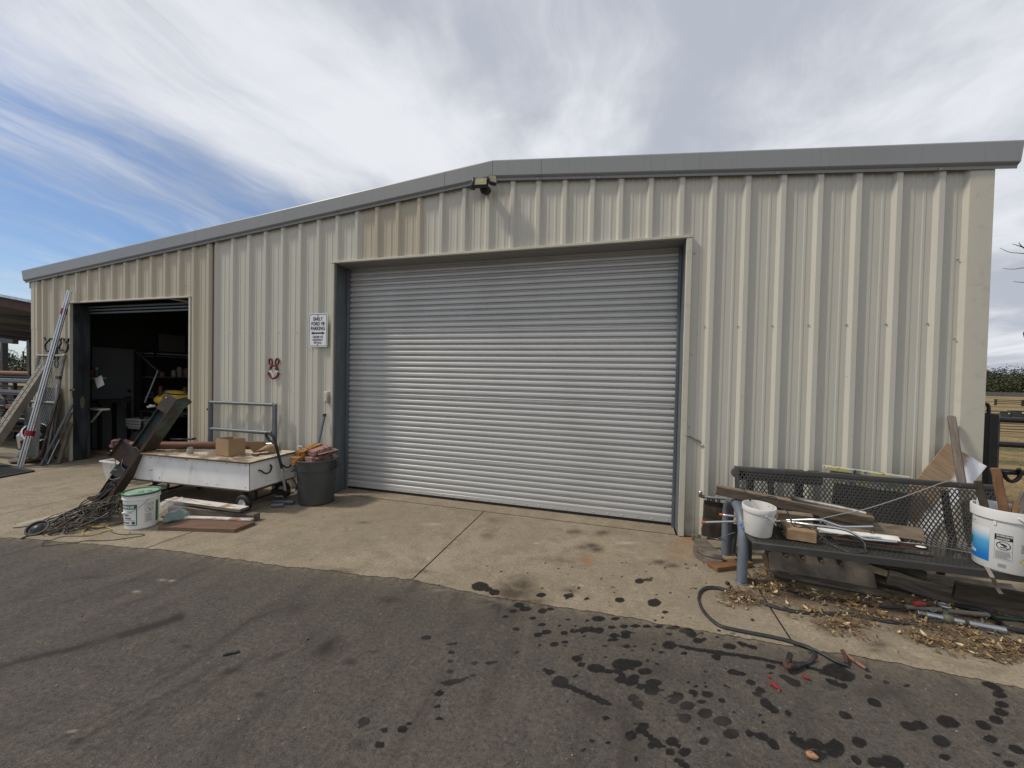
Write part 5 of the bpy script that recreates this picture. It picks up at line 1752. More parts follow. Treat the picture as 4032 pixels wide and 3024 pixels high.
MB().tube(spline([bc + d * .255 + Vector((0, .02, .55)), bc + d * .285 + Vector((0, 0, .49)), bc + d * .268 + Vector((0, -.02, .45)), bc + d * .30 + Vector((.005, -.02, .38)), bc + d * .31 + Vector((.01, -.02, .31))], 6), .009, 6).tube(spline([bc + d * .25 + Vector((0, .05, .54)), bc + d * .28 + Vector((0, .04, .47)), bc + d * .26 + Vector((0, -.01, .44))], 5), .012, 6).build('strap', M_BLACK, bn)


def foam(a, b, w, h, m, label):
    a, b = Vector(a), Vector(b)
    x = (b - a).normalized()
    y = Vector((0, 0, 1)).cross(x).normalized()
    z = x.cross(y)
    L = (b - a).length
    vs_, fs_ = [], []
    n1, n2 = 9, 5
    bmx = bmesh.new()
    bmesh.ops.create_cube(bmx, size=1.0)
    bmesh.ops.subdivide_edges(bmx, edges=bmx.edges, cuts=5, use_grid_fill=True)
    for v in bmx.verts:
        p = Vector((v.co.x * L, v.co.y * w, v.co.z * h))
        nn = mnoise.noise_vector(Vector((p.x * 26, p.y * 26, p.z * 26 + L * 50)))
        v.co = (a + b) / 2 + x * (p.x + nn.x * .005) + y * (p.y + nn.y * .005) + z * (p.z + nn.z * .005)
    mb_ = MB()
    mb_.v = [v.co.copy() for v in bmx.verts]
    mb_.f = [tuple(v.index for v in f.verts) for f in bmx.faces]
    bmx.free()
    return tag(mb_.build('insulation_block', m, None, ang=50), label, 'insulation', 'insulation offcuts heaped on the bin')


foam((1.800, -.540, .632), (1.815, -.24, .690), .125, .058, M_INSY, 'yellow-orange insulation block, topmost on the left of the heap')
foam((1.945, -.505, .638), (1.985, -.26, .672), .125, .058, M_INSP, 'pink insulation block lying upper right on the bin heap')
foam((1.790, -.600, .548), (1.815, -.30, .578), .130, .090, M_INSY, 'yellow insulation block overhanging the bin rim, lower left of the heap')
foam((1.945, -.545, .563), (1.985, -.27, .583), .130, .070, M_INSP, 'dark-edged pink insulation block lying lower right on the bin heap')
for i, (x, y, z) in enumerate(((2.06, -.36, .60), (2.075, -.33, .645))):
    o = plank('thin_board', (x - .05, y - .16, z - .01), (x, y + .12, z + .01), .09, .006, mat('pinkish_board', (.24, .15, .12), .7), up=(.1, 0, 1))
    tag(o, ('thin pinkish board lowest on the right of the bin heap', 'thin pinkish board above the other at the right of the bin heap')[i], 'board')
a, b = Vector((1.80, -.31, .10)), at('I', 683, 140, y=-.050)
a = b + (at('I', 585, 585, y=-.20) - b) * 1.9
pp = thing('grey_pole', 'grey pole with a black cap standing in the bin against the wall', 'pole', a)
MB().tube([a, b], .019, 14).build('tube', M_GREYSTEEL, pp)
MB().cyl(b - (b - a).normalized() * .015, b + (b - a).normalized() * .022, .023).build('cap', M_BLACK, pp)
ff = at('I', 290, 600, y=-.09)
MB().box(ff, (.02, .02, .018))
fo = thing('white_fitting', 'small white pipe and grey funnel sticking up behind the bin', 'fitting', ff - Vector((0, 0, .2)))
MB().tube([ff - Vector((0, 0, .09)), ff], .011, 10).tube([ff, ff + Vector((.07, -.005, -.004))], .006).build('stem', M_WHITEP, fo)
MB().lathe([(.02, -.16), (.035, -.12), (.060, -.085), (.062, -.080)], ff + Vector((-.02, -.02, 0)), 16).build('funnel', M_GREYSTEEL, fo)
# ---------------------------------------------------------------- expanded-metal bench and its load
BNX0, BNX1 = 6.575, 8.385
SY, SZt = -1.10, .418          # front lip
bprof = [(SY, SZt), (-.90, SZt - .006), (-.74, SZt + .002), (-.675, SZt + .025), (-.645, SZt + .075), (-.61, SZt + .22), (-.575, SZt + .40), (-.560, .878)]
bsp = spline([Vector((0, y, z)) for y, z in bprof], 6)
blen = [0.0]
for a, b in zip(bsp, bsp[1:]):
    blen.append(blen[-1] + (b - a).length)
BLT = blen[-1]


def bsurf(x, s, off=0.0):
    s = min(max(s, 0), BLT)
    i = max(0, min(len(bsp) - 2, int(np.searchsorted(blen, s)) - 1))
    t = (s - blen[i]) / max(1e-9, blen[i + 1] - blen[i])
    p = bsp[i].lerp(bsp[i + 1], t)
    d = (bsp[i + 1] - bsp[i]).normalized()
    n = Vector((0, -d.z, d.y))
    return Vector((x, p.y, p.z)) + n * off


bench = thing('park_bench', 'dark expanded-metal park bench against the wall loaded with lumber, pipes and buckets', 'bench', ((BNX0 + BNX1) / 2, -.85, 0))
ph, pv_ = .0305, .0475
mb = MB()
s0, s1 = .012, BLT - .03
nv = int((s1 - s0) / (pv_ / 2))
nh = int((BNX1 - BNX0 - .06) / (ph / 2))
for i in range(nv):
    for j in range(nh):
        if (i + j) % 2 == 0:
            xa, xb = BNX0 + .03 + j * ph / 2, BNX0 + .03 + (j + 1) * ph / 2
        else:
            xb, xa = BNX0 + .03 + j * ph / 2, BNX0 + .03 + (j + 1) * ph / 2
        sa, sb = s0 + i * pv_ / 2, s0 + (i + 1) * pv_ / 2
        sm_ = (sa + sb) / 2
        w = .0046
        pts = []
        # each strand bows so that the openings read as rounded lozenges
        for x, s in ((xa, sa), ((xa + xb) / 2, sm_), (xb, sb)):
            pts.append((x, s))
        vs = []
        for x, s in pts:
            for dx in (-w, w):
                vs.append(bsurf(x + dx, s, .0022))
        for x, s in pts:
            for dx in (-w, w):
                vs.append(bsurf(x + dx, s, -.0022))
        mb.add(vs, [(0, 1, 3, 2), (2, 3, 5, 4), (7, 6, 8, 9), (9, 8, 10, 11), (0, 2, 8, 6), (2, 4, 10, 8), (1, 7, 9, 3), (3, 9, 11, 5)])
mb.build('mesh_sheet', M_BENCH, bench, smooth=False)
mb = MB()
mb.prism([(BNX0, SY - .004, SZt + .004), (BNX0, SY + .022, SZt + .006), (BNX0, SY + .022, SZt + .001), (BNX0, SY + .003, SZt - .002), (BNX0, SY + .003, SZt - .045), (BNX0, SY - .004, SZt - .045)], (BNX1 - BNX0, 0, 0))
mb.build('front_lip', M_BENCH, bench, bevel=.002)
ty, tz = bsp[-1].y, bsp[-1].z
MB().prism([(BNX0, ty - .010, tz - .036), (BNX0, ty - .002, tz + .003), (BNX0, ty + .03, tz + .003), (BNX0, ty + .03, tz - .003), (BNX0, ty + .003, tz - .004), (BNX0, ty - .006, tz - .038)], (BNX1 - BNX0, 0, 0)).build('top_rail', M_BENCH, bench, bevel=.002)
for xa in (BNX0, BNX1 - .034):
    mb = MB()
    n_ = 30
    vs = []
    for i in range(n_ + 1):
        for x in (xa, xa + .034):
            vs.append(bsurf(x, BLT * i / n_, .004))
        for x in (xa + .034, xa):
            vs.append(bsurf(x, BLT * i / n_, -.004))
    fs = [(i * 4 + k_, i * 4 + (k_ + 1) % 4, (i + 1) * 4 + (k_ + 1) % 4, (i + 1) * 4 + k_) for i in range(n_) for k_ in range(4)]
    mb.add(vs, fs).build('side_strip', M_BENCH, bench)
for x in (BNX0 + .30, BNX1 - .30):
    MB().tube(spline([(x, -.50, .80), (x, -.56, .56), (x, -.60, .40), (x, -.52, .20), (x, -.46, .0)], 5), .024, 12).tube([(x, -.99, .372), (x, -.80, .385), (x, -.60, .385)], .022, 12).build('leg', M_BENCH, bench)
MB().tube([(BNX0 + .02, -.80, .345), (BNX1 - .02, -.80, .345)], .026, 12).build('cross_tube', M_BENCH, bench)

# dark trough-like frame behind the back
df = thing('dark_metal_frame', 'dark metal channel frame standing between the bench back and the wall', 'frame', (7.1, -.40, 0))
yb = -.44
a, b = at('C', 475, 330, y=yb), at('C', 1260, 375, y=yb)
MB().beam((a.x, yb, .80), (b.x, yb, .80), .10, .10).build('channel', M_BENCH, df, bevel=.01)
for x0, x1 in ((470, 575), (600, 1115), (1145, 1255)):
    p, q = at('C', x0, 326 + (x0 - 470) * .055, y=yb), at('C', x1, 326 + (x1 - 470) * .055, y=yb)
    MB().beam(p + Vector((0, 0, -.025)), q + Vector((0, 0, -.025)), .075, .045).build('cap', M_BLACK, df, bevel=.008)
MB().cyl((a.x + .015, yb - .05, .79), (a.x + .015, yb + .06, .79), .046, seg=20).build('end_roll', M_BENCH, df)
for x in (a.x + .12, b.x - .15):
    MB().beam((x, yb + .02, .0), (x, yb + .02, .80), .05, .05).build('upright', M_BENCH, df)
MB().beam((a.x + .1, yb + .03, .42), (b.x, yb + .03, .42), .03, .22).build('side_sheet', M_BENCH, df)

# mottled board behind
ym = -.33
a, b = at('C', 1292, 330, y=ym), at('D', 640, 745, y=ym)
mo = thing('mottled_board', 'long board mottled yellow and grey standing on edge behind the bench back', 'board', (a + b) / 2 - Vector((0, 0, .3)))
MB().beam(a, b, .075, .034).build('top_rail', M_MOTTLE, mo, bevel=.003)
MB().beam(a + Vector((.05, .005, -.07)), b + Vector((-.02, .005, -.07)), .03, .10).build('face', M_MOTTLE, mo, bevel=.002)
MB().beam(a + Vector((.06, .006, -.40)), b + Vector((-.02, .006, -.40)), .02, .54).build('panel', M_BENCH, mo)

# half-painted plywood leaning in the corner
T, Rr = at('D', 945, 428, y=-.09), at('D', 1300, 622, y=-.14)
L_ = at('G', 195, 850, y=-.28)
n_ = (Rr - T).cross(L_ - T).normalized()
if n_.y > 0:
    n_ = -n_
xl = (L_ - T).normalized()
wy = (Rr - T) - xl * (Rr - T).dot(xl)
o = plank('plywood_sheet', (T + T + wy) / 2, (L_ + L_ + wy) / 2, wy.length, .012, M_HALFPLY, None, up=n_, bevel=.001, warp=.001)
tag(o, 'tilted plywood sheet, half brown and half white, leaning in the corner behind the bench', 'plywood')
# weathered pole leaning on it
a, b = at('D', 985, 190, y=-.06), at('D', 1082, 800, y=-.40)
o = plank('wooden_post', a, a + (b - a) * 1.75, .050, .036, M_WOODGREY, None, up=(-.25, -1, .2), bevel=.010, warp=.003)
tag(o, 'grey weathered post leaning on the wall over the plywood sheet', 'post')

# planks, blocks, tubes on the seat
a, b = at('C', 275, 535, y=-.655), at('F', 1975, 935, y=-.735)
o = plank('long_plank', a, b, .040, .088, M_WOODOLD, None, up=(0, -.35, 1), bevel=.004)
tag(o, 'longest weathered plank lying over the pipe hoop and along the bench', 'plank')
a, b = at('D', 0, 1128, y=-.69), at('D', 745, 1235, y=-.73)
o = plank('wide_board', a + (a - b) * .15, b, .10, .028, M_WOODOLD, None, up=(0, -.85, .5), bevel=.003)
tag(o, 'wide knotty grey-brown board propped on the bench seat against its back', 'board')
a, b = at('F', 585, 845, y=-.745), at('F', 1092, 905, y=-.745)
o = plank('short_plank', a, b, .045, .085, M_WOODOLD, None, up=(0, -.3, 1), bevel=.004)
tag(o, 'short weathered plank end beneath the long plank beside the small white bucket', 'plank')
a, b = at('F', 655, 985, y=-.82), at('F', 1150, 1030, y=-.84)
o = plank('thin_board', a, b, .11, .022, M_WOODOLD, None, up=(0, -.25, 1))
tag(o, 'thin dark board under the tubes beside the wood block', 'board')
d0 = at('F', 725, 1195, z=SZt + .004)
d1 = at('F', 1172, 1265, z=SZt + .004)
mid = (d0 + d1) / 2
ax = (d1 - d0).normalized()
ay = Vector((-ax.y, ax.x, 0))
hb_ = .083
o = plank('wood_block', d0 + ay * .055 + Vector((0, 0, hb_ / 2 + .002)), d1 + ay * .055 + Vector((0, 0, hb_ / 2 + .002)), .11, hb_, M_WOODTAN, None, bevel=.004)
tag(o, 'squared tan wood block on the bench seat right of the small white bucket', 'wood block')
fc_ = [at('F', 790, 595, y=-.70), at('F', 1000, 640, y=-.70), at('F', 1500, 740, y=-.70), at('F', 1950, 845, y=-.70)]
fx_ = thing('flexible_conduit', 'ribbed metal flexible conduit with rusty ends lying along the long plank', 'conduit', fc_[1])
sp = spline(fc_, 60)
nn = len(sp)
rr = [.0225 if (i % 2) else .0195 for i in range(nn)]
MB().tube(sp[int(nn * .10):int(nn * .91)], rr[int(nn * .10):int(nn * .91)], 14).build('ribbed_tube', M_DULLGALV, fx_, ang=20)
MB().tube(sp[:int(nn * .11)], .0215, 14).build('rusty_end', M_RUST, fx_)
MB().tube(sp[int(nn * .905):], .0215, 14).build('rusty_end', M_RUST, fx_)
ty_ = -.80
pts = [at('Q', 975, 865, y=-.70), at('Q', 1600, 850, y=-.72), at('F', 600, 930, y=-.755), at('F', 1100, 985, y=-.87), at('F', 1530, 1045, y=-.90), at('F', 1700, 1110, y=-.92), at('F', 1840, 1185, y=-.935), at('F', 2000, 1205, y=-.94), at('G', 265, 1275, y=-.94)]
c1 = thing('bent_conduit', 'bright bent metal conduit, the lower and longer of two threaded through the hoop', 'conduit', pts[3])
MB().tube(spline(pts, 8), .0098, 10).build('tube', M_CHROME, c1)
MB().tube([pts[0] - (pts[1] - pts[0]).normalized() * .03, pts[0] + (pts[1] - pts[0]).normalized() * .002], .0112, 10).build('orange_cap', mat('orange_cap', (.40, .10, .025), .6), c1)
pts = [at('C', 350, 776, y=-.66), at('C', 430, 785, y=-.68), at('F', 600, 912, y=-.735), at('F', 1160, 908, y=-.85), at('F', 1350, 955, y=-.86), at('F', 1520, 1008, y=-.865), at('F', 1720, 1012, y=-.87), at('F', 1975, 1008, y=-.87)]
c2 = thing('bent_conduit', 'bright bent metal conduit, the upper and shorter of two threaded through the hoop', 'conduit', pts[3])
MB().tube(spline(pts, 8), .0098, 10).build('tube', M_CHROME, c2)
MB().tube([pts[0] - (pts[1] - pts[0]).normalized() * .03, pts[0]], .0112, 10).build('orange_cap', MATS['orange_cap'], c2)
MB().tube(spline([pts[-1] + Vector((-.02, 0, 0)), pts[-1] + Vector((.01, -.01, -.02)), pts[-1] + Vector((.005, -.01, -.05)), pts[-1] + Vector((-.015, -.01, -.05)), pts[-1] + Vector((-.012, -.01, -.025))], 5), .002, 6).build('tie_wire', M_WIRE, c2)
a, b = at('F', 1180, 1055, y=-.80), at('D', 540, 1265, y=-.84)
o = plank('white_strip', a, b, .046, .008, M_DIRTYP, None, up=(0, -.5, .85), warp=.001)
tag(o, 'long flat white plastic strip lying on the bench under the bent conduits', 'strip')
a, b = at('F', 1400, 1175, y=-.93), at('G', 700, 1388, y=-.95)
ra = thing('rusty_angle', 'rusty steel angle bar lying along the bench seat', 'bar', (a + b) / 2)
MB().beam(a, b, .032, .005).beam(a + Vector((0, .014, .014)), b + Vector((0, .014, .014)), .005, .032).build('angle', M_RUST, ra)
tag(MB().ball(at('G', 585, 1337, y=-.945), .022, 12, 6, (1.4, .8, .25)).build('white_pebble', M_WHITEP, None), 'small white oval piece lying on the rusty angle bar', 'plastic piece')
cps = [('F', 640, 735, -.80), ('F', 720, 775, -.82), ('F', 780, 870, -.85), ('F', 805, 960, -.88), ('F', 880, 1020, -.90), ('F', 1000, 1015, -.90), ('F', 1130, 1065, -.92), ('F', 1260, 1175, -.96), ('F', 1420, 1290, -1.0), ('F', 1620, 1375, -1.04), ('F', 1770, 1392, -1.05), ('F', 1860, 1345, -1.03), ('F', 1860, 1260, -1.0), ('F', 1780, 1180, -.96), ('F', 1600, 1130, -.93), ('F', 1400, 1150, -.91)]
pts = []
for k_, x, y, yy in cps:
    p = at(k_, x, y, y=yy)
    if p.z < SZt + .008:
        p = at(k_, x, y, z=SZt + .008)
    pts.append(p)
tag(MB().tube(spline(pts, 7), .0052, 8).build('loose_cord', M_CABLE, None), 'black cord looping across the bench seat beside the wood block', 'cord')
pts = [at('F', 1190, 903, y=-.80), at('F', 1500, 830, y=-.80), at('F', 1850, 760, y=-.78), at('G', 300, 705, y=-.74), at('G', 700, 560, y=-.68), at('G', 900, 490, y=-.62), at('G', 1040, 477, y=-.60), at('G', 1090, 500, y=-.59), at('G', 1095, 540, y=-.585)]
tag(MB().tube(spline(pts, 6), .0035, 6).build('stiff_wire', M_WIREG, None), 'stiff pale wire rising across the bench back to its top rail', 'wire')
pts = [at('G', 265, 1272, y=-.87), at('G', 600, 1305, y=-.93), at('G', 900, 1355, z=SZt + .02), at('G', 1255, 1420, z=SZt + .012)]
tag(MB().tube(spline(pts, 6), .0028, 6).build('thin_wire', M_WIREG, None), 'thin grey wire lying along the seat towards the big bucket', 'wire')

# small white bucket
kc = Vector((6.672, -.895, SZt + .004))
wb = thing('white_bucket', 'small dirty white plastic bucket with a wire bail on the left end of the bench', 'bucket', kc)
RB, RT, HBk = .094, .112, .232
rt2 = Matrix.Rotation(R(3), 3, 'X')
MB().lathe([(.0, .002), (RB - .004, .002), (RB, .008), (RT - .004, HBk - .045), (RT + .003, HBk - .044), (RT + .005, HBk - .04), (RT + .006, HBk - .004), (RT + .004, HBk), (RT - .002, HBk), (RT - .003, HBk - .03), (RB - .004, .012), (.0, .012)], kc, 40, rt2).build('pail', M_DIRTYP, wb)
MB().lathe([(RB + .010, .08), (.0, .085)], kc, 24).build('residue', mat('residue', (.32, .27, .19), .9, 0, [((.18, .14, .09), 9, (1, 1, 1), .4, .7, .8)]), wb)
va = math.atan2(CAM_POS.y - kc.y, CAM_POS.x - kc.x)
e1 = kc + Vector((RT * math.cos(va + .45), RT * math.sin(va + .45), HBk - .05)) * 1.0
e0 = kc + Vector(((RB + .01) * math.cos(va + 1.15), (RB + .01) * math.sin(va + 1.15), .105)) + Vector((.02, -.01, 0))
MB().tube([e1 + Vector((0, -.008, 0)), e1.lerp(e0, .5) + Vector((.01, -.018, .005)), e0], .0045, 8).ball(e1 + Vector((0, -.006, 0)), .011, 8, 6).build('white_handle', M_WHITEP, wb)
pts = [at('F', 30, 425, y=-.75), at('F', 110, 480, y=-.80), at('F', 170, 550, y=-.87), at('F', 205, 635, y=-.90), at('F', 195, 612, y=-.93), at('F', 300, 595, y=-.93), at('F', 470, 572, y=-.90), at('F', 570, 590, y=-.87), at('F', 602, 635, y=-.88), at('F', 565, 683, y=-.92)]
MB().tube(spline(pts, 6), .0036, 8).build('wire_bail', M_WIRE, wb)
rfk = lambda z: RB + (RT - .004 - RB) * z / (HBk - .045)
pm_ = MB()
random.seed(8)
for i in range(16):
    x, z = random.uniform(-.035, .035), random.uniform(-.03, .03)
    x, z = x - z * .3, z
    wrap_rect(pm_, kc, rfk, va + .30, x - random.uniform(.003, .012), x + random.uniform(.003, .012), .10 + z, .10 + z + random.uniform(.003, .009), .001, 3)
pm_.build('faded_print', M_GREYINK, wb, smooth=False)

# big white bucket with tool handles
bk_ = Vector((8.095, -1.000, SZt + .004))
BR0, BR1, BH_ = .137, .150, .405
bb_ = thing('blue_label_bucket', 'large white plastic bucket with blue label and hazard stickers on the right of the bench', 'bucket', bk_)
MB().lathe([(.0, .002), (BR0 - .006, .002), (BR0, .010), (BR1 - .008, BH_ - .075), (BR1 - .007, BH_ - .070), (BR1 + .004, BH_ - .066), (BR1 + .006, BH_ - .010), (BR1 + .004, BH_), (BR1 - .004, BH_), (BR1 - .010, BH_ - .06), (BR0 - .005, .015), (.0, .015)], bk_, 48).build('pail', M_WHITEP, bb_)
va = math.atan2(CAM_POS.y - bk_.y, CAM_POS.x - bk_.x)
rfb = lambda z: BR0 + (BR1 - .008 - BR0) * z / (BH_ - .075)
k = NT('blue_label_print')
_s = k.n('ShaderNodeSeparateXYZ')
k.l(k.n('ShaderNodeTexCoord').outputs['Object'], _s.inputs[0])
M_BLUE = k.set(k.mix(k.ramp(_s.outputs['Z'], .06, .22), (.012, .16, .48), k.mix(k.ramp(_s.outputs['Z'], .17, .262), (.10, .40, .66), (.72, .73, .73))), .4)
lm = MB()
wrap_rect(lm, bk_, rfb, va, -.30, -.062, .052, .272, .0008, 16)
lm.build('blue_label', M_BLUE, bb_, smooth=False)
tm = MB()
wrap_text(tm, bk_, rfb, va, 'Tabs', .040, -.170, .098, .001, .9)
tm.build('label_lettering', M_SIGNW, bb_, smooth=False)
pm_ = MB()
for q in range(9):
    a_ = 2 * math.pi * q / 9
    wrap(pm_, bk_, rfb, va, [(-.185 + .008 * math.cos(a_ + .8), .165 + .008 * math.sin(a_ + .8)), (-.185 + .042 * math.cos(a_), .165 + .038 * math.sin(a_)), (-.185 + .008 * math.cos(a_ - .8), .165 + .008 * math.sin(a_ - .8))], [(0, 1, 2)], .0016)
pm_.build('label_palm', M_GREEN, bb_, smooth=False)
wm_, gm_ = MB(), MB()
X0, Z0 = -.002, .170
wrap_rect(wm_, bk_, rfb, va, X0 - .038, X0 + .038, Z0 + .042, Z0 + .080, .0010, 5)
no_child_sign(wm_, bk_, rfb, va, X0, Z0 + .008, .030)
wm_.build('warning_print', M_INK, bb_, smooth=False)
for (x0, x1, z0, z1) in ((X0 - .038, X0 - .0368, Z0 - .085, Z0 + .042), (X0 + .0368, X0 + .038, Z0 - .085, Z0 + .042), (X0 - .038, X0 + .038, Z0 - .086, Z0 - .0848), (X0 - .038, X0 + .038, Z0 - .026, Z0 - .0248)):
    wrap_rect(gm_, bk_, rfb, va, x0, x1, z0, z1, .001, 4)
random.seed(5)
for i in range(9):
    wrap_rect(gm_, bk_, rfb, va, X0 - .032, X0 + random.uniform(.015, .032), Z0 - .034 - i * .0056, Z0 - .0312 - i * .0056, .001, 4)
for i in range(6):
    wrap_rect(gm_, bk_, rfb, va, X0 - .020, X0 + .014, .034 + i * .0042, .036 + i * .0042, .001, 3)
for i in range(8):
    wrap_rect(gm_, bk_, rfb, va, .072, .105, .150 + i * .007, .1535 + i * .007, .001, 3)
gm_.build('small_print', M_GREYINK, bb_, smooth=False)
tm = MB()
wrap_text(tm, bk_, rfb, va, 'WARNING', .016, X0 + .004, Z0 + .070, .0003, .9, .0022)
wrap_text(tm, bk_, rfb, va, 'DANGER', .015, X0 - .002, Z0 + .052, .0003, .9, .0022)
tm.build('warning_lettering', M_SIGNW, bb_, smooth=False)
ym_ = MB()
xc, zc_ = .118, .092
vs_ = [(xc - .052, zc_), (xc - .026, zc_ - .026), (xc, zc_ - .052), (xc + .026, zc_ - .026), (xc + .052, zc_), (xc + .026, zc_ + .026), (xc, zc_ + .052), (xc - .026, zc_ + .026), (xc, zc_)]
wrap(ym_, bk_, rfb, va, vs_, [(8, i, (i + 1) % 8) for i in range(8)], .001)
ym_.build('hazard_diamond', mat('hazard_yellow', (.55, .44, .02), .5), bb_, smooth=False)
tm = MB()
wrap_text(tm, bk_, rfb, va, 'OXIDIZER', .018, xc + .012, zc_, .0006, .9, .0018)
tm.build('hazard_lettering', M_INK, bb_, smooth=False)
ea = va + .35
e1 = bk_ + Vector(((BR1 + .008) * math.cos(ea), (BR1 + .008) * math.sin(ea), BH_ - .028))
ea2 = va + .95
e2 = bk_ + Vector(((BR1 + .02) * math.cos(ea2), (BR1 + .02) * math.sin(ea2), BH_ - .115))
MB().tube([e1, e1.lerp(e2, .5) + Vector((.0, -.02, 0)), e2], .006, 8).build('handle', M_WHITEP, bb_)
for a_ in (va - .28, va - 1.1):
    q = bk_ + Vector(((BR1 - .005) * math.cos(a_), (BR1 - .005) * math.sin(a_), BH_ - .085))
    MB().box(q, (.006, .012, .03), Matrix.Rotation(a_, 3, 'Z')).build('rim_rib', M_DIRTYP, bb_)
for k_, p, q, w, m, lab in (('G', (1325, 470), (1400, 800), .050, M_WOODDK, 'dark wooden tool handle standing leftmost in the large bucket'),
                            ('G', (1555, 305), (1740, 900), .058, M_WOODBRN, 'brown wooden tool handle leaning left, the tallest in the large bucket'),
                            ('G', (1850, 735), (1850, 950), .040, M_WOODBRN, 'short brown wooden stub in the large bucket near its right edge'),
                            ('G', (1960, 610), (1890, 960), .055, M_WOODGREY, 'grey weathered wooden handle rightmost in the large bucket')):
    yy = bk_.y + .02
    a, b = at(k_, *p, y=yy + .04), at(k_, *q, y=yy - .02)
    b2 = b + (b - a).normalized() * .10 + Vector((0, .05, 0))
    b2.x = min(max(b2.x, bk_.x - .08), bk_.x + .09)
    o = plank('tool_handle', a, b2, w * .8, .024, m, None, up=(-.3, -1, 0), bevel=.006)
    tag(o, lab, 'tool handle', 'wooden handles standing in the large bucket')
pc = at('G', 1530, 730, y=bk_.y + .09)
o = plank('white_card', pc + Vector((-.09, 0, -.06)), pc + Vector((.09, .0, -.09)), .14, .003, M_SIGNW, None, up=(0, -1, .2), warp=.001)
tag(o, 'white card standing among the handles in the large bucket', 'card')
a = at('G', 1350, 1520, z=SZt + .012)
b = at('G', 1430, 1590, z=SZt + .009)
c = at('E', 2060, 235, y=SY - .03)
st = [at('L', 1590, 30, z=SZt + .008), at('L', 1690, 110, z=SZt + .010), at('L', 1780, 260, z=SZt + .010), at('L', 1830, 380, y=SY - .014), at('L', 1905, 490, y=SY - .02)]
sp = spline(st, 6)
vs, fs = [], []
for i, p in enumerate(sp):
    vs += [p + Vector((-.011, 0, .002)), p + Vector((.011, 0, .002)), p + Vector((.011, .003, 0)), p + Vector((-.011, .003, 0))]
fs = [(i * 4 + q, i * 4 + (q + 1) % 4, i * 4 + 4 + (q + 1) % 4, i * 4 + 4 + q) for i in range(len(sp) - 1) for q in range(4)]
tag(MB().add(vs, fs).build('webbing_strap', mat('grey_webbing', (.24, .21, .17), .9), None), 'grey strap hanging over the front lip of the bench below the large bucket', 'strap')

# ---------------------------------------------------------------- pipe hoop
hp = thing('pipe_hoop', 'blue-grey bent steel pipe hoop guarding the wall at the left end of the bench', 'bollard', (6.535, -.61, 0))
hx = 6.578
HR = .0385
arc = [(hx - .004, -.875, .0), (hx, -.875, .20), (hx, -.872, .36)]
cy_, rad = -.6075, .2655
arc2 = []
for i in range(13):
    a_ = math.pi * i / 12
    arc2.append((hx, cy_ - rad * math.cos(a_), .355 + .222 * math.sin(a_)))
path = [Vector(p) for p in arc[:2]] + [Vector(p) for p in arc2] + [Vector((hx, -.342, .2)), Vector((hx, -.342, 0))]
MB().tube(path, HR, 22).build('pipe', M_HOOP, hp)
MB().cyl((hx - .004, -.875, .0), (hx - .004, -.875, .008), .050, seg=24).build('base_flange', M_HOOP, hp, bevel=.003)
bp_ = at('Q', 1722, 960, y=-.93)
mb = MB()
for (x, y, w, h) in ((1690, 945, 14, 36), (1745, 940, 24, 30), (1752, 985, 12, 40), (1735, 1020, 8, 30)):
    p = at('Q', x, y, y=-.93)
    d_ = Vector((p.x - hx, p.y + .88, 0)).normalized()
    q = Vector((hx, -.875, p.z)) + d_ * (HR + .0006)
    t_ = Vector((-d_.y, d_.x, 0))
    w_, h_ = w * .0004, h * .0004
    mb.add([q - t_ * w_ + Vector((0, 0, -h_)), q + t_ * w_ * .6 + Vector((0, 0, -h_)), q + t_ * w_ + Vector((0, 0, h_)), q - t_ * w_ * .7 + Vector((0, 0, h_))], [(0, 1, 2, 3)])
mb.build('paint_dab', mat('blue_dab', (.06, .16, .50), .5), hp, smooth=False)

# ---------------------------------------------------------------- by the wall left of the hoop
yk = -.23
c4 = [at('Q', 955, 400, y=yk), at('Q', 1330, 445, y=yk), at('Q', 1290, 1165, y=yk - .05), at('Q', 885, 1165, y=yk - .05)]
o = plank('weathered_board', c4[0] + Vector((.135, 0, 0)), c4[3] + Vector((.135, 0, 0)), .27, .022, M_WOODDK, None, up=(.05, -1, .1), bevel=.003, warp=.004, n=14)
tag(o, 'square of dark weathered plywood standing behind the hoop against the wall', 'board')
py = -.26
pf = thing('water_pipe', 'old pipe with an elbow and brass fittings running above the dark plywood square', 'pipe', at('Q', 1100, 320, y=py))
MB().tube(spline([at('Q', 870, 290, y=py), at('Q', 1000, 315, y=py), at('Q', 1400, 355, y=py), at('Q', 1700, 395, y=py)], 4), .013, 12).build('pipe', M_GALV, pf)
MB().tube(spline([at('Q', 875, 230, y=py), at('Q', 868, 285, y=py), at('Q', 960, 310, y=py)], 5), .017, 12).build('elbow', M_BRASS, pf)
MB().ball(at('Q', 873, 215, y=py), .022, 12, 8).build('cap', M_CHROME, pf)
mb = MB()
for x in (1030, 1075, 1140, 1180, 1250, 1295):
    p = at('Q', x, 345 + (x - 1030) * .08, y=py)
    mb.cyl(p, p + Vector((0, 0, -.035)), .006, seg=8)
mb.build('pegs', M_RUST, pf)
mb = MB().box(at('Q', 745, 1200, y=-.08), (.05, .05, .07)).cyl(at('Q', 800, 1190, y=-.08), at('Q', 845, 1185, y=-.12), .028, seg=12).cyl(at('Q', 760, 1235, y=-.09), at('Q', 850, 1240, y=-.12), .02, seg=10)
tag(mb.build('pipe_fitting', mat('dusty_iron', (.13, .11, .085), .8), None, bevel=.004), 'dusty iron pipe fitting on the concrete at the foot of the wall', 'fitting')
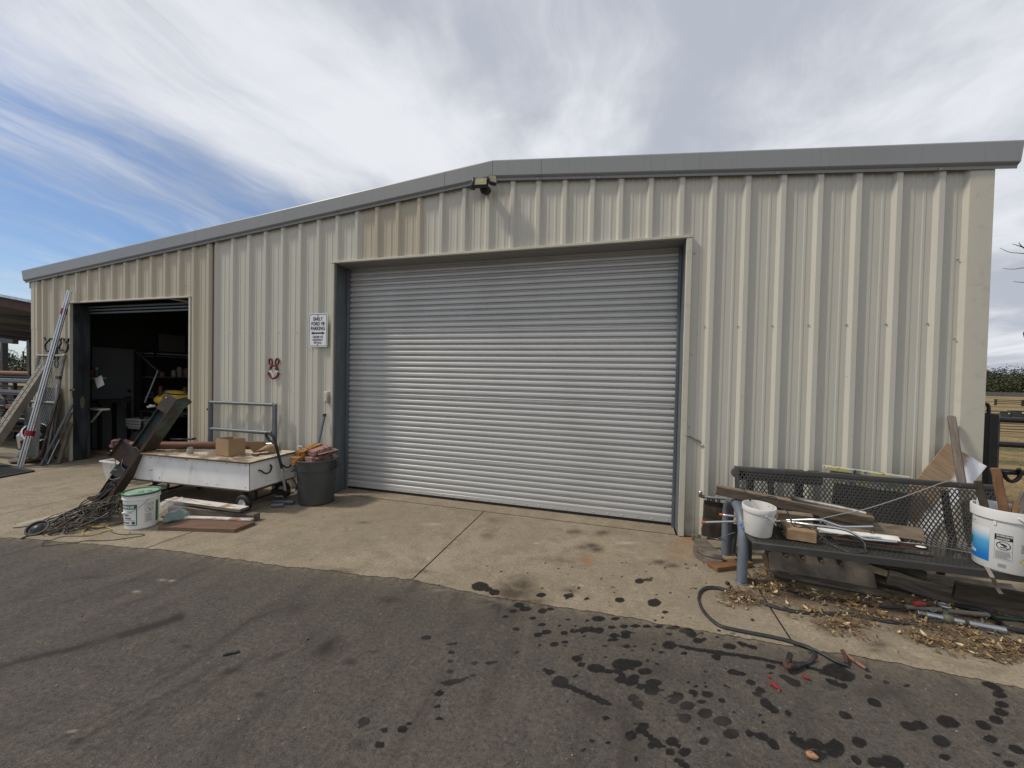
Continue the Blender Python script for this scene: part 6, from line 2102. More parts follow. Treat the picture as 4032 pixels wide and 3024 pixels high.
for i, (z, h, r, dx) in enumerate(((.0, .055, .180, 0), (.058, .052, .176, -.004))):
    pts = []
    cx_, cy_ = 6.455 + dx, -.455
    for j in range(19):
        a_ = R(90 + 180 * j / 18)
        q = Vector((cx_ + r * math.cos(a_) * .95, cy_ + r * 1.0 * math.sin(a_), z + .001))
        pts.append(Matrix.Rotation(0, 3, 'Z') @ q)
    ang = R(12)
    pts = [Vector((cx_ + (p.x - cx_) * math.cos(ang) - (p.y - cy_) * math.sin(ang), cy_ + (p.x - cx_) * math.sin(ang) + (p.y - cy_) * math.cos(ang), p.z)) for p in pts]
    o = MB().prism(pts, (0, 0, h)).build('half_round_slab', M_WOODGREY, None, bevel=.006, jit=.003)
    tag(o, ('lower half-round weathered wood slab on the concrete by the hoop', 'upper half-round weathered wood slab, topmost of its stack by the hoop')[i], 'wood slab', 'half-round wood slabs')
a, b = at('C', 300, 1322, z=0), at('C', 636, 1272, z=0)
c = at('C', 195, 1248, z=0)
ay = (c - a)
m1, m2 = (a + c) / 2, (b + (b + ay)) / 2
o = plank('wood_offcut', m1 + Vector((0, 0, .021)), m2 + Vector((0, 0, .021)), ay.length * .85, .040, M_WOODBRN, None, bevel=.003)
tag(o, 'short brown board lying on the concrete behind the foot of the hoop', 'board')
tag(MB().tube([at('Q', 1280, 1205, y=-.34), at('Q', 1620, 1085, y=-.60)], .003, 6).ball(at('Q', 1240, 1245, y=-.34), .012, 8, 5, (.5, .5, 1.4)).build('pull_wire', M_WIREG, None), 'thin wire with a small pale tip beside the half-round slabs', 'wire')
mb = MB().beam(at('Q', 1620, 900, y=-.50), at('Q', 1565, 1540, y=-.56), .03, .05, (1, 0, 0)).tube(spline([at('Q', 1610, 1150, y=-.52), at('Q', 1600, 1300, y=-.54), at('Q', 1570, 1540, y=-.56)], 4), .018, 8)
tag(mb.build('black_bar', M_BLKSTEEL, None), 'black iron bar standing behind the front leg of the hoop', 'bar')

# ---------------------------------------------------------------- under the bench
a, b = at('K', 425, 405, z=.0), at('K', 1770, 655, z=.0)
ax = (b - a).normalized()
ay = Vector((-ax.y, ax.x, 0))
L = (b - a).length
ub = thing('taupe_panel', 'dusty taupe moulded panel with slots lying tilted under the bench', 'panel', (a + b) / 2)
up_ = (ay * .55 + Vector((0, 0, .83))).normalized()
out = [a, a + ax * (L * .97), a + ax * L + up_ * .05, a + ax * (L * 1.0) + up_ * .16, a + ax * (L * .93) + up_ * .27, a + ax * (L * .05) + up_ * .31, a + up_ * .27]
nrm = ax.cross(up_).normalized()
if nrm.y > 0:
    nrm = -nrm
MB().prism([p + Vector((0, 0, .004)) for p in out], -nrm * .05).build('shell', M_TAUPE, ub, bevel=.012, seg=2)
for f_ in (.17, .34, .52, .70):
    c0 = a + ax * (L * f_) + up_ * .165 + nrm * .0015
    c1_ = a + ax * (L * (f_ - .05)) + up_ * .30 + nrm * .0015
    MB().tube([c0, c0.lerp(c1_, .5), c1_], .018, 10).build('slot_rib', M_DARKSLOT, ub)
    MB().ball(c0 + nrm * .016, .014, 8, 5, (1, .4, 1)).build('slot_end', M_TAUPE, ub)
a2, b2 = at('K', 340, 160, y=-.72), at('K', 400, 410, z=.0)
o = plank('prop_stick', a2, b2, .035, .016, M_WOODTAN, None, up=(-.5, -1, 0))
tag(o, 'short tan stick propping the left end of the taupe panel', 'stick')
a, b = at('K', 1100, 560, z=.006), at('K', 1900, 700, z=.006)
o = plank('thin_board', at('K', 430, 430, z=.02) + Vector((0, .06, 0)), at('K', 1900, 690, z=.02) + Vector((0, .04, 0)), .10, .02, M_WOODGREY)
tag(o, 'thin grey board on the ground beneath the taupe panel', 'board')
a, b = at('L', 330, 250, z=.10), at('L', 1775, 690, z=.045)
o = plank('grey_timber', a, b, .06, .105, M_WOODGREY, None, up=(0, -.3, 1), bevel=.006, warp=.004)
tag(o, 'long grey weathered timber sloping under the right half of the bench', 'timber')
a, b = at('L', 1250, 430, y=-.86), at('L', 2500, 640, y=-.86)
o = plank('dark_board', a, b, .03, .13, M_WOODDK, None, up=(0, -.1, 1), bevel=.004)
tag(o, 'dark board set on edge beneath the right end of the bench', 'board')
a, b = at('L', 1760, 700, z=.05), at('L', 2500, 900, z=.04)
o = plank('pale_board', a + Vector((-.05, .14, .02)), b + Vector((0, .14, .02)), .05, .12, M_WOODGREY, None, up=(0, -.2, 1))
tag(o, 'pale board end lying at the far right below the bench', 'board')
for (p, q, w_, t_, m_, lab) in ((('L', 60, 60, .16), ('L', 1000, 330, .16), .10, .03, M_WOODDK, 'dark board lying high under the middle of the bench'),
                                (('L', 900, 360, .10), ('L', 2300, 560, .10), .12, .03, M_WOODGREY, 'grey board lying behind the sloping timber under the bench'),
                                (('L', 150, 330, .05), ('L', 1300, 640, .03), .09, .035, M_WOODDK, 'rotten board lying on the litter beneath the sloping timber')):
    a, b = at(p[0], p[1], p[2], z=p[3]), at(q[0], q[1], q[2], z=q[3])
    tag(plank('scrap_board', a + Vector((0, .10, 0)), b + Vector((0, .10, 0)), w_, t_, m_, None, up=(0, -.4, 1), warp=.004), lab, 'board')
# pipes on the ground
a, b = at('L', 580, 665, z=.03), at('L', 1720, 775, z=.03)
tag(MB().tube([a, b], .016, 12).build('grey_pipe', mat('dusty_pipe', (.17, .15, .125), .7), None), 'long dusty grey pipe on the ground beneath the bench front', 'pipe')
a, b = at('L', 735, 742, z=.026), at('L', 1950, 985, z=.026)
gp = thing('valve_pipe', 'galvanised pipe with a tarnished valve lying in the leaf litter below the bench', 'pipe', (a + b) / 2)
ax = (b - a).normalized()
MB().tube([a, a.lerp(b, .32)], .0195, 14).tube([a.lerp(b, .40), a.lerp(b, .56)], .0195, 14).tube([a.lerp(b, .58), b], .0215, 14).build('pipe', M_GALV, gp)
mb = MB()
for i in range(6):
    q = a + ax * (.008 + .007 * i)
    mb.cyl(q, q + ax * .003, .0212, seg=14)
mb.build('thread', M_RUST, gp)
MB().cyl(a.lerp(b, .305), a.lerp(b, .42), .027, seg=8).ball(a.lerp(b, .36), .034, 12, 8).cyl(a.lerp(b, .36), a.lerp(b, .36) + Vector((-.01, .01, .075)), .016, seg=10).build('valve_body', M_BRASS, gp)
hw = a.lerp(b, .36) + Vector((-.012, .012, .085))
MB().tube([hw + Vector((.03 * math.cos(t * .785), .03 * math.sin(t * .785), 0)) for t in range(8)], .006, 8, closed=True).beam(hw - Vector((.03, 0, 0)), hw + Vector((.03, 0, 0)), .008, .006).build('hand_wheel', M_GALV, gp)
MB().cyl(a.lerp(b, .55), a.lerp(b, .59), .026, seg=12).build('coupling', M_RUST, gp)
p = at('L', 690, 620, z=.06)
tag(MB().tube(spline([at('L', 690, 625, z=.06), at('L', 760, 615, z=.065), at('L', 840, 625, z=.06)], 4), .014, 8).build('red_valve_lever', M_REDP, None), 'red plastic lever lying in the litter below the bench', 'lever')
mb = MB().beam(at('L', 890, 600, z=.05), at('L', 895, 720, z=.02), .022, .012).tube(spline([at('L', 830, 610, z=.06), at('L', 890, 625, z=.06), at('L', 960, 610, z=.07)], 4), .008, 6)
tag(mb.build('rusty_clip', M_RUST, None), 'rusty iron clip beside the red lever', 'clip')
tag(MB().tube([at('L', 962 + 38 * math.cos(t * .6283), 702 + 26 * math.sin(t * .6283), z=.035) for t in range(10)], .007, 8, closed=True).build('wire_ring', M_WIREG, None), 'small grey ring on the dusty pipe', 'ring')

# cables on the ground
main = [(2212, 578), (2060, 500), (1930, 455), (1780, 415), (1640, 402), (1550, 402), (1440, 414), (1320, 405), (1200, 382), (1090, 360), (960, 352), (840, 350), (720, 340), (600, 315), (480, 275), (370, 235), (280, 205), (200, 186), (140, 186), (100, 208), (84, 250), (95, 300), (125, 350), (175, 400), (230, 437), (310, 458), (430, 482), (560, 507), (660, 530)]
c1 = main + [(720, 548), (800, 575), (900, 625), (980, 670), (1062, 700)]
c2 = [(x + 2, y + (9 if y < 430 and x < 1500 else 7)) for x, y in main] + [(720, 556), (790, 578), (835, 605), (840, 640), (815, 672), (770, 688)]
c1 = [at('E', x, y, z=.0095) for x, y in c1]
c2 = [at('E', x, y, z=.0090) for x, y in c2]
jc = thing('jumper_cable', 'pair of black jumper cables looping from under the bench onto the asphalt, with dark clamp', 'cable', (6.4, -1.4, 0))
MB().tube(spline(c1, 6), .0085, 10).build('cable', M_CABLE, jc)
MB().tube(spline(c2, 6), .0085, 10).build('cable', M_CABLE, jc)
# clamp at the end of the second cable
q0, q1, q2 = at('E', 775, 687, z=.016), at('E', 715, 705, z=.022), at('E', 665, 715, z=.030)
q3 = at('E', 682, 625, z=.040)
cm = MB().tube([q0, q1], [.013, .017], 10)
o = cm.build('clamp_handle', M_BLACK, jc)
MB().tube([q3, q3.lerp(q2, .45)], .0145, 10).build('clamp_handle', M_BLACK, jc)
MB().tube(spline([q1, q1.lerp(q2, .6) + Vector((0, 0, .012)), q2, q2 + Vector((-.006, .012, .01))], 5), .012, 8).tube(spline([q3.lerp(q2, .45), q2 + Vector((.004, .03, .012)), q2 + Vector((-.010, .01, .0))], 5), .011, 8).build('jaw', M_RUST, jc, jit=.001)
# loose copper clamp
cc = thing('copper_clamp', 'loose dull copper jumper clamp lying open at the asphalt edge', 'clamp', at('E', 1090, 660, z=0))
MB().tube(spline([at('E', 1022, 600, z=.03), at('E', 1060, 635, z=.02), at('E', 1120, 680, z=.012), at('E', 1180, 718, z=.010)], 5), [.012] * 5 + [.008] * 11, 8).build('jaw', M_COPPER, cc)
MB().tube(spline([at('E', 1022, 600, z=.035), at('E', 1045, 640, z=.025), at('E', 1048, 685, z=.012)], 6), .010, 8).build('jaw', M_RUST, cc)
MB().ball(at('E', 1183, 720, z=.010), .009, 8, 6).build('tip', M_BLACK, cc)
tag(MB().tube(spline([at('E', 510, 185, z=.012), at('E', 620, 195, z=.02), at('E', 730, 215, z=.015), at('E', 850, 245, z=.014), at('E', 1000, 262, z=.014), at('E', 1130, 282, z=.014), at('E', 1260, 310, z=.014), at('E', 1400, 320, z=.02), at('E', 1500, 322, z=.02)], 6), .0085, 8).build('thin_black_hose', M_CABLE, None), 'thin black hose running through the leaf litter in front of the taupe panel', 'hose')
tag(MB().tube(spline([at('L', 1250, 640, z=.03), at('L', 1500, 690, z=.04), at('L', 1700, 745, z=.03), at('L', 1830, 840, z=.018), at('L', 1960, 950, z=.018), at('L', 2212, 1005, z=.018), at('L', 2400, 1020, z=.018)], 7), .0165, 12).build('black_hose', M_BLACK, None), 'thick black hose curving out from under the bench at the right', 'hose')
tag(MB().tube(spline([at('L', 1790, 800, z=.03), at('L', 1950, 820, z=.015), at('L', 2212, 850, z=.015), at('L', 2400, 860, z=.015)], 5), .012, 10).build('green_hose', mat('dark_green_hose', (.02, .045, .035), .5), None), 'dark green hose end on the ground at the far right', 'hose')
# small litter on the asphalt
for (pts, lab) in (([(548, 805), (580, 815), (622, 852), (612, 858), (580, 838), (545, 812)], 'largest torn strip of red tape on the asphalt'), ([(752, 760), (785, 768), (822, 788), (800, 786), (770, 776)], 'torn red tape strip on the asphalt below the jumper clamp'),
                   ([(525, 765), (548, 768), (566, 772), (545, 776)], 'small red tape scrap left of the largest strip'), ([(838, 662), (858, 660), (872, 664), (850, 668)], 'red tape scrap beside the jumper cable bend')):
    o = MB().prism([at('E', x, y, z=.004 + .004 * (i % 2)) for i, (x, y) in enumerate(pts)], (0, 0, .002)).build('red_tape_scrap', M_RED, None, smooth=False)
    tag(o, lab, 'tape', 'torn red tape on the asphalt')
p = at('E', 822, 1285, z=.012)
tag(MB().lathe([(.001, -.022), (.010, -.018), (.014, -.006), (.0145, .004), (.011, .014), (.006, .022), (.001, .026)], p, 14, Matrix.Rotation(R(80), 3, 'Y') @ Matrix.Rotation(.4, 3, 'X')).build('nut_shell', mat('tan_shell', (.36, .19, .09), .6, 0, [((.16, .07, .03), 60, (1, 1, 1), .45, .6, .8)]), None), 'small tan nut shell on the asphalt near the bottom edge', 'shell')
o = plank('black_stick', at('V', 1292, 853, z=.004), at('V', 1388, 832, z=.004), .012, .006, M_INK)
tag(o, 'thin black stick lying on the asphalt left of centre', 'stick')
tag(MB().cyl(at('C', 382, 1410, z=.012), at('C', 402, 1420, z=.014), .014, seg=12).build('pipe_stub', M_BLACK, None), 'small black pipe stub on the concrete at the foot of the hoop', 'pipe stub')

# ---------------------------------------------------------------- leaf litter and straw
random.seed(31)
LEAFY = [(e[0], e[1], e[2]) for e in LEAFY]
M_LEAF = [mat('dry_leaf_a', (.27, .175, .07), .8), mat('dry_leaf_b', (.16, .092, .042), .85), mat('dry_leaf_c', (.52, .42, .25), .8), mat('dry_leaf_d', (.09, .055, .03), .9)]


def litter_spot():
    c, e1, e2 = random.choice(LEAFY)
    while True:
        a_, r_ = random.uniform(0, 2 * math.pi), (random.random() ** .62) * 1.45
        p = c + e1 * (r_ * math.cos(a_)) + e2 * (r_ * math.sin(a_))
        if mnoise.noise(Vector((p.x * 5, p.y * 7, 4))) + random.uniform(-.35, .35) > -.05 and p.y < -.30:
            return p


for mi_, (m, n_, lo, hi) in enumerate(zip(M_LEAF, (420, 700, 330, 1100), (.010, .009, .008, .007), (.034, .030, .030, .024))):
    mb = MB()
    for i in range(n_):
        p = litter_spot()
        s = random.uniform(lo, hi) * (1 if random.random() < .9 else 1.4)
        rt = Matrix.Rotation(random.uniform(0, 6.28), 3, 'Z') @ Matrix.Rotation(random.gauss(0, .35), 3, 'X') @ Matrix.Rotation(random.gauss(0, .35), 3, 'Y')
        q = Vector((p.x, p.y, .004 + s * .25 + random.uniform(0, .014)))
        w = random.uniform(.28, .5)
        loc = [(-1, 0, .25), (-.35, w, 0), (.4, w * .8, .05), (1, .05, .3), (.4, -w * .8, .05), (-.35, -w, 0), (0, 0, -.12)]
        mb.add([q + rt @ (Vector(t) * s * .75) for t in loc], [(6, 0, 1), (6, 1, 2), (6, 2, 3), (6, 3, 4), (6, 4, 5), (6, 5, 0)])
    mb.build('leaf_litter', m, None, smooth=False, kind='stuff')
mb = MB()
mb2 = MB()
for i in range(2600):
    p = litter_spot()
    a_ = random.gauss(.25, .8)
    L = random.uniform(.02, .11)
    d = Vector((math.cos(a_), math.sin(a_), 0))
    t = Vector((-d.y, d.x, 0)) * random.uniform(.0006, .0014)
    z = .004 + random.uniform(0, .022)
    p = Vector((p.x, p.y, z))
    m_ = p + d * L * .5 + Vector((0, 0, random.uniform(0, .010))) + t * random.uniform(-6, 6)
    e = p + d * L + Vector((0, 0, random.uniform(-.002, .012)))
    (mb if i % 5 < 2 else mb2).add([p - t, p + t, m_ + t, m_ - t, e], [(0, 1, 2, 3), (3, 2, 4)])
mb.build('dry_straw', mat('straw', (.30, .21, .10), .85), None, smooth=False, kind='stuff')
mb2.build('dry_straw', mat('dark_straw', (.12, .078, .04), .9), None, smooth=False, kind='stuff')
# grit and crumbs scattered over concrete and asphalt
mb = MB()
for i in range(420):
    x, y = random.uniform(-3, 8.6), random.uniform(-3.4, -.1)
    s = random.uniform(.0025, .006) if random.random() < .9 else random.uniform(.006, .011)
    mb.box((x, y, s * .3), (s, s * random.uniform(.6, 1.2), s * .7), Matrix.Rotation(random.uniform(0, 3), 3, 'Z'))
mb.build('grit', mat('grit_crumbs', (.30, .26, .20), .9, 0, [((.08, .07, .06), 3, (1, 1, 1), .45, .55, .9)], world=True), None, smooth=False, kind='stuff')
# ---------------------------------------------------------------- left of the small doorway
cu = plank('ledge_timber', (-3.63, -.10, .028), (-5.3, -.22, .028), .20, .055, M_WOODGREY, None, bevel=.006)
tag(cu, 'low grey timber ledge along the foot of the wall left of the doorway', 'timber')
ga = thing('chain_link_gate', 'galvanised tube gate with chain link leaning on the wall left of the doorway', 'gate', (-3.95, -.2, 0))
gT, gB = -.075, -.30


def gpt(x, z):
    """Point of the leaning gate."""
    t = z / 1.83
    return Vector((x, gB + (gT - gB) * t, .06 + z * .985))


gl, gr = at('N', 775, 1260, y=gT).x, at('N', 1275, 1260, y=gT).x
gl2, gr2 = gl + .02, gr - .02
MB().tube([gpt(gl, 0), gpt(gl, 1.80)], .022, 12).build('stile', M_DULLGALV, ga)
MB().tube([gpt(gr, 0), gpt(gr, 1.80)], .022, 12).build('stile', M_DULLGALV, ga)
for z in (1.80, .98, .03):
    MB().tube([gpt(gl, z), gpt(gr, z)], .020, 12).build('rail', M_DULLGALV, ga)
for x in (gl, gr):
    MB().ball(gpt(x, 1.80), .030, 10, 6).cyl(gpt(x, 1.72), gpt(x, 1.80), .028, seg=12).build('corner_fitting', M_DULLGALV, ga)
mb = MB()
st = .062
i = 0
x = gl2
n_x = int((gr2 - gl2) / (st / 2))
for a_ in range(n_x):          # the wires of the chain link zigzag down the gate
    xa = gl2 + a_ * st / 2
    pts = []
    for j in range(int(1.76 / (st / 2))):
        pts.append(gpt(xa + (st / 2 if (j + a_) % 2 else 0), .03 + j * st / 2) + Vector((0, -.002 * (1 if j % 2 else -1), 0)))
    mb.tube(pts, .0016, 4, caps=False)
mb.build('chain_link', M_GALV, ga)
MB().box(gpt(gr, 1.42) + Vector((-.01, -.02, 0)), (.10, .03, .05)).cyl(gpt(gr, 1.42) + Vector((-.08, -.02, 0)), gpt(gr, 1.42) + Vector((.06, -.02, 0)), .009).build('latch', M_BLKSTEEL, ga)
o = plank('sheet_metal', (-3.98, -.105, 1.28), (-3.98, -.21, .10), .60, .006, mat('dull_grey_sheet', (.10, .105, .098), .5, .4, [((.16, .165, .16), 4, (1, 1, 1), .45, .7, .7), ((.05, .05, .045), 11, (1, 1, 1), .5, .7, .7)]), None, up=(0, -1, -.1), bevel=.002)
tag(o, 'dull grey metal sheet standing between the chain link gate and the wall', 'metal sheet')
o = plank('chalked_sheet', (-3.86, -.36, .95), (-3.87, -.40, .14), .44, .004, MATS['dull_grey_sheet'], None, up=(0, -1, -.05), bevel=.001, warp=.001)
tag(o, 'grey metal sheet with white chalk scribble standing before the gate', 'metal sheet')
mi = o.matrix_basis
tm = MB()
flat_text(tm, 'Fenix', .13, (-3.84, -.385, .60), (1, .02, 0), (0, -.06, 1), .002, .9, .006)
flat_text(tm, '123', .075, (-3.84, -.392, .44), (1, .02, 0), (0, -.06, 1), .001, .9, .006)
ch = tm.build('chalk_mark', mat('chalk', (.33, .33, .32), .9), None, smooth=False)
ch.parent = o
ch.matrix_parent_inverse = o.matrix_basis.inverted()
for x_, lab in ((-3.715, 'narrow galvanised edge strip standing beside the chalked sheet'),):
    o = plank('metal_strip', (x_, -.14, 1.34), (x_ + .02, -.22, .06), .045, .02, M_GALV, None, up=(0, -1, -.1))
    tag(o, lab, 'metal strip')

# bundle of conduit tied with red tape
cbn = thing('conduit_bundle', 'bundle of long bright conduit tied with red tape leaning against the wall', 'conduit', (-3.66, -.60, 0))
tops = [at('N', 1305, -15, y=-.075), at('N', 1345, 5, y=-.085), at('N', 1400, -5, y=-.075), at('N', 1372, 5, y=-.06)]
tops = [at('A', 494, 262, y=-.085), at('A', 507, 268, y=-.105), at('A', 520, 264, y=-.080), at('A', 508, 262, y=-.065)]
feet = [at('M', 272, 1420, z=.004), at('M', 312, 1432, z=.004), at('M', 350, 1428, z=.004), at('M', 330, 1420, z=.004) + Vector((0, .03, 0))]
tops, feet = tops[:3], feet[:3]
for a, b in zip(tops, feet):
    ax = (b - a).normalized()
    MB().tube([a, b], .0135, 14).tube([a + ax * .21, a + ax * .25], .0155, 14).build('conduit', M_ALU, cbn)
for f0, f1 in ((.108, .142), (.80, .828)):
    q = [a.lerp(b, f0) for a, b in zip(tops, feet)]
    q2 = [a.lerp(b, f1) for a, b in zip(tops, feet)]
    c_, c2_ = sum(q, Vector()) / 3, sum(q2, Vector()) / 3
    MB().tube([c_, c2_], .040 if f0 < .5 else .058, 14).build('red_tape', M_RED, cbn)

# slotted channel
a, b = Vector((-4.225, -.10, 1.66)), Vector((-4.155, -.90, .015))
cht = thing('slotted_channel', 'wide tan slotted steel channel leaning on the wall at the far left', 'channel', b)
ax = (b - a).normalized()
wx = Vector((1, .10, 0))
wx = (wx - ax * wx.dot(ax)).normalized()
nz = ax.cross(wx)
if nz.y > 0:
    nz = -nz
L = (b - a).length
M_CHAN = mat('tan_dusty_steel', (.235, .205, .16), .6, .1, [((.15, .125, .095), 5, (1, 1, 1), .42, .7, .7), ((.085, .065, .05), 14, (1, 1, 1), .58, .75, .7)], .15, 40)
w_ = .088


def chp(s, w, n):
    return a + ax * s + wx * w + nz * n


mb = MB()
mb.prism([chp(0, -w_, 0), chp(0, -w_ * .16, 0), chp(0, -w_ * .16, -.010), chp(0, w_ * .16, -.010), chp(0, w_ * .16, 0), chp(0, w_, 0), chp(0, w_, -.10), chp(0, w_ - .006, -.10), chp(0, w_ - .006, -.02), chp(0, -w_ + .006, -.02), chp(0, -w_ + .006, -.10), chp(0, -w_, -.10)], ax * L)
mb.build('channel', M_CHAN, cht, bevel=.003)
n_ = 17
for i in range(n_):
    s = .06 + i * (L - .1) / n_
    for sg_, nm in ((-1, 'slot'), (1, 'slot')):
        q = chp(s + (.045 if sg_ > 0 else 0), sg_ * w_ * .50, .0008)
        mbx = MB().prism([q + ax * (.013 * math.cos(t * .5236)) + wx * (.010 * math.sin(t * .5236)) for t in range(12)], -nz * -.0006)
        mbx.build(nm, M_DARKSLOT, cht, smooth=False)

# silver duct pieces, bar and poles on the ledge
dc_ = Vector((-4.16, -.20, .06))
dk = thing('sheet_metal_duct', 'shiny crumpled sheet metal duct elbow standing on the ledge behind the conduit', 'duct', dc_)
MB().lathe([(.02, .02), (.20, .0), (.225, .05), (.215, .17)], dc_, 22).build('duct_ring', M_ALU, dk)
MB().lathe([(.175, .15), (.19, .30), (.20, .40), (.09, .54), (.07, .53)], dc_ + Vector((-.05, .0, 0)), 10).build('elbow', M_ALU, dk, ang=20)
MB().lathe([(.17, -.10), (.175, .0), (.17, .11), (.15, .11), (.15, -.10)], dc_ + Vector((.12, -.06, .42)), 20, Matrix.Rotation(R(62), 3, 'Y') @ Matrix.Rotation(.3, 3, 'X')).build('duct_ring', M_ALU, dk)
MB().lathe([(.165, .0), (.17, .16)], dc_ + Vector((.10, -.05, .16)), 18).build('dark_band', M_BLACK, dk)
tag(MB().lathe([(.0, 0), (.26, 0), (.27, .015), (.25, .03), (.0, .035)], (-4.22, -.22, .028), 22).build('round_plate', M_EDGE, None), 'dark round plate beneath the sheet metal duct', 'plate')
a, b = at('M', 918, 275, y=-.14), at('M', 640, 1215, y=-.42)
tag(MB().beam(a, a.lerp(b, .78), .030, .022).tube(spline([a.lerp(b, .76), b, at('M', 570, 1285, y=-.42), at('M', 470, 1280, y=-.42)], 6), [.016] * 6 + [.026] * 13, 8).build('pry_bar', M_RUST, None), 'dark rusty hooked pry bar leaning before the chalked sheet', 'bar')
for (p, q, r_, m, lab) in (((1135, 430), (640, 1385), .018, M_GREYSTEEL, 'blue-grey steel tube leaning lowest towards the doorway jamb'),
                           ((1120, 570), (775, 1340), .014, M_WOODGREY, 'thin weathered stick leaning behind the blue-grey tube'),
                           ((1020, 790), (740, 1370), .012, M_GALV, 'thin galvanised rod leaning in front of the weathered stick')):
    a, b = at('M', *p, y=-.06), at('M', *q, z=.012)
    tag(MB().tube([a, b], r_, 10).build('leaning_pole', m, None), lab, 'pole', 'poles leaning by the small doorway')
a, b = at('M', 1110, 720, y=-.05), at('M', 905, 1360, z=.01)
tag(plank('leaning_board', a, b, .065, .03, M_WOODGREY, None, up=(.3, -1, -.2)), 'grey weathered board leaning nearest the doorway jamb', 'board')
tag(MB().tube(spline([at('M', 1095, 215, y=-.06), at('M', 1130, 235, y=-.08), at('M', 1165, 225, y=-.07), at('M', 1130, 205, y=-.06)], 4), .012, 8).tube([at('M', 1130, 235, y=-.08), at('M', 1138, 340, y=-.07)], .009).build('rusty_hook', M_RUST, None), 'small rusty hook hanging on the trim beside the doorway jamb', 'hook')

# rubber mat
mt = thing('rubber_mat', 'black rubber drainage mat lying on the concrete at the far left', 'mat', (-3.9, -1.1, 0))
c0 = at('M', 508, 1482, z=.012)
ux, uy = Vector((-1, .09, 0)).normalized(), Vector((.20, -1, 0)).normalized()
mb = MB()
LX, LY = 1.5, .95
for i in range(32):
    p = c0 + ux * (LX * i / 31)
    mb.beam(p, p + uy * LY, .016, .016)
for j in range(21):
    p = c0 + uy * (LY * j / 20)
    mb.beam(p, p + ux * LX, .016, .014)
mb.build('grid', M_BLACK, mt, smooth=False)
mb = MB()
for p, d in ((c0, ux * LX), (c0 + uy * LY, ux * LX), (c0, uy * LY), (c0 + ux * LX, uy * LY)):
    mb.beam(p, p + d, .05, .018)
mb.build('border', M_BLACK, mt, bevel=.003)

# ---------------------------------------------------------------- inside the small doorway
IN = []
sh = thing('wall_shelf', 'small white shelf on a slotted bracket just inside the small doorway', 'shelf', (-4.45, .72, 1.44))
MB().box((-4.44, .70, 1.440), (.36, .20, .018)).build('board', M_WHITEP, sh)
MB().box((-4.44, .60, 1.415), (.34, .012, .035)).build('bracket', M_GALV, sh)
for i, (x, m, lab) in enumerate(((-4.40, M_REDP, 'dark spray bottle with a red label on the wall shelf'), (-4.27, mat('teal_bottle', (.03, .16, .20), .4), 'teal spray bottle with a white cap on the wall shelf'))):
    bt_ = thing('bottle', lab, 'bottle', (x, .66, 1.45))
    MB().lathe([(.0, .0), (.032, .002), (.034, .01), (.034, .13), (.016, .155), (.014, .165)], (x, .66, 1.45), 16).build('body', m, bt_)
    MB().cyl((x, .66, 1.61), (x, .66, 1.645), .016, seg=12).build('cap', M_WHITEP if i else M_BLACK, bt_)
pc = at('X', 210, 958, y=.36)
o = plank('paper_note', pc + Vector((-.085, 0, .05)), pc + Vector((.085, .02, -.045)), .15, .004, M_DIRTYP, None, up=(.25, -1, .1), warp=.001)
o.rotation_euler.rotate_axis('Z', R(-32))
tag(o, 'square paper note hanging in the doorway below the shelf', 'paper')
lb = thing('bracket_shelf', 'white slotted shelf bracket with diagonal brace low inside the doorway', 'shelf', (-4.4, .62, .6))
z1 = at('X', 200, 1210, y=.45)
MB().box(z1, (.42, .14, .03)).build('board', M_DIRTYP, lb)
MB().beam(at('X', 240, 1215, y=.42), at('X', 140, 1335, y=.42), .035, .012).build('brace', M_DIRTYP, lb)
wbn = thing('workbench', 'dark workbench against the side wall inside the small doorway', 'workbench', (-4.2, 1.05, 0))
MB().box((-4.32, .85, .98), (.50, .55, .05)).build('top', M_DARK, wbn)
for x, y in ((-4.1, .62), (-4.1, 1.08), (-4.54, .62), (-4.54, 1.08)):
    MB().box((x, y, .48), (.05, .05, .96)).build('leg', M_BLKSTEEL, wbn)
# shelves and bits along the side wall to the right of the door
st_ = thing('storage_rack', 'dark storage rack of shelves standing inside the small doorway', 'rack', (-4.3, 2.1, 0))
for z in (.55, 1.02, 1.46, 1.92):
    MB().box((-4.38, 2.15, z), (.42, 1.15, .025)).build('shelf', mat('rack_grey', (.13, .13, .125), .6), st_)
for x, y in ((-4.19, 1.59), (-4.19, 2.71), (-4.57, 1.59), (-4.57, 2.71)):
    MB().box((x, y, 1.0), (.035, .035, 2.0)).build('post', M_BLKSTEEL, st_)
random.seed(17)
ic = [(.20, .20, .19), (.35, .33, .30), (.10, .10, .11), (.06, .07, .09), (.22, .10, .06), (.30, .28, .24)]
for i in range(16):
    z = random.choice((.565, 1.035, 1.475))
    y, x = random.uniform(1.66, 2.6), random.uniform(-4.36, -4.24)
    h, w = random.uniform(.10, .24), random.uniform(.045, .08)
    c_ = random.choice(ic)
    cn_ = ('pale grey', 'cream', 'black', 'navy', 'rust brown', 'beige')[ic.index(c_)]
    tier_ = {.565: 'lowest', 1.035: 'middle', 1.475: 'upper'}[z]
    t_ = thing('can', cn_ + ' can on the ' + tier_ + ' shelf of the dark storage rack', 'can', (x, y, z), cn_ + ' cans on the ' + tier_ + ' rack shelf')
    MB().lathe([(.0, 0), (w, 0), (w, h * .8), (w * .7, h * .9), (w * .7, h), (.0, h)], (x, y, z), 14).build('body', mat('can_%d' % ic.index(c_), c_, .5), t_)
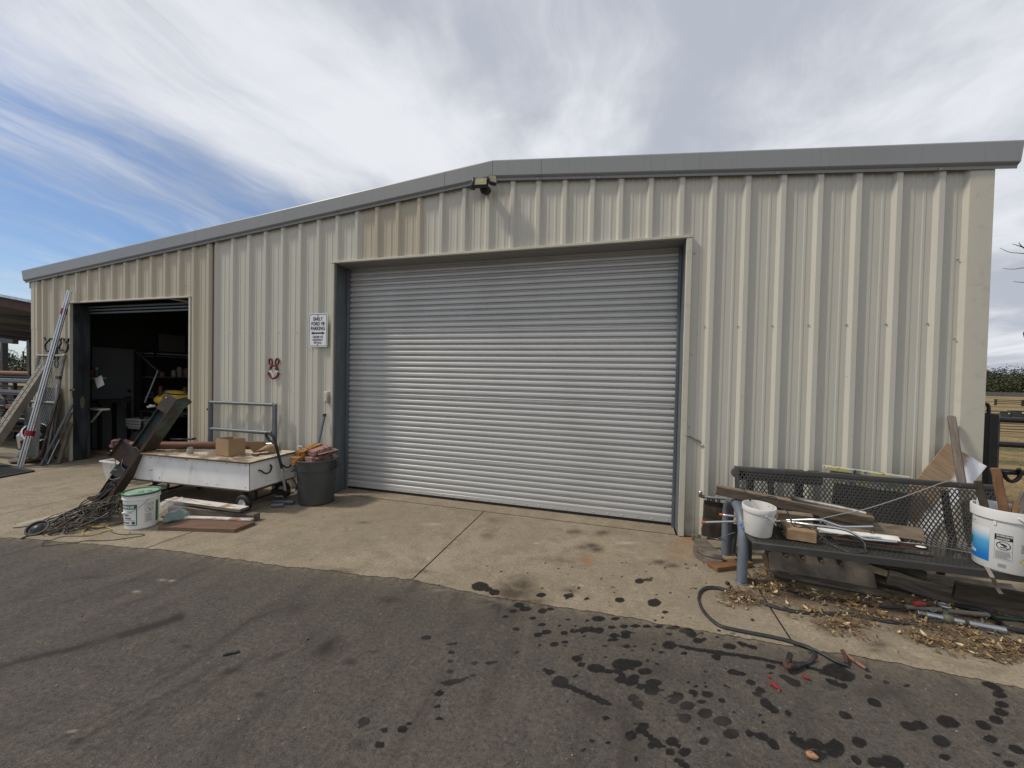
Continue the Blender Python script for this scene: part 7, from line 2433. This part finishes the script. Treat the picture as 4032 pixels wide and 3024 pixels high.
# yellow tarp bundle and pale tubs on a stand
tb_ = thing('yellow_tarp', 'bundled yellow tarp lying on a stand inside the small doorway', 'tarp', at('X', 900, 1210, y=.95))
c_ = at('X', 930, 1140, y=1.0)
mb = MB()
for i, (dx, dz, r_, sx) in enumerate(((-.30, -.01, .13, 1.4), (-.05, .06, .15, 1.8), (.25, .0, .17, 1.7), (.02, -.07, .14, 2.0), (.45, -.06, .15, 1.3))):
    mb.ball(c_ + Vector((dx, .02 * i, dz + .03)), r_ * 1.15, 20, 12, (sx, .9, .72))
o = mb.build('bundle', M_YELLOW, tb_, jit=.006)
MB().tube(spline([c_ + Vector((-.2, -.16, .10)), c_ + Vector((0, -.19, .17)), c_ + Vector((.2, -.17, .15)), c_ + Vector((.5, -.14, .16))], 6), .012, 8).build('strap', M_BLACK, tb_)
std = thing('stand', 'black steel stand under the yellow tarp inside the doorway', 'stand', (c_.x, 1.05, 0))
MB().box((c_.x, 1.10, c_.z - .20), (1.5, .55, .03)).build('top', M_BLKSTEEL, std)
for dx in (-.7, .7):
    for y in (.86, 1.34):
        MB().box((c_.x + dx, y, (c_.z - .21) / 2), (.04, .04, c_.z - .21)).build('leg', M_BLKSTEEL, std)
tc_ = at('X', 600, 1440, y=.95)
for i in range(2):
    t_ = thing('storage_tub', ('lower white ribbed tub on the floor inside the doorway', 'upper white ribbed tub stacked inside the doorway')[i], 'tub', (tc_.x, .98, .02 + i * .42))
    mb = MB()
    for j in range(3):
        mb.box((tc_.x, 1.0, .18 + i * .46 - .055 * j), (.42 - .01 * j, .36, .045))
    mb.box((tc_.x, 1.0, .04 + i * .46), (.36, .32, .08))
    mb.build('body', mat('ribbed_tub', (.26, .26, .255), .5), t_, bevel=.008)
tag(MB().tube([at('X', 540, 655, y=1.3), at('X', 755, 850, y=1.2)], .016, 8).build('wall_brace', M_GALV, None), 'slanting galvanised brace high inside the doorway', 'brace')
tag(MB().tube([at('X', 765, 850, y=1.15), at('X', 640, 1150, y=1.0)], .014, 8).build('broom_pole', M_GALV, None), 'grey pole leaning inside the doorway above the yellow tarp', 'pole')
tag(MB().cyl(at('X', 670, 1190, y=.8), at('X', 730, 1180, y=.8), .022, seg=12).ball(at('X', 695, 1178, y=.8), .026, 10, 6).build('white_pipe_tee', M_WHITEP, None), 'white plastic pipe tee beside the yellow tarp', 'pipe')
wl_ = MB().box((BX0 + .07, 2.2, 2.25), (.02, .55, .40))
tag(wl_.build('wall_board', mat('board_dim', (.15, .15, .13), .7), None), 'dim pale board hung high on the wall inside the doorway', 'board')
tag(MB().beam((-4.58, 1.55, 1.985), (-4.58, 2.8, 1.985), .02, .012).box((-4.45, 2.2, 1.98), (.3, 1.2, .02)).build('wall_shelf', M_DIRTYP, None), 'pale shelf edge running above the storage rack', 'shelf')
tag(MB().ball((-3.2, .9, .16), .2, 14, 8, (1.2, .8, .8)).ball((-3.5, .95, .22), .22, 14, 8, (1, .8, 1)).ball((-2.95, 1.0, .12), .16, 12, 8, (1.3, .9, .8)).build('dark_sacks', M_DARK, None, jit=.01), 'dark lumpy sacks on the floor inside the doorway', 'sack')
tag(plank('floor_plank', (-4.1, .55, .03), (-3.3, .62, .03), .14, .04, M_WOODTAN), 'short tan plank on the shop floor near the doorway', 'plank')

# ---------------------------------------------------------------- open shed and pipe rack on the far left
shd = thing('open_shed', 'open-sided pole shed with a rusty red beam beyond the left end of the workshop', 'shed', (-9, 4, 0))
FR, FL_ = at('N', 700, 222, y=1.3), at('N', 0, 88, y=1.3)
FL_ = FR + (FL_ - FR) * 3.2
BR_, BL_ = at('N', 690, 930, y=5.4), at('N', 0, 855, y=5.4)
BL_ = BR_ + (BL_ - BR_) * 2.2
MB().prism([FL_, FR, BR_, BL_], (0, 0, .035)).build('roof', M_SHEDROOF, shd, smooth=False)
MB().beam(FL_ + Vector((0, -.03, .03)), FR + Vector((0, -.03, .03)), .05, .06).build('roof_edge', M_GALV, shd)
MB().beam(FL_ + Vector((0, .1, -.13)), FR + Vector((0, .1, -.13)), .06, .20).build('front_beam', M_REDBEAM, shd)
for t in (.28, .52, .76, .98):
    p, q = FL_.lerp(BL_, t), FR.lerp(BR_, t)
    MB().beam(p + Vector((0, 0, -.08)), q + Vector((0, 0, -.08)), .08, .14).build('purlin', M_DARK, shd)
pa = at('N', 605, 930, y=5.3)
MB().box((pa.x, 5.3, (pa.z - .05) / 2), (.16, .16, pa.z - .05)).build('post', M_BLKSTEEL, shd)
for t in (.35, .7):
    p = BR_.lerp(BL_, t)
    MB().box((p.x, p.y - .1, (p.z - .1) / 2), (.16, .16, p.z - .1)).build('post', M_BLKSTEEL, shd)
a, b = at('N', -250, 915, y=4.0), at('N', 310, 985, y=4.0)
MB().beam(a, b, .14, .16).build('tie_beam', M_BLKSTEEL, shd)

rk = thing('pipe_rack', 'black steel rack for pipe stock beyond the left corner of the workshop', 'rack', (-6.5, .6, 0))
ry0, ry1 = .15, .95
for x in (-5.15, -7.6, -10.0):
    for y in (ry0, ry1):
        MB().box((x, y, .82), (.05, .05, 1.64)).build('upright', M_BLKSTEEL, rk)
        MB().box((x, y, .03), (.09, .09, .05)).build('foot', M_BLKSTEEL, rk)
    for z in (.30, .56, .80, 1.05, 1.30):
        MB().box((x, (ry0 + ry1) / 2, z), (.04, ry1 - ry0, .04)).build('arm', M_BLKSTEEL, rk)
random.seed(23)
stock = [(1.50, M_PIPER, .045, .2), (1.46, M_RUST, .03, .5), (1.345, M_GREYSTEEL, .040, .25), (1.35, M_GALV, .03, .6), (1.33, M_RUST, .026, .8), (1.12, M_BLKSTEEL, .035, .2), (1.11, M_RUST, .03, .45), (1.105, M_GALV, .022, .65), (1.10, M_GREYSTEEL, .022, .8), (.865, M_ALU, .022, .2), (.86, M_GALV, .03, .42), (.85, M_BLKSTEEL, .03, .6), (.86, M_RUST, .03, .8),
         (.615, M_ALU, .024, .25), (.61, M_BLKSTEEL, .028, .5), (.61, M_GALV, .022, .75), (.355, M_RUST, .028, .3), (.35, M_GALV, .02, .6), (1.30 + .10, M_BLKSTEEL, .03, .85), (.92, M_GREYSTEEL, .02, .3)]
labs = ['thick rust-red pipe along the top of the rack', 'rusty pipe on the top tier behind the red one', 'thick grey pipe on the second tier front', 'galvanised pipe lying behind the thick grey one', 'rusty pipe at the back of the second tier', 'black pipe at the front of the third tier', 'rusty pipe behind the black one on the third tier', 'thin galvanised pipe on the third tier',
        'grey tube at the back of the third tier', 'bright aluminium tube on the fourth tier front', 'galvanised pipe second on the fourth tier', 'black pipe third on the fourth tier', 'rusty pipe at the back of the fourth tier', 'bright tube on the fifth tier front', 'black pipe in the middle of the fifth tier', 'thin galvanised pipe at the back of the fifth tier', 'rusty pipe on the lowest tier',
        'thin galvanised pipe on the lowest tier', 'black pipe lying across the back of the second tier', 'thin grey tube lying on top of the fourth tier stock']
for (z, m, r_, y), lab in zip(stock, labs):
    x1 = -5.0 + random.uniform(-.12, .12)
    tag(MB().tube([(x1, y, z), (-11, y + random.uniform(-.05, .05), z)], r_, 10).build('stock_pipe', m, None), lab, 'pipe', 'pipes stored on the rack')
for i in range(44):
    z = random.choice((.33, .585, .825, 1.075, 1.325)) + .025 + .022 * (i % 3)
    y = random.uniform(.1, 1.5)
    x1 = -5.0 + random.uniform(-.35, .08)
    m_ = (M_RUST, M_BLKSTEEL, M_BLKSTEEL, M_PLATE, M_DARK, M_GALV)[i % 6]
    mb = MB().beam((x1, y, z), (-10.8, y, z), random.choice((.06, .09, .12)), random.choice((.012, .04)))
    kind_ = {M_RUST: 'rusty', M_BLKSTEEL: 'black', M_PLATE: 'dark brown', M_DARK: 'dull dark', M_GALV: 'pale galvanised'}[m_]
    tag(mb.build('flat_bar', m_, None), kind_ + ' flat steel bar stored between the pipes on the rack', 'bar', kind_ + ' flat bars stored on the rack')
for i, x in enumerate((-5.9, -8.4)):
    for z0_, h_ in ((.12, .42), (.60, .45)):
        tag(MB().box((x, 1.75, z0_ + h_ / 2), (2.3, .3, h_)).box((x, 1.74, z0_ + h_ + .03), (2.1, .25, .05)).build('steel_crate', M_BLKSTEEL, None, bevel=.01), ('%s black steel crate stacked behind the %s half of the pipe rack' % ('lower' if z0_ < .3 else 'upper', 'near' if i == 0 else 'far')), 'crate')
tag(MB().box((-5.45, .05, .88), (.17, .12, .07)).tube(spline([(-5.52, .05, .91), (-5.45, .05, .95), (-5.38, .05, .91)], 4), .008).build('red_tool_tray', M_PIPER, None, bevel=.01), 'small red tray standing at the end of the pipe rack', 'tray')
tag(MB().tube([(-5.75 + .17 * math.cos(t * .449), .02, .86 + .17 * math.sin(t * .449)) for t in range(14)], .03, 8, closed=True).build('black_hose_coil', M_BLACK, None), 'black hose coil hanging on the end of the pipe rack', 'hose')

# ---------------------------------------------------------------- gate and paddock on the right
gp_ = thing('gate_post', 'thick black steel gate post at the right corner of the workshop', 'post', (8.80, .25, 0))
a = at('T', 100, 760, y=.25)
b = at('T', 213, 760, y=.25)
MB().box(((a.x + b.x) / 2, .25, (a.z) / 2 - .05), (b.x - a.x, .16, a.z + .1)).build('tube', M_BLKSTEEL, gp_, bevel=.01)
MB().tube(spline([at('T', 104, 760, y=.25), at('T', 104, 690, y=.25), at('T', 135, 662, y=.25), at('T', 166, 690, y=.25), at('T', 168, 790, y=.25)], 6), .014, 10).build('chain_loop', M_BLKSTEEL, gp_)
fg = thing('field_gate', 'black steel tube gate with open rails right of the gate post', 'gate', (9.9, .25, 0))
xg = at('T', 235, 820, y=.25).x
rz = [at('T', 400, v, y=.25).z for v in (840, 1108, 1405)]
for z in rz + [rz[2] - .33, rz[2] - .62]:
    MB().tube([(xg, .25, z), (xg + 3.4, .30, z)], .026, 12).build('rail', M_BLKSTEEL, fg)
for x in (xg, xg + 3.4):
    MB().box((x + .0, .25, (rz[0] + rz[2] - .6) / 2), (.055, .05, rz[0] - rz[2] + .66)).build('stile', M_BLKSTEEL, fg, bevel=.006)
hs = thing('horseshoe', 'black horseshoe hook hanging on the gate rail', 'horseshoe', at('T', 420, 1500, y=.22))
MB().tube(spline([at('T', 335, 1400, y=.22), at('T', 345, 1450, y=.22), at('T', 390, 1498, y=.22), at('T', 440, 1505, y=.22), at('T', 495, 1470, y=.22), at('T', 515, 1410, y=.22), at('T', 490, 1370, y=.22)], 6), .016, 10).build('shoe', M_BLKSTEEL, hs)
MB().tube([at('T', 335, 1395, y=.22), at('T', 335, 1430, y=.22)], .03, 10).build('clip', M_BLKSTEEL, hs)


def rail_fence(name, label, y, x0, x1, top, rails, step, m, pw, rh, post_above=.08, z0=-.16):
    f = thing(name, label, 'fence', ((x0 + x1) / 2, y, z0))
    n = int((x1 - x0) / step) + 1
    p0 = MB().box((x0, y, z0 + (top + post_above) / 2), (pw, pw, top + post_above)).build('post', m, f)
    for i in range(1, n):
        share(p0, f, (step * i, 0, 0))
    for r_ in rails:
        MB().box(((x0 + x1) / 2, y - pw / 2 - .01, z0 + r_), (x1 - x0, rh * .4, rh)).build('rail', m, f, smooth=False)
    return f


def far(k_, x, y, dist):
    d = at(k_, x, y, y=50) - CAM_POS
    p = CAM_POS + d * (dist / d.length)
    p.z = -.16
    return p


def ground_y(k_, x, y, z=-.16):
    return at(k_, x, y, z=z)


g1 = ground_y('T', 310, 985)
rail_fence('pipe_fence', 'black pipe rail fence nearest behind the gate in the field', g1.y, g1.x - 4.0, g1.x + 22, .52, [.08, .18, .29, .39, .50], 1.75, M_BLKSTEEL, .055, .028, .02)
g2 = ground_y('T', 300, 805)
rail_fence('wood_fence', 'low wooden post and rail fence behind the black tubs', g2.y, g2.x - 4.4, g2.x + 30, .36, [.18, .33], 1.6, M_WOODDK, .14, .05, .04)
g3 = ground_y('T', 305, 690)
rail_fence('rail_fence', 'dark post and rail fence on the far green of the field', g3.y + 2, g3.x + 1.0, g3.x + 60, .56, [.18, .36, .53], 2.0, M_WOODDK, .13, .07, .04)
for i, (px, pxr) in enumerate(((365, 100), (520, 110))):
    p = ground_y('T', px, 818)
    t_ = thing('stock_tub', ('black stock tub with a pale sticker, left of the two by the fence', 'black stock tub with a wide white sticker, right of the two by the fence')[i], 'tub', p)
    d = (p - CAM_POS).length
    w = pxr * .3617 / F_PX * d / 2 * .62
    MB().lathe([(.0, 0), (w * .80, 0), (w * .86, .02), (w * 1.0, w * 1.25), (w * 1.12, w * 1.30), (w * 1.12, w * 1.40), (w * .98, w * 1.40), (w * .82, .04), (.0, .04)], p, 24).build('body', M_BINP, t_)
    q = p + Vector((-.30 * w, -.95 * w, w * 1.05))
    MB().box(q, (w * (.35 if i == 0 else .6), .01, w * .22), Matrix.Rotation(R(8), 3, 'Z')).build('sticker', M_SIGNW, t_)
# chain fence, trailer, trees
cf = far('T', 300, 575, 118)
fz = thing('wire_fence', 'grey wire fence along the far edge of the field', 'fence', (cf.x, cf.y, -.16))
m_cf = mat('fence_grey', (.11, .12, .11), .7)
MB().box((cf.x + 30, cf.y, .62), (120, .02, .05)).box((cf.x + 30, cf.y, .15), (120, .02, .9)).build('netting', m_cf, fz, smooth=False)
p0 = MB().box((cf.x - 30, cf.y - .05, .3), (.09, .09, 1.0)).build('post', m_cf, fz)
for i in range(1, 24):
    share(p0, fz, (i * 5, 0, 0))
tp = ground_y('T', 540, 548)
tr = thing('white_trailer', 'white trailer roof far off beyond the field fence', 'trailer', tp)
MB().box(tp + Vector((2.6, 1, .75)), (6, 2.2, 1.05)).build('body', M_SIGNW, tr, bevel=.1)
MB().box(tp + Vector((2.6, -.12, .62)), (5, .05, .35)).build('window_band', M_INK, tr)
M_BARK = mat('bark', (.06, .045, .035), .9)


def leafmat(name, a, b):
    k = NT(name)
    n = k.noise(k.vec((1, 1, 1), True), .55, 4, .6)
    f = k.noise(k.vec((1, 1, 1), True), 6, 2, .5)
    k.set(k.mix(k.ramp(f, .35, .65, 0, .6), k.mix(k.ramp(n, .4, .6), a, b), tuple(q * 1.5 for q in b)), .7, 0, .2)
    return k.m


M_OAK = leafmat('oak_leaves', (.028, .034, .017), (.048, .056, .026))
M_BUSH = leafmat('bush_leaves', (.040, .048, .020), (.065, .072, .030))


def tree(name, label, base, h, w, m, seed, trunk=.22, n=2600, leaf=.26, group=None):
    random.seed(seed)
    base = Vector(base)
    t_ = thing(name, label, 'tree', base, group)
    mb_ = MB()
    top = base + Vector((random.uniform(-.3, .3), 0, h * .62))
    mb_.tube([base, base.lerp(top, .5) + Vector((random.uniform(-.2, .2), 0, 0)), top], [trunk, trunk * .75, trunk * .4], 8)
    cl_ = []
    for i in range(11):
        a_, el = random.uniform(0, 6.28), random.uniform(-.1, 1)
        r_ = random.uniform(.35, .95)
        c = base + Vector((math.cos(a_) * w * .5 * r_ * (1 - .25 * el), math.sin(a_) * w * .5 * r_, h * (.26 + .54 * el)))
        cl_.append((c, random.uniform(.17, .30) * w))
        mb_.tube([base.lerp(top, random.uniform(.4, .9)), c], [trunk * .32, trunk * .08], 5)
    cl_.append((base + Vector((0, 0, h * .78)), w * .30))
    mb_.build('trunk', M_BARK, t_)
    lm_ = MB()
    for i in range(n):
        c, r_ = random.choice(cl_)
        d = Vector((random.gauss(0, 1), random.gauss(0, 1), random.gauss(0, 1.0))).normalized() * r_ * (random.random() ** .45)
        p = c + d
        if p.z < base.z + h * .05:
            continue
        s = leaf * random.uniform(.6, 1.3)
        rt_ = Matrix.Rotation(random.uniform(0, 6.28), 3, 'Z') @ Matrix.Rotation(random.uniform(-1.2, 1.2), 3, 'X')
        lm_.add([p + rt_ @ Vector(q) * s for q in ((-.5, -.25, 0), (.1, -.45, .1), (.55, .05, 0), (.05, .45, .12), (-.45, .25, 0))], [(0, 1, 2, 3, 4)])
    lm_.build('crown', m, t_, smooth=False)
    return t_


tree('oak_tree', 'tall dark tree half hidden by the right corner of the workshop', far('T', 80, 540, 140), 5.7, 5.5, M_OAK, 1)
tree('oak_tree', 'dark broad tree just left of the middle of the far right treeline', far('T', 262, 540, 142), 5.0, 8, M_OAK, 2, n=5200)
tree('oak_tree', 'dark broad tree at the right of the far treeline', far('T', 400, 540, 140), 5.6, 9, M_OAK, 3, n=5200)
tree('oak_tree', 'dark tree at the right edge of the far treeline', far('T', 540, 540, 144), 5.2, 9, M_OAK, 4, n=4600)
tree('oak_tree', 'dark low tree between two taller ones in the treeline', far('T', 330, 540, 150), 4.0, 9, M_OAK, 14, n=2400)
tree('round_bush', 'round olive green bush before the far trees', far('T', 240, 560, 128), 3.4, 7.5, M_BUSH, 5, n=2600)
tree('round_bush', 'dark low bush at the workshop corner below the far trees', far('T', 90, 570, 126), 2.8, 5.5, M_BUSH, 6, n=1600)
tree('leafy_tree', 'rounded green tree seen under the shed roof at the far left', far('N', 40, 1370, 75), 3.9, 4.2, M_OAK, 7, n=2600, leaf=.16)
tree('leafy_tree', 'low green tree at the far left edge beyond the rack', far('N', 130, 1370, 84), 3.3, 4, M_OAK, 8, n=1800, leaf=.16)
tree('hedge_bush', 'low olive bushes beyond the shed post', far('N', 440, 1440, 80), 2.2, 5, M_BUSH, 9, n=1400, leaf=.16)
tree('hedge_bush', 'low olive bushes right of the shed post', far('N', 640, 1440, 80), 2.1, 4, M_BUSH, 19, n=1400, leaf=.16)
pb = far('N', 520, 1440, 90)
pt_ = thing('palm_tree', 'small distant palm tree seen under the shed roof', 'tree', pb)
MB().tube([pb, pb + Vector((.1, 0, 2.8))], [.14, .11], 8).build('trunk', M_BARK, pt_)
mb = MB()
random.seed(2)
for i in range(40):
    a_, e_ = random.uniform(0, 6.28), random.uniform(-.7, 1.2)
    d = Vector((math.cos(a_) * math.cos(e_), math.sin(a_) * math.cos(e_), math.sin(e_)))
    q = pb + Vector((.1, 0, 2.9))
    s_ = Vector((-d.y, d.x, 0)) * .12
    mb.add([q, q + d * .45 + s_, q + d * .8 + Vector((0, 0, -.15)), q + d * .45 - s_], [(0, 1, 2, 3)])
mb.build('fronds', M_OAK, pt_, smooth=False)
ub_ = far('N', 463, 1440, 85)
up = thing('utility_pole', 'thin distant utility pole beside the palm', 'utility pole', ub_)
MB().cyl(ub_, ub_ + Vector((0, 0, 3.9)), .09, seg=8).build('pole', M_BARK, up)
MB().box(ub_ + Vector((.1, 0, 3.75)), (.7, .08, .08)).build('crossarm', M_BARK, up)
tag(MB().tube([at('N', 570, 985, y=40), at('N', 385, 1350, y=60)], .035, 6).build('guy_wire', M_GREYSTEEL, None), 'slanting guy wire in the sky under the shed roof', 'wire')
for (y0, y1), lab in zip((((322), (285)), ((368), (335)), ((407), (375))), ('highest overhead power line right of the workshop', 'middle overhead power line right of the workshop', 'lowest overhead power line right of the workshop')):
    a, b = at('T', 100, y0, y=38), at('T', 560, y1, y=40)
    d = b - a
    tag(MB().tube([a - d * 3, a, b, b + d * 6], .024, 6).build('power_line', M_WIRE, None), lab, 'power line', 'overhead power lines')
# bare twigs reaching in from a tree just out of view on the right
tw = thing('bare_branches', 'bare grey twigs of a leafless tree reaching in at the right edge', 'tree', (17.5, 8, -.16))
yb = 6.0


def tp_(x, y):
    return at('s', 3700 + x * .6627, 800 + y * .6630, y=yb)


base = Vector((17.0, yb + .6, -.16))
MB().tube(spline([base, base + Vector((-.2, 0, 2.2)), base + Vector((-.9, -.2, 4.2)), tp_(640, 300)], 6), [.13 - .1 * i / 18 for i in range(19)], 8).build('trunk', M_BARK, tw)
for q in ([(640, 330), (501, 300), (420, 292), (358, 266)], [(501, 264), (460, 250), (432, 242)], [(501, 268), (480, 248), (470, 232)], [(640, 380), (501, 384), (440, 392), (375, 388)], [(640, 460), (501, 470), (437, 465)]):
    pts = spline([tp_(*p) for p in q], 6)
    MB().tube(pts, [.010 - .007 * i / len(pts) for i in range(len(pts))], 6).build('twig', M_BARK, tw)
MB().add([tp_(501, 760), tp_(494, 772), tp_(500, 800), tp_(512, 775)], [(0, 1, 2, 3)]).build('leaf', M_OAK, tw, smooth=False)

# grass of the near field, in the wedge that shows past the corner
random.seed(77)
for nm_, col_, n_, far_ in (('dry_grass', (.36, .27, .13), 5200, 0), ('green_grass', (.085, .105, .035), 2400, 1)):
    mb = MB()
    for i in range(n_):
        t = random.random() ** 1.6
        y = 1.0 + 12 * t
        x = 8.9 + (y + .3) * .62 + random.uniform(-.6, 2.4 + y * .55)
        g_ = mnoise.noise(Vector((x * .35, y * .55, 2.0)))
        if (g_ > .05) != bool(far_):
            continue
        h = random.uniform(.03, .10)
        a_ = random.uniform(0, 6.28)
        w = .004 + .0016 * t * 3
        d = Vector((math.cos(a_), math.sin(a_), 0))
        p = Vector((x, y, -.17))
        l_ = Vector((random.gauss(0, .5), random.gauss(0, .5), 1)).normalized() * h
        mb.add([p - d * w, p + d * w, p + l_ + d * w * .2], [(0, 1, 2)])
    mb.build(nm_, mat(nm_, col_, .9), None, smooth=False, kind='stuff')
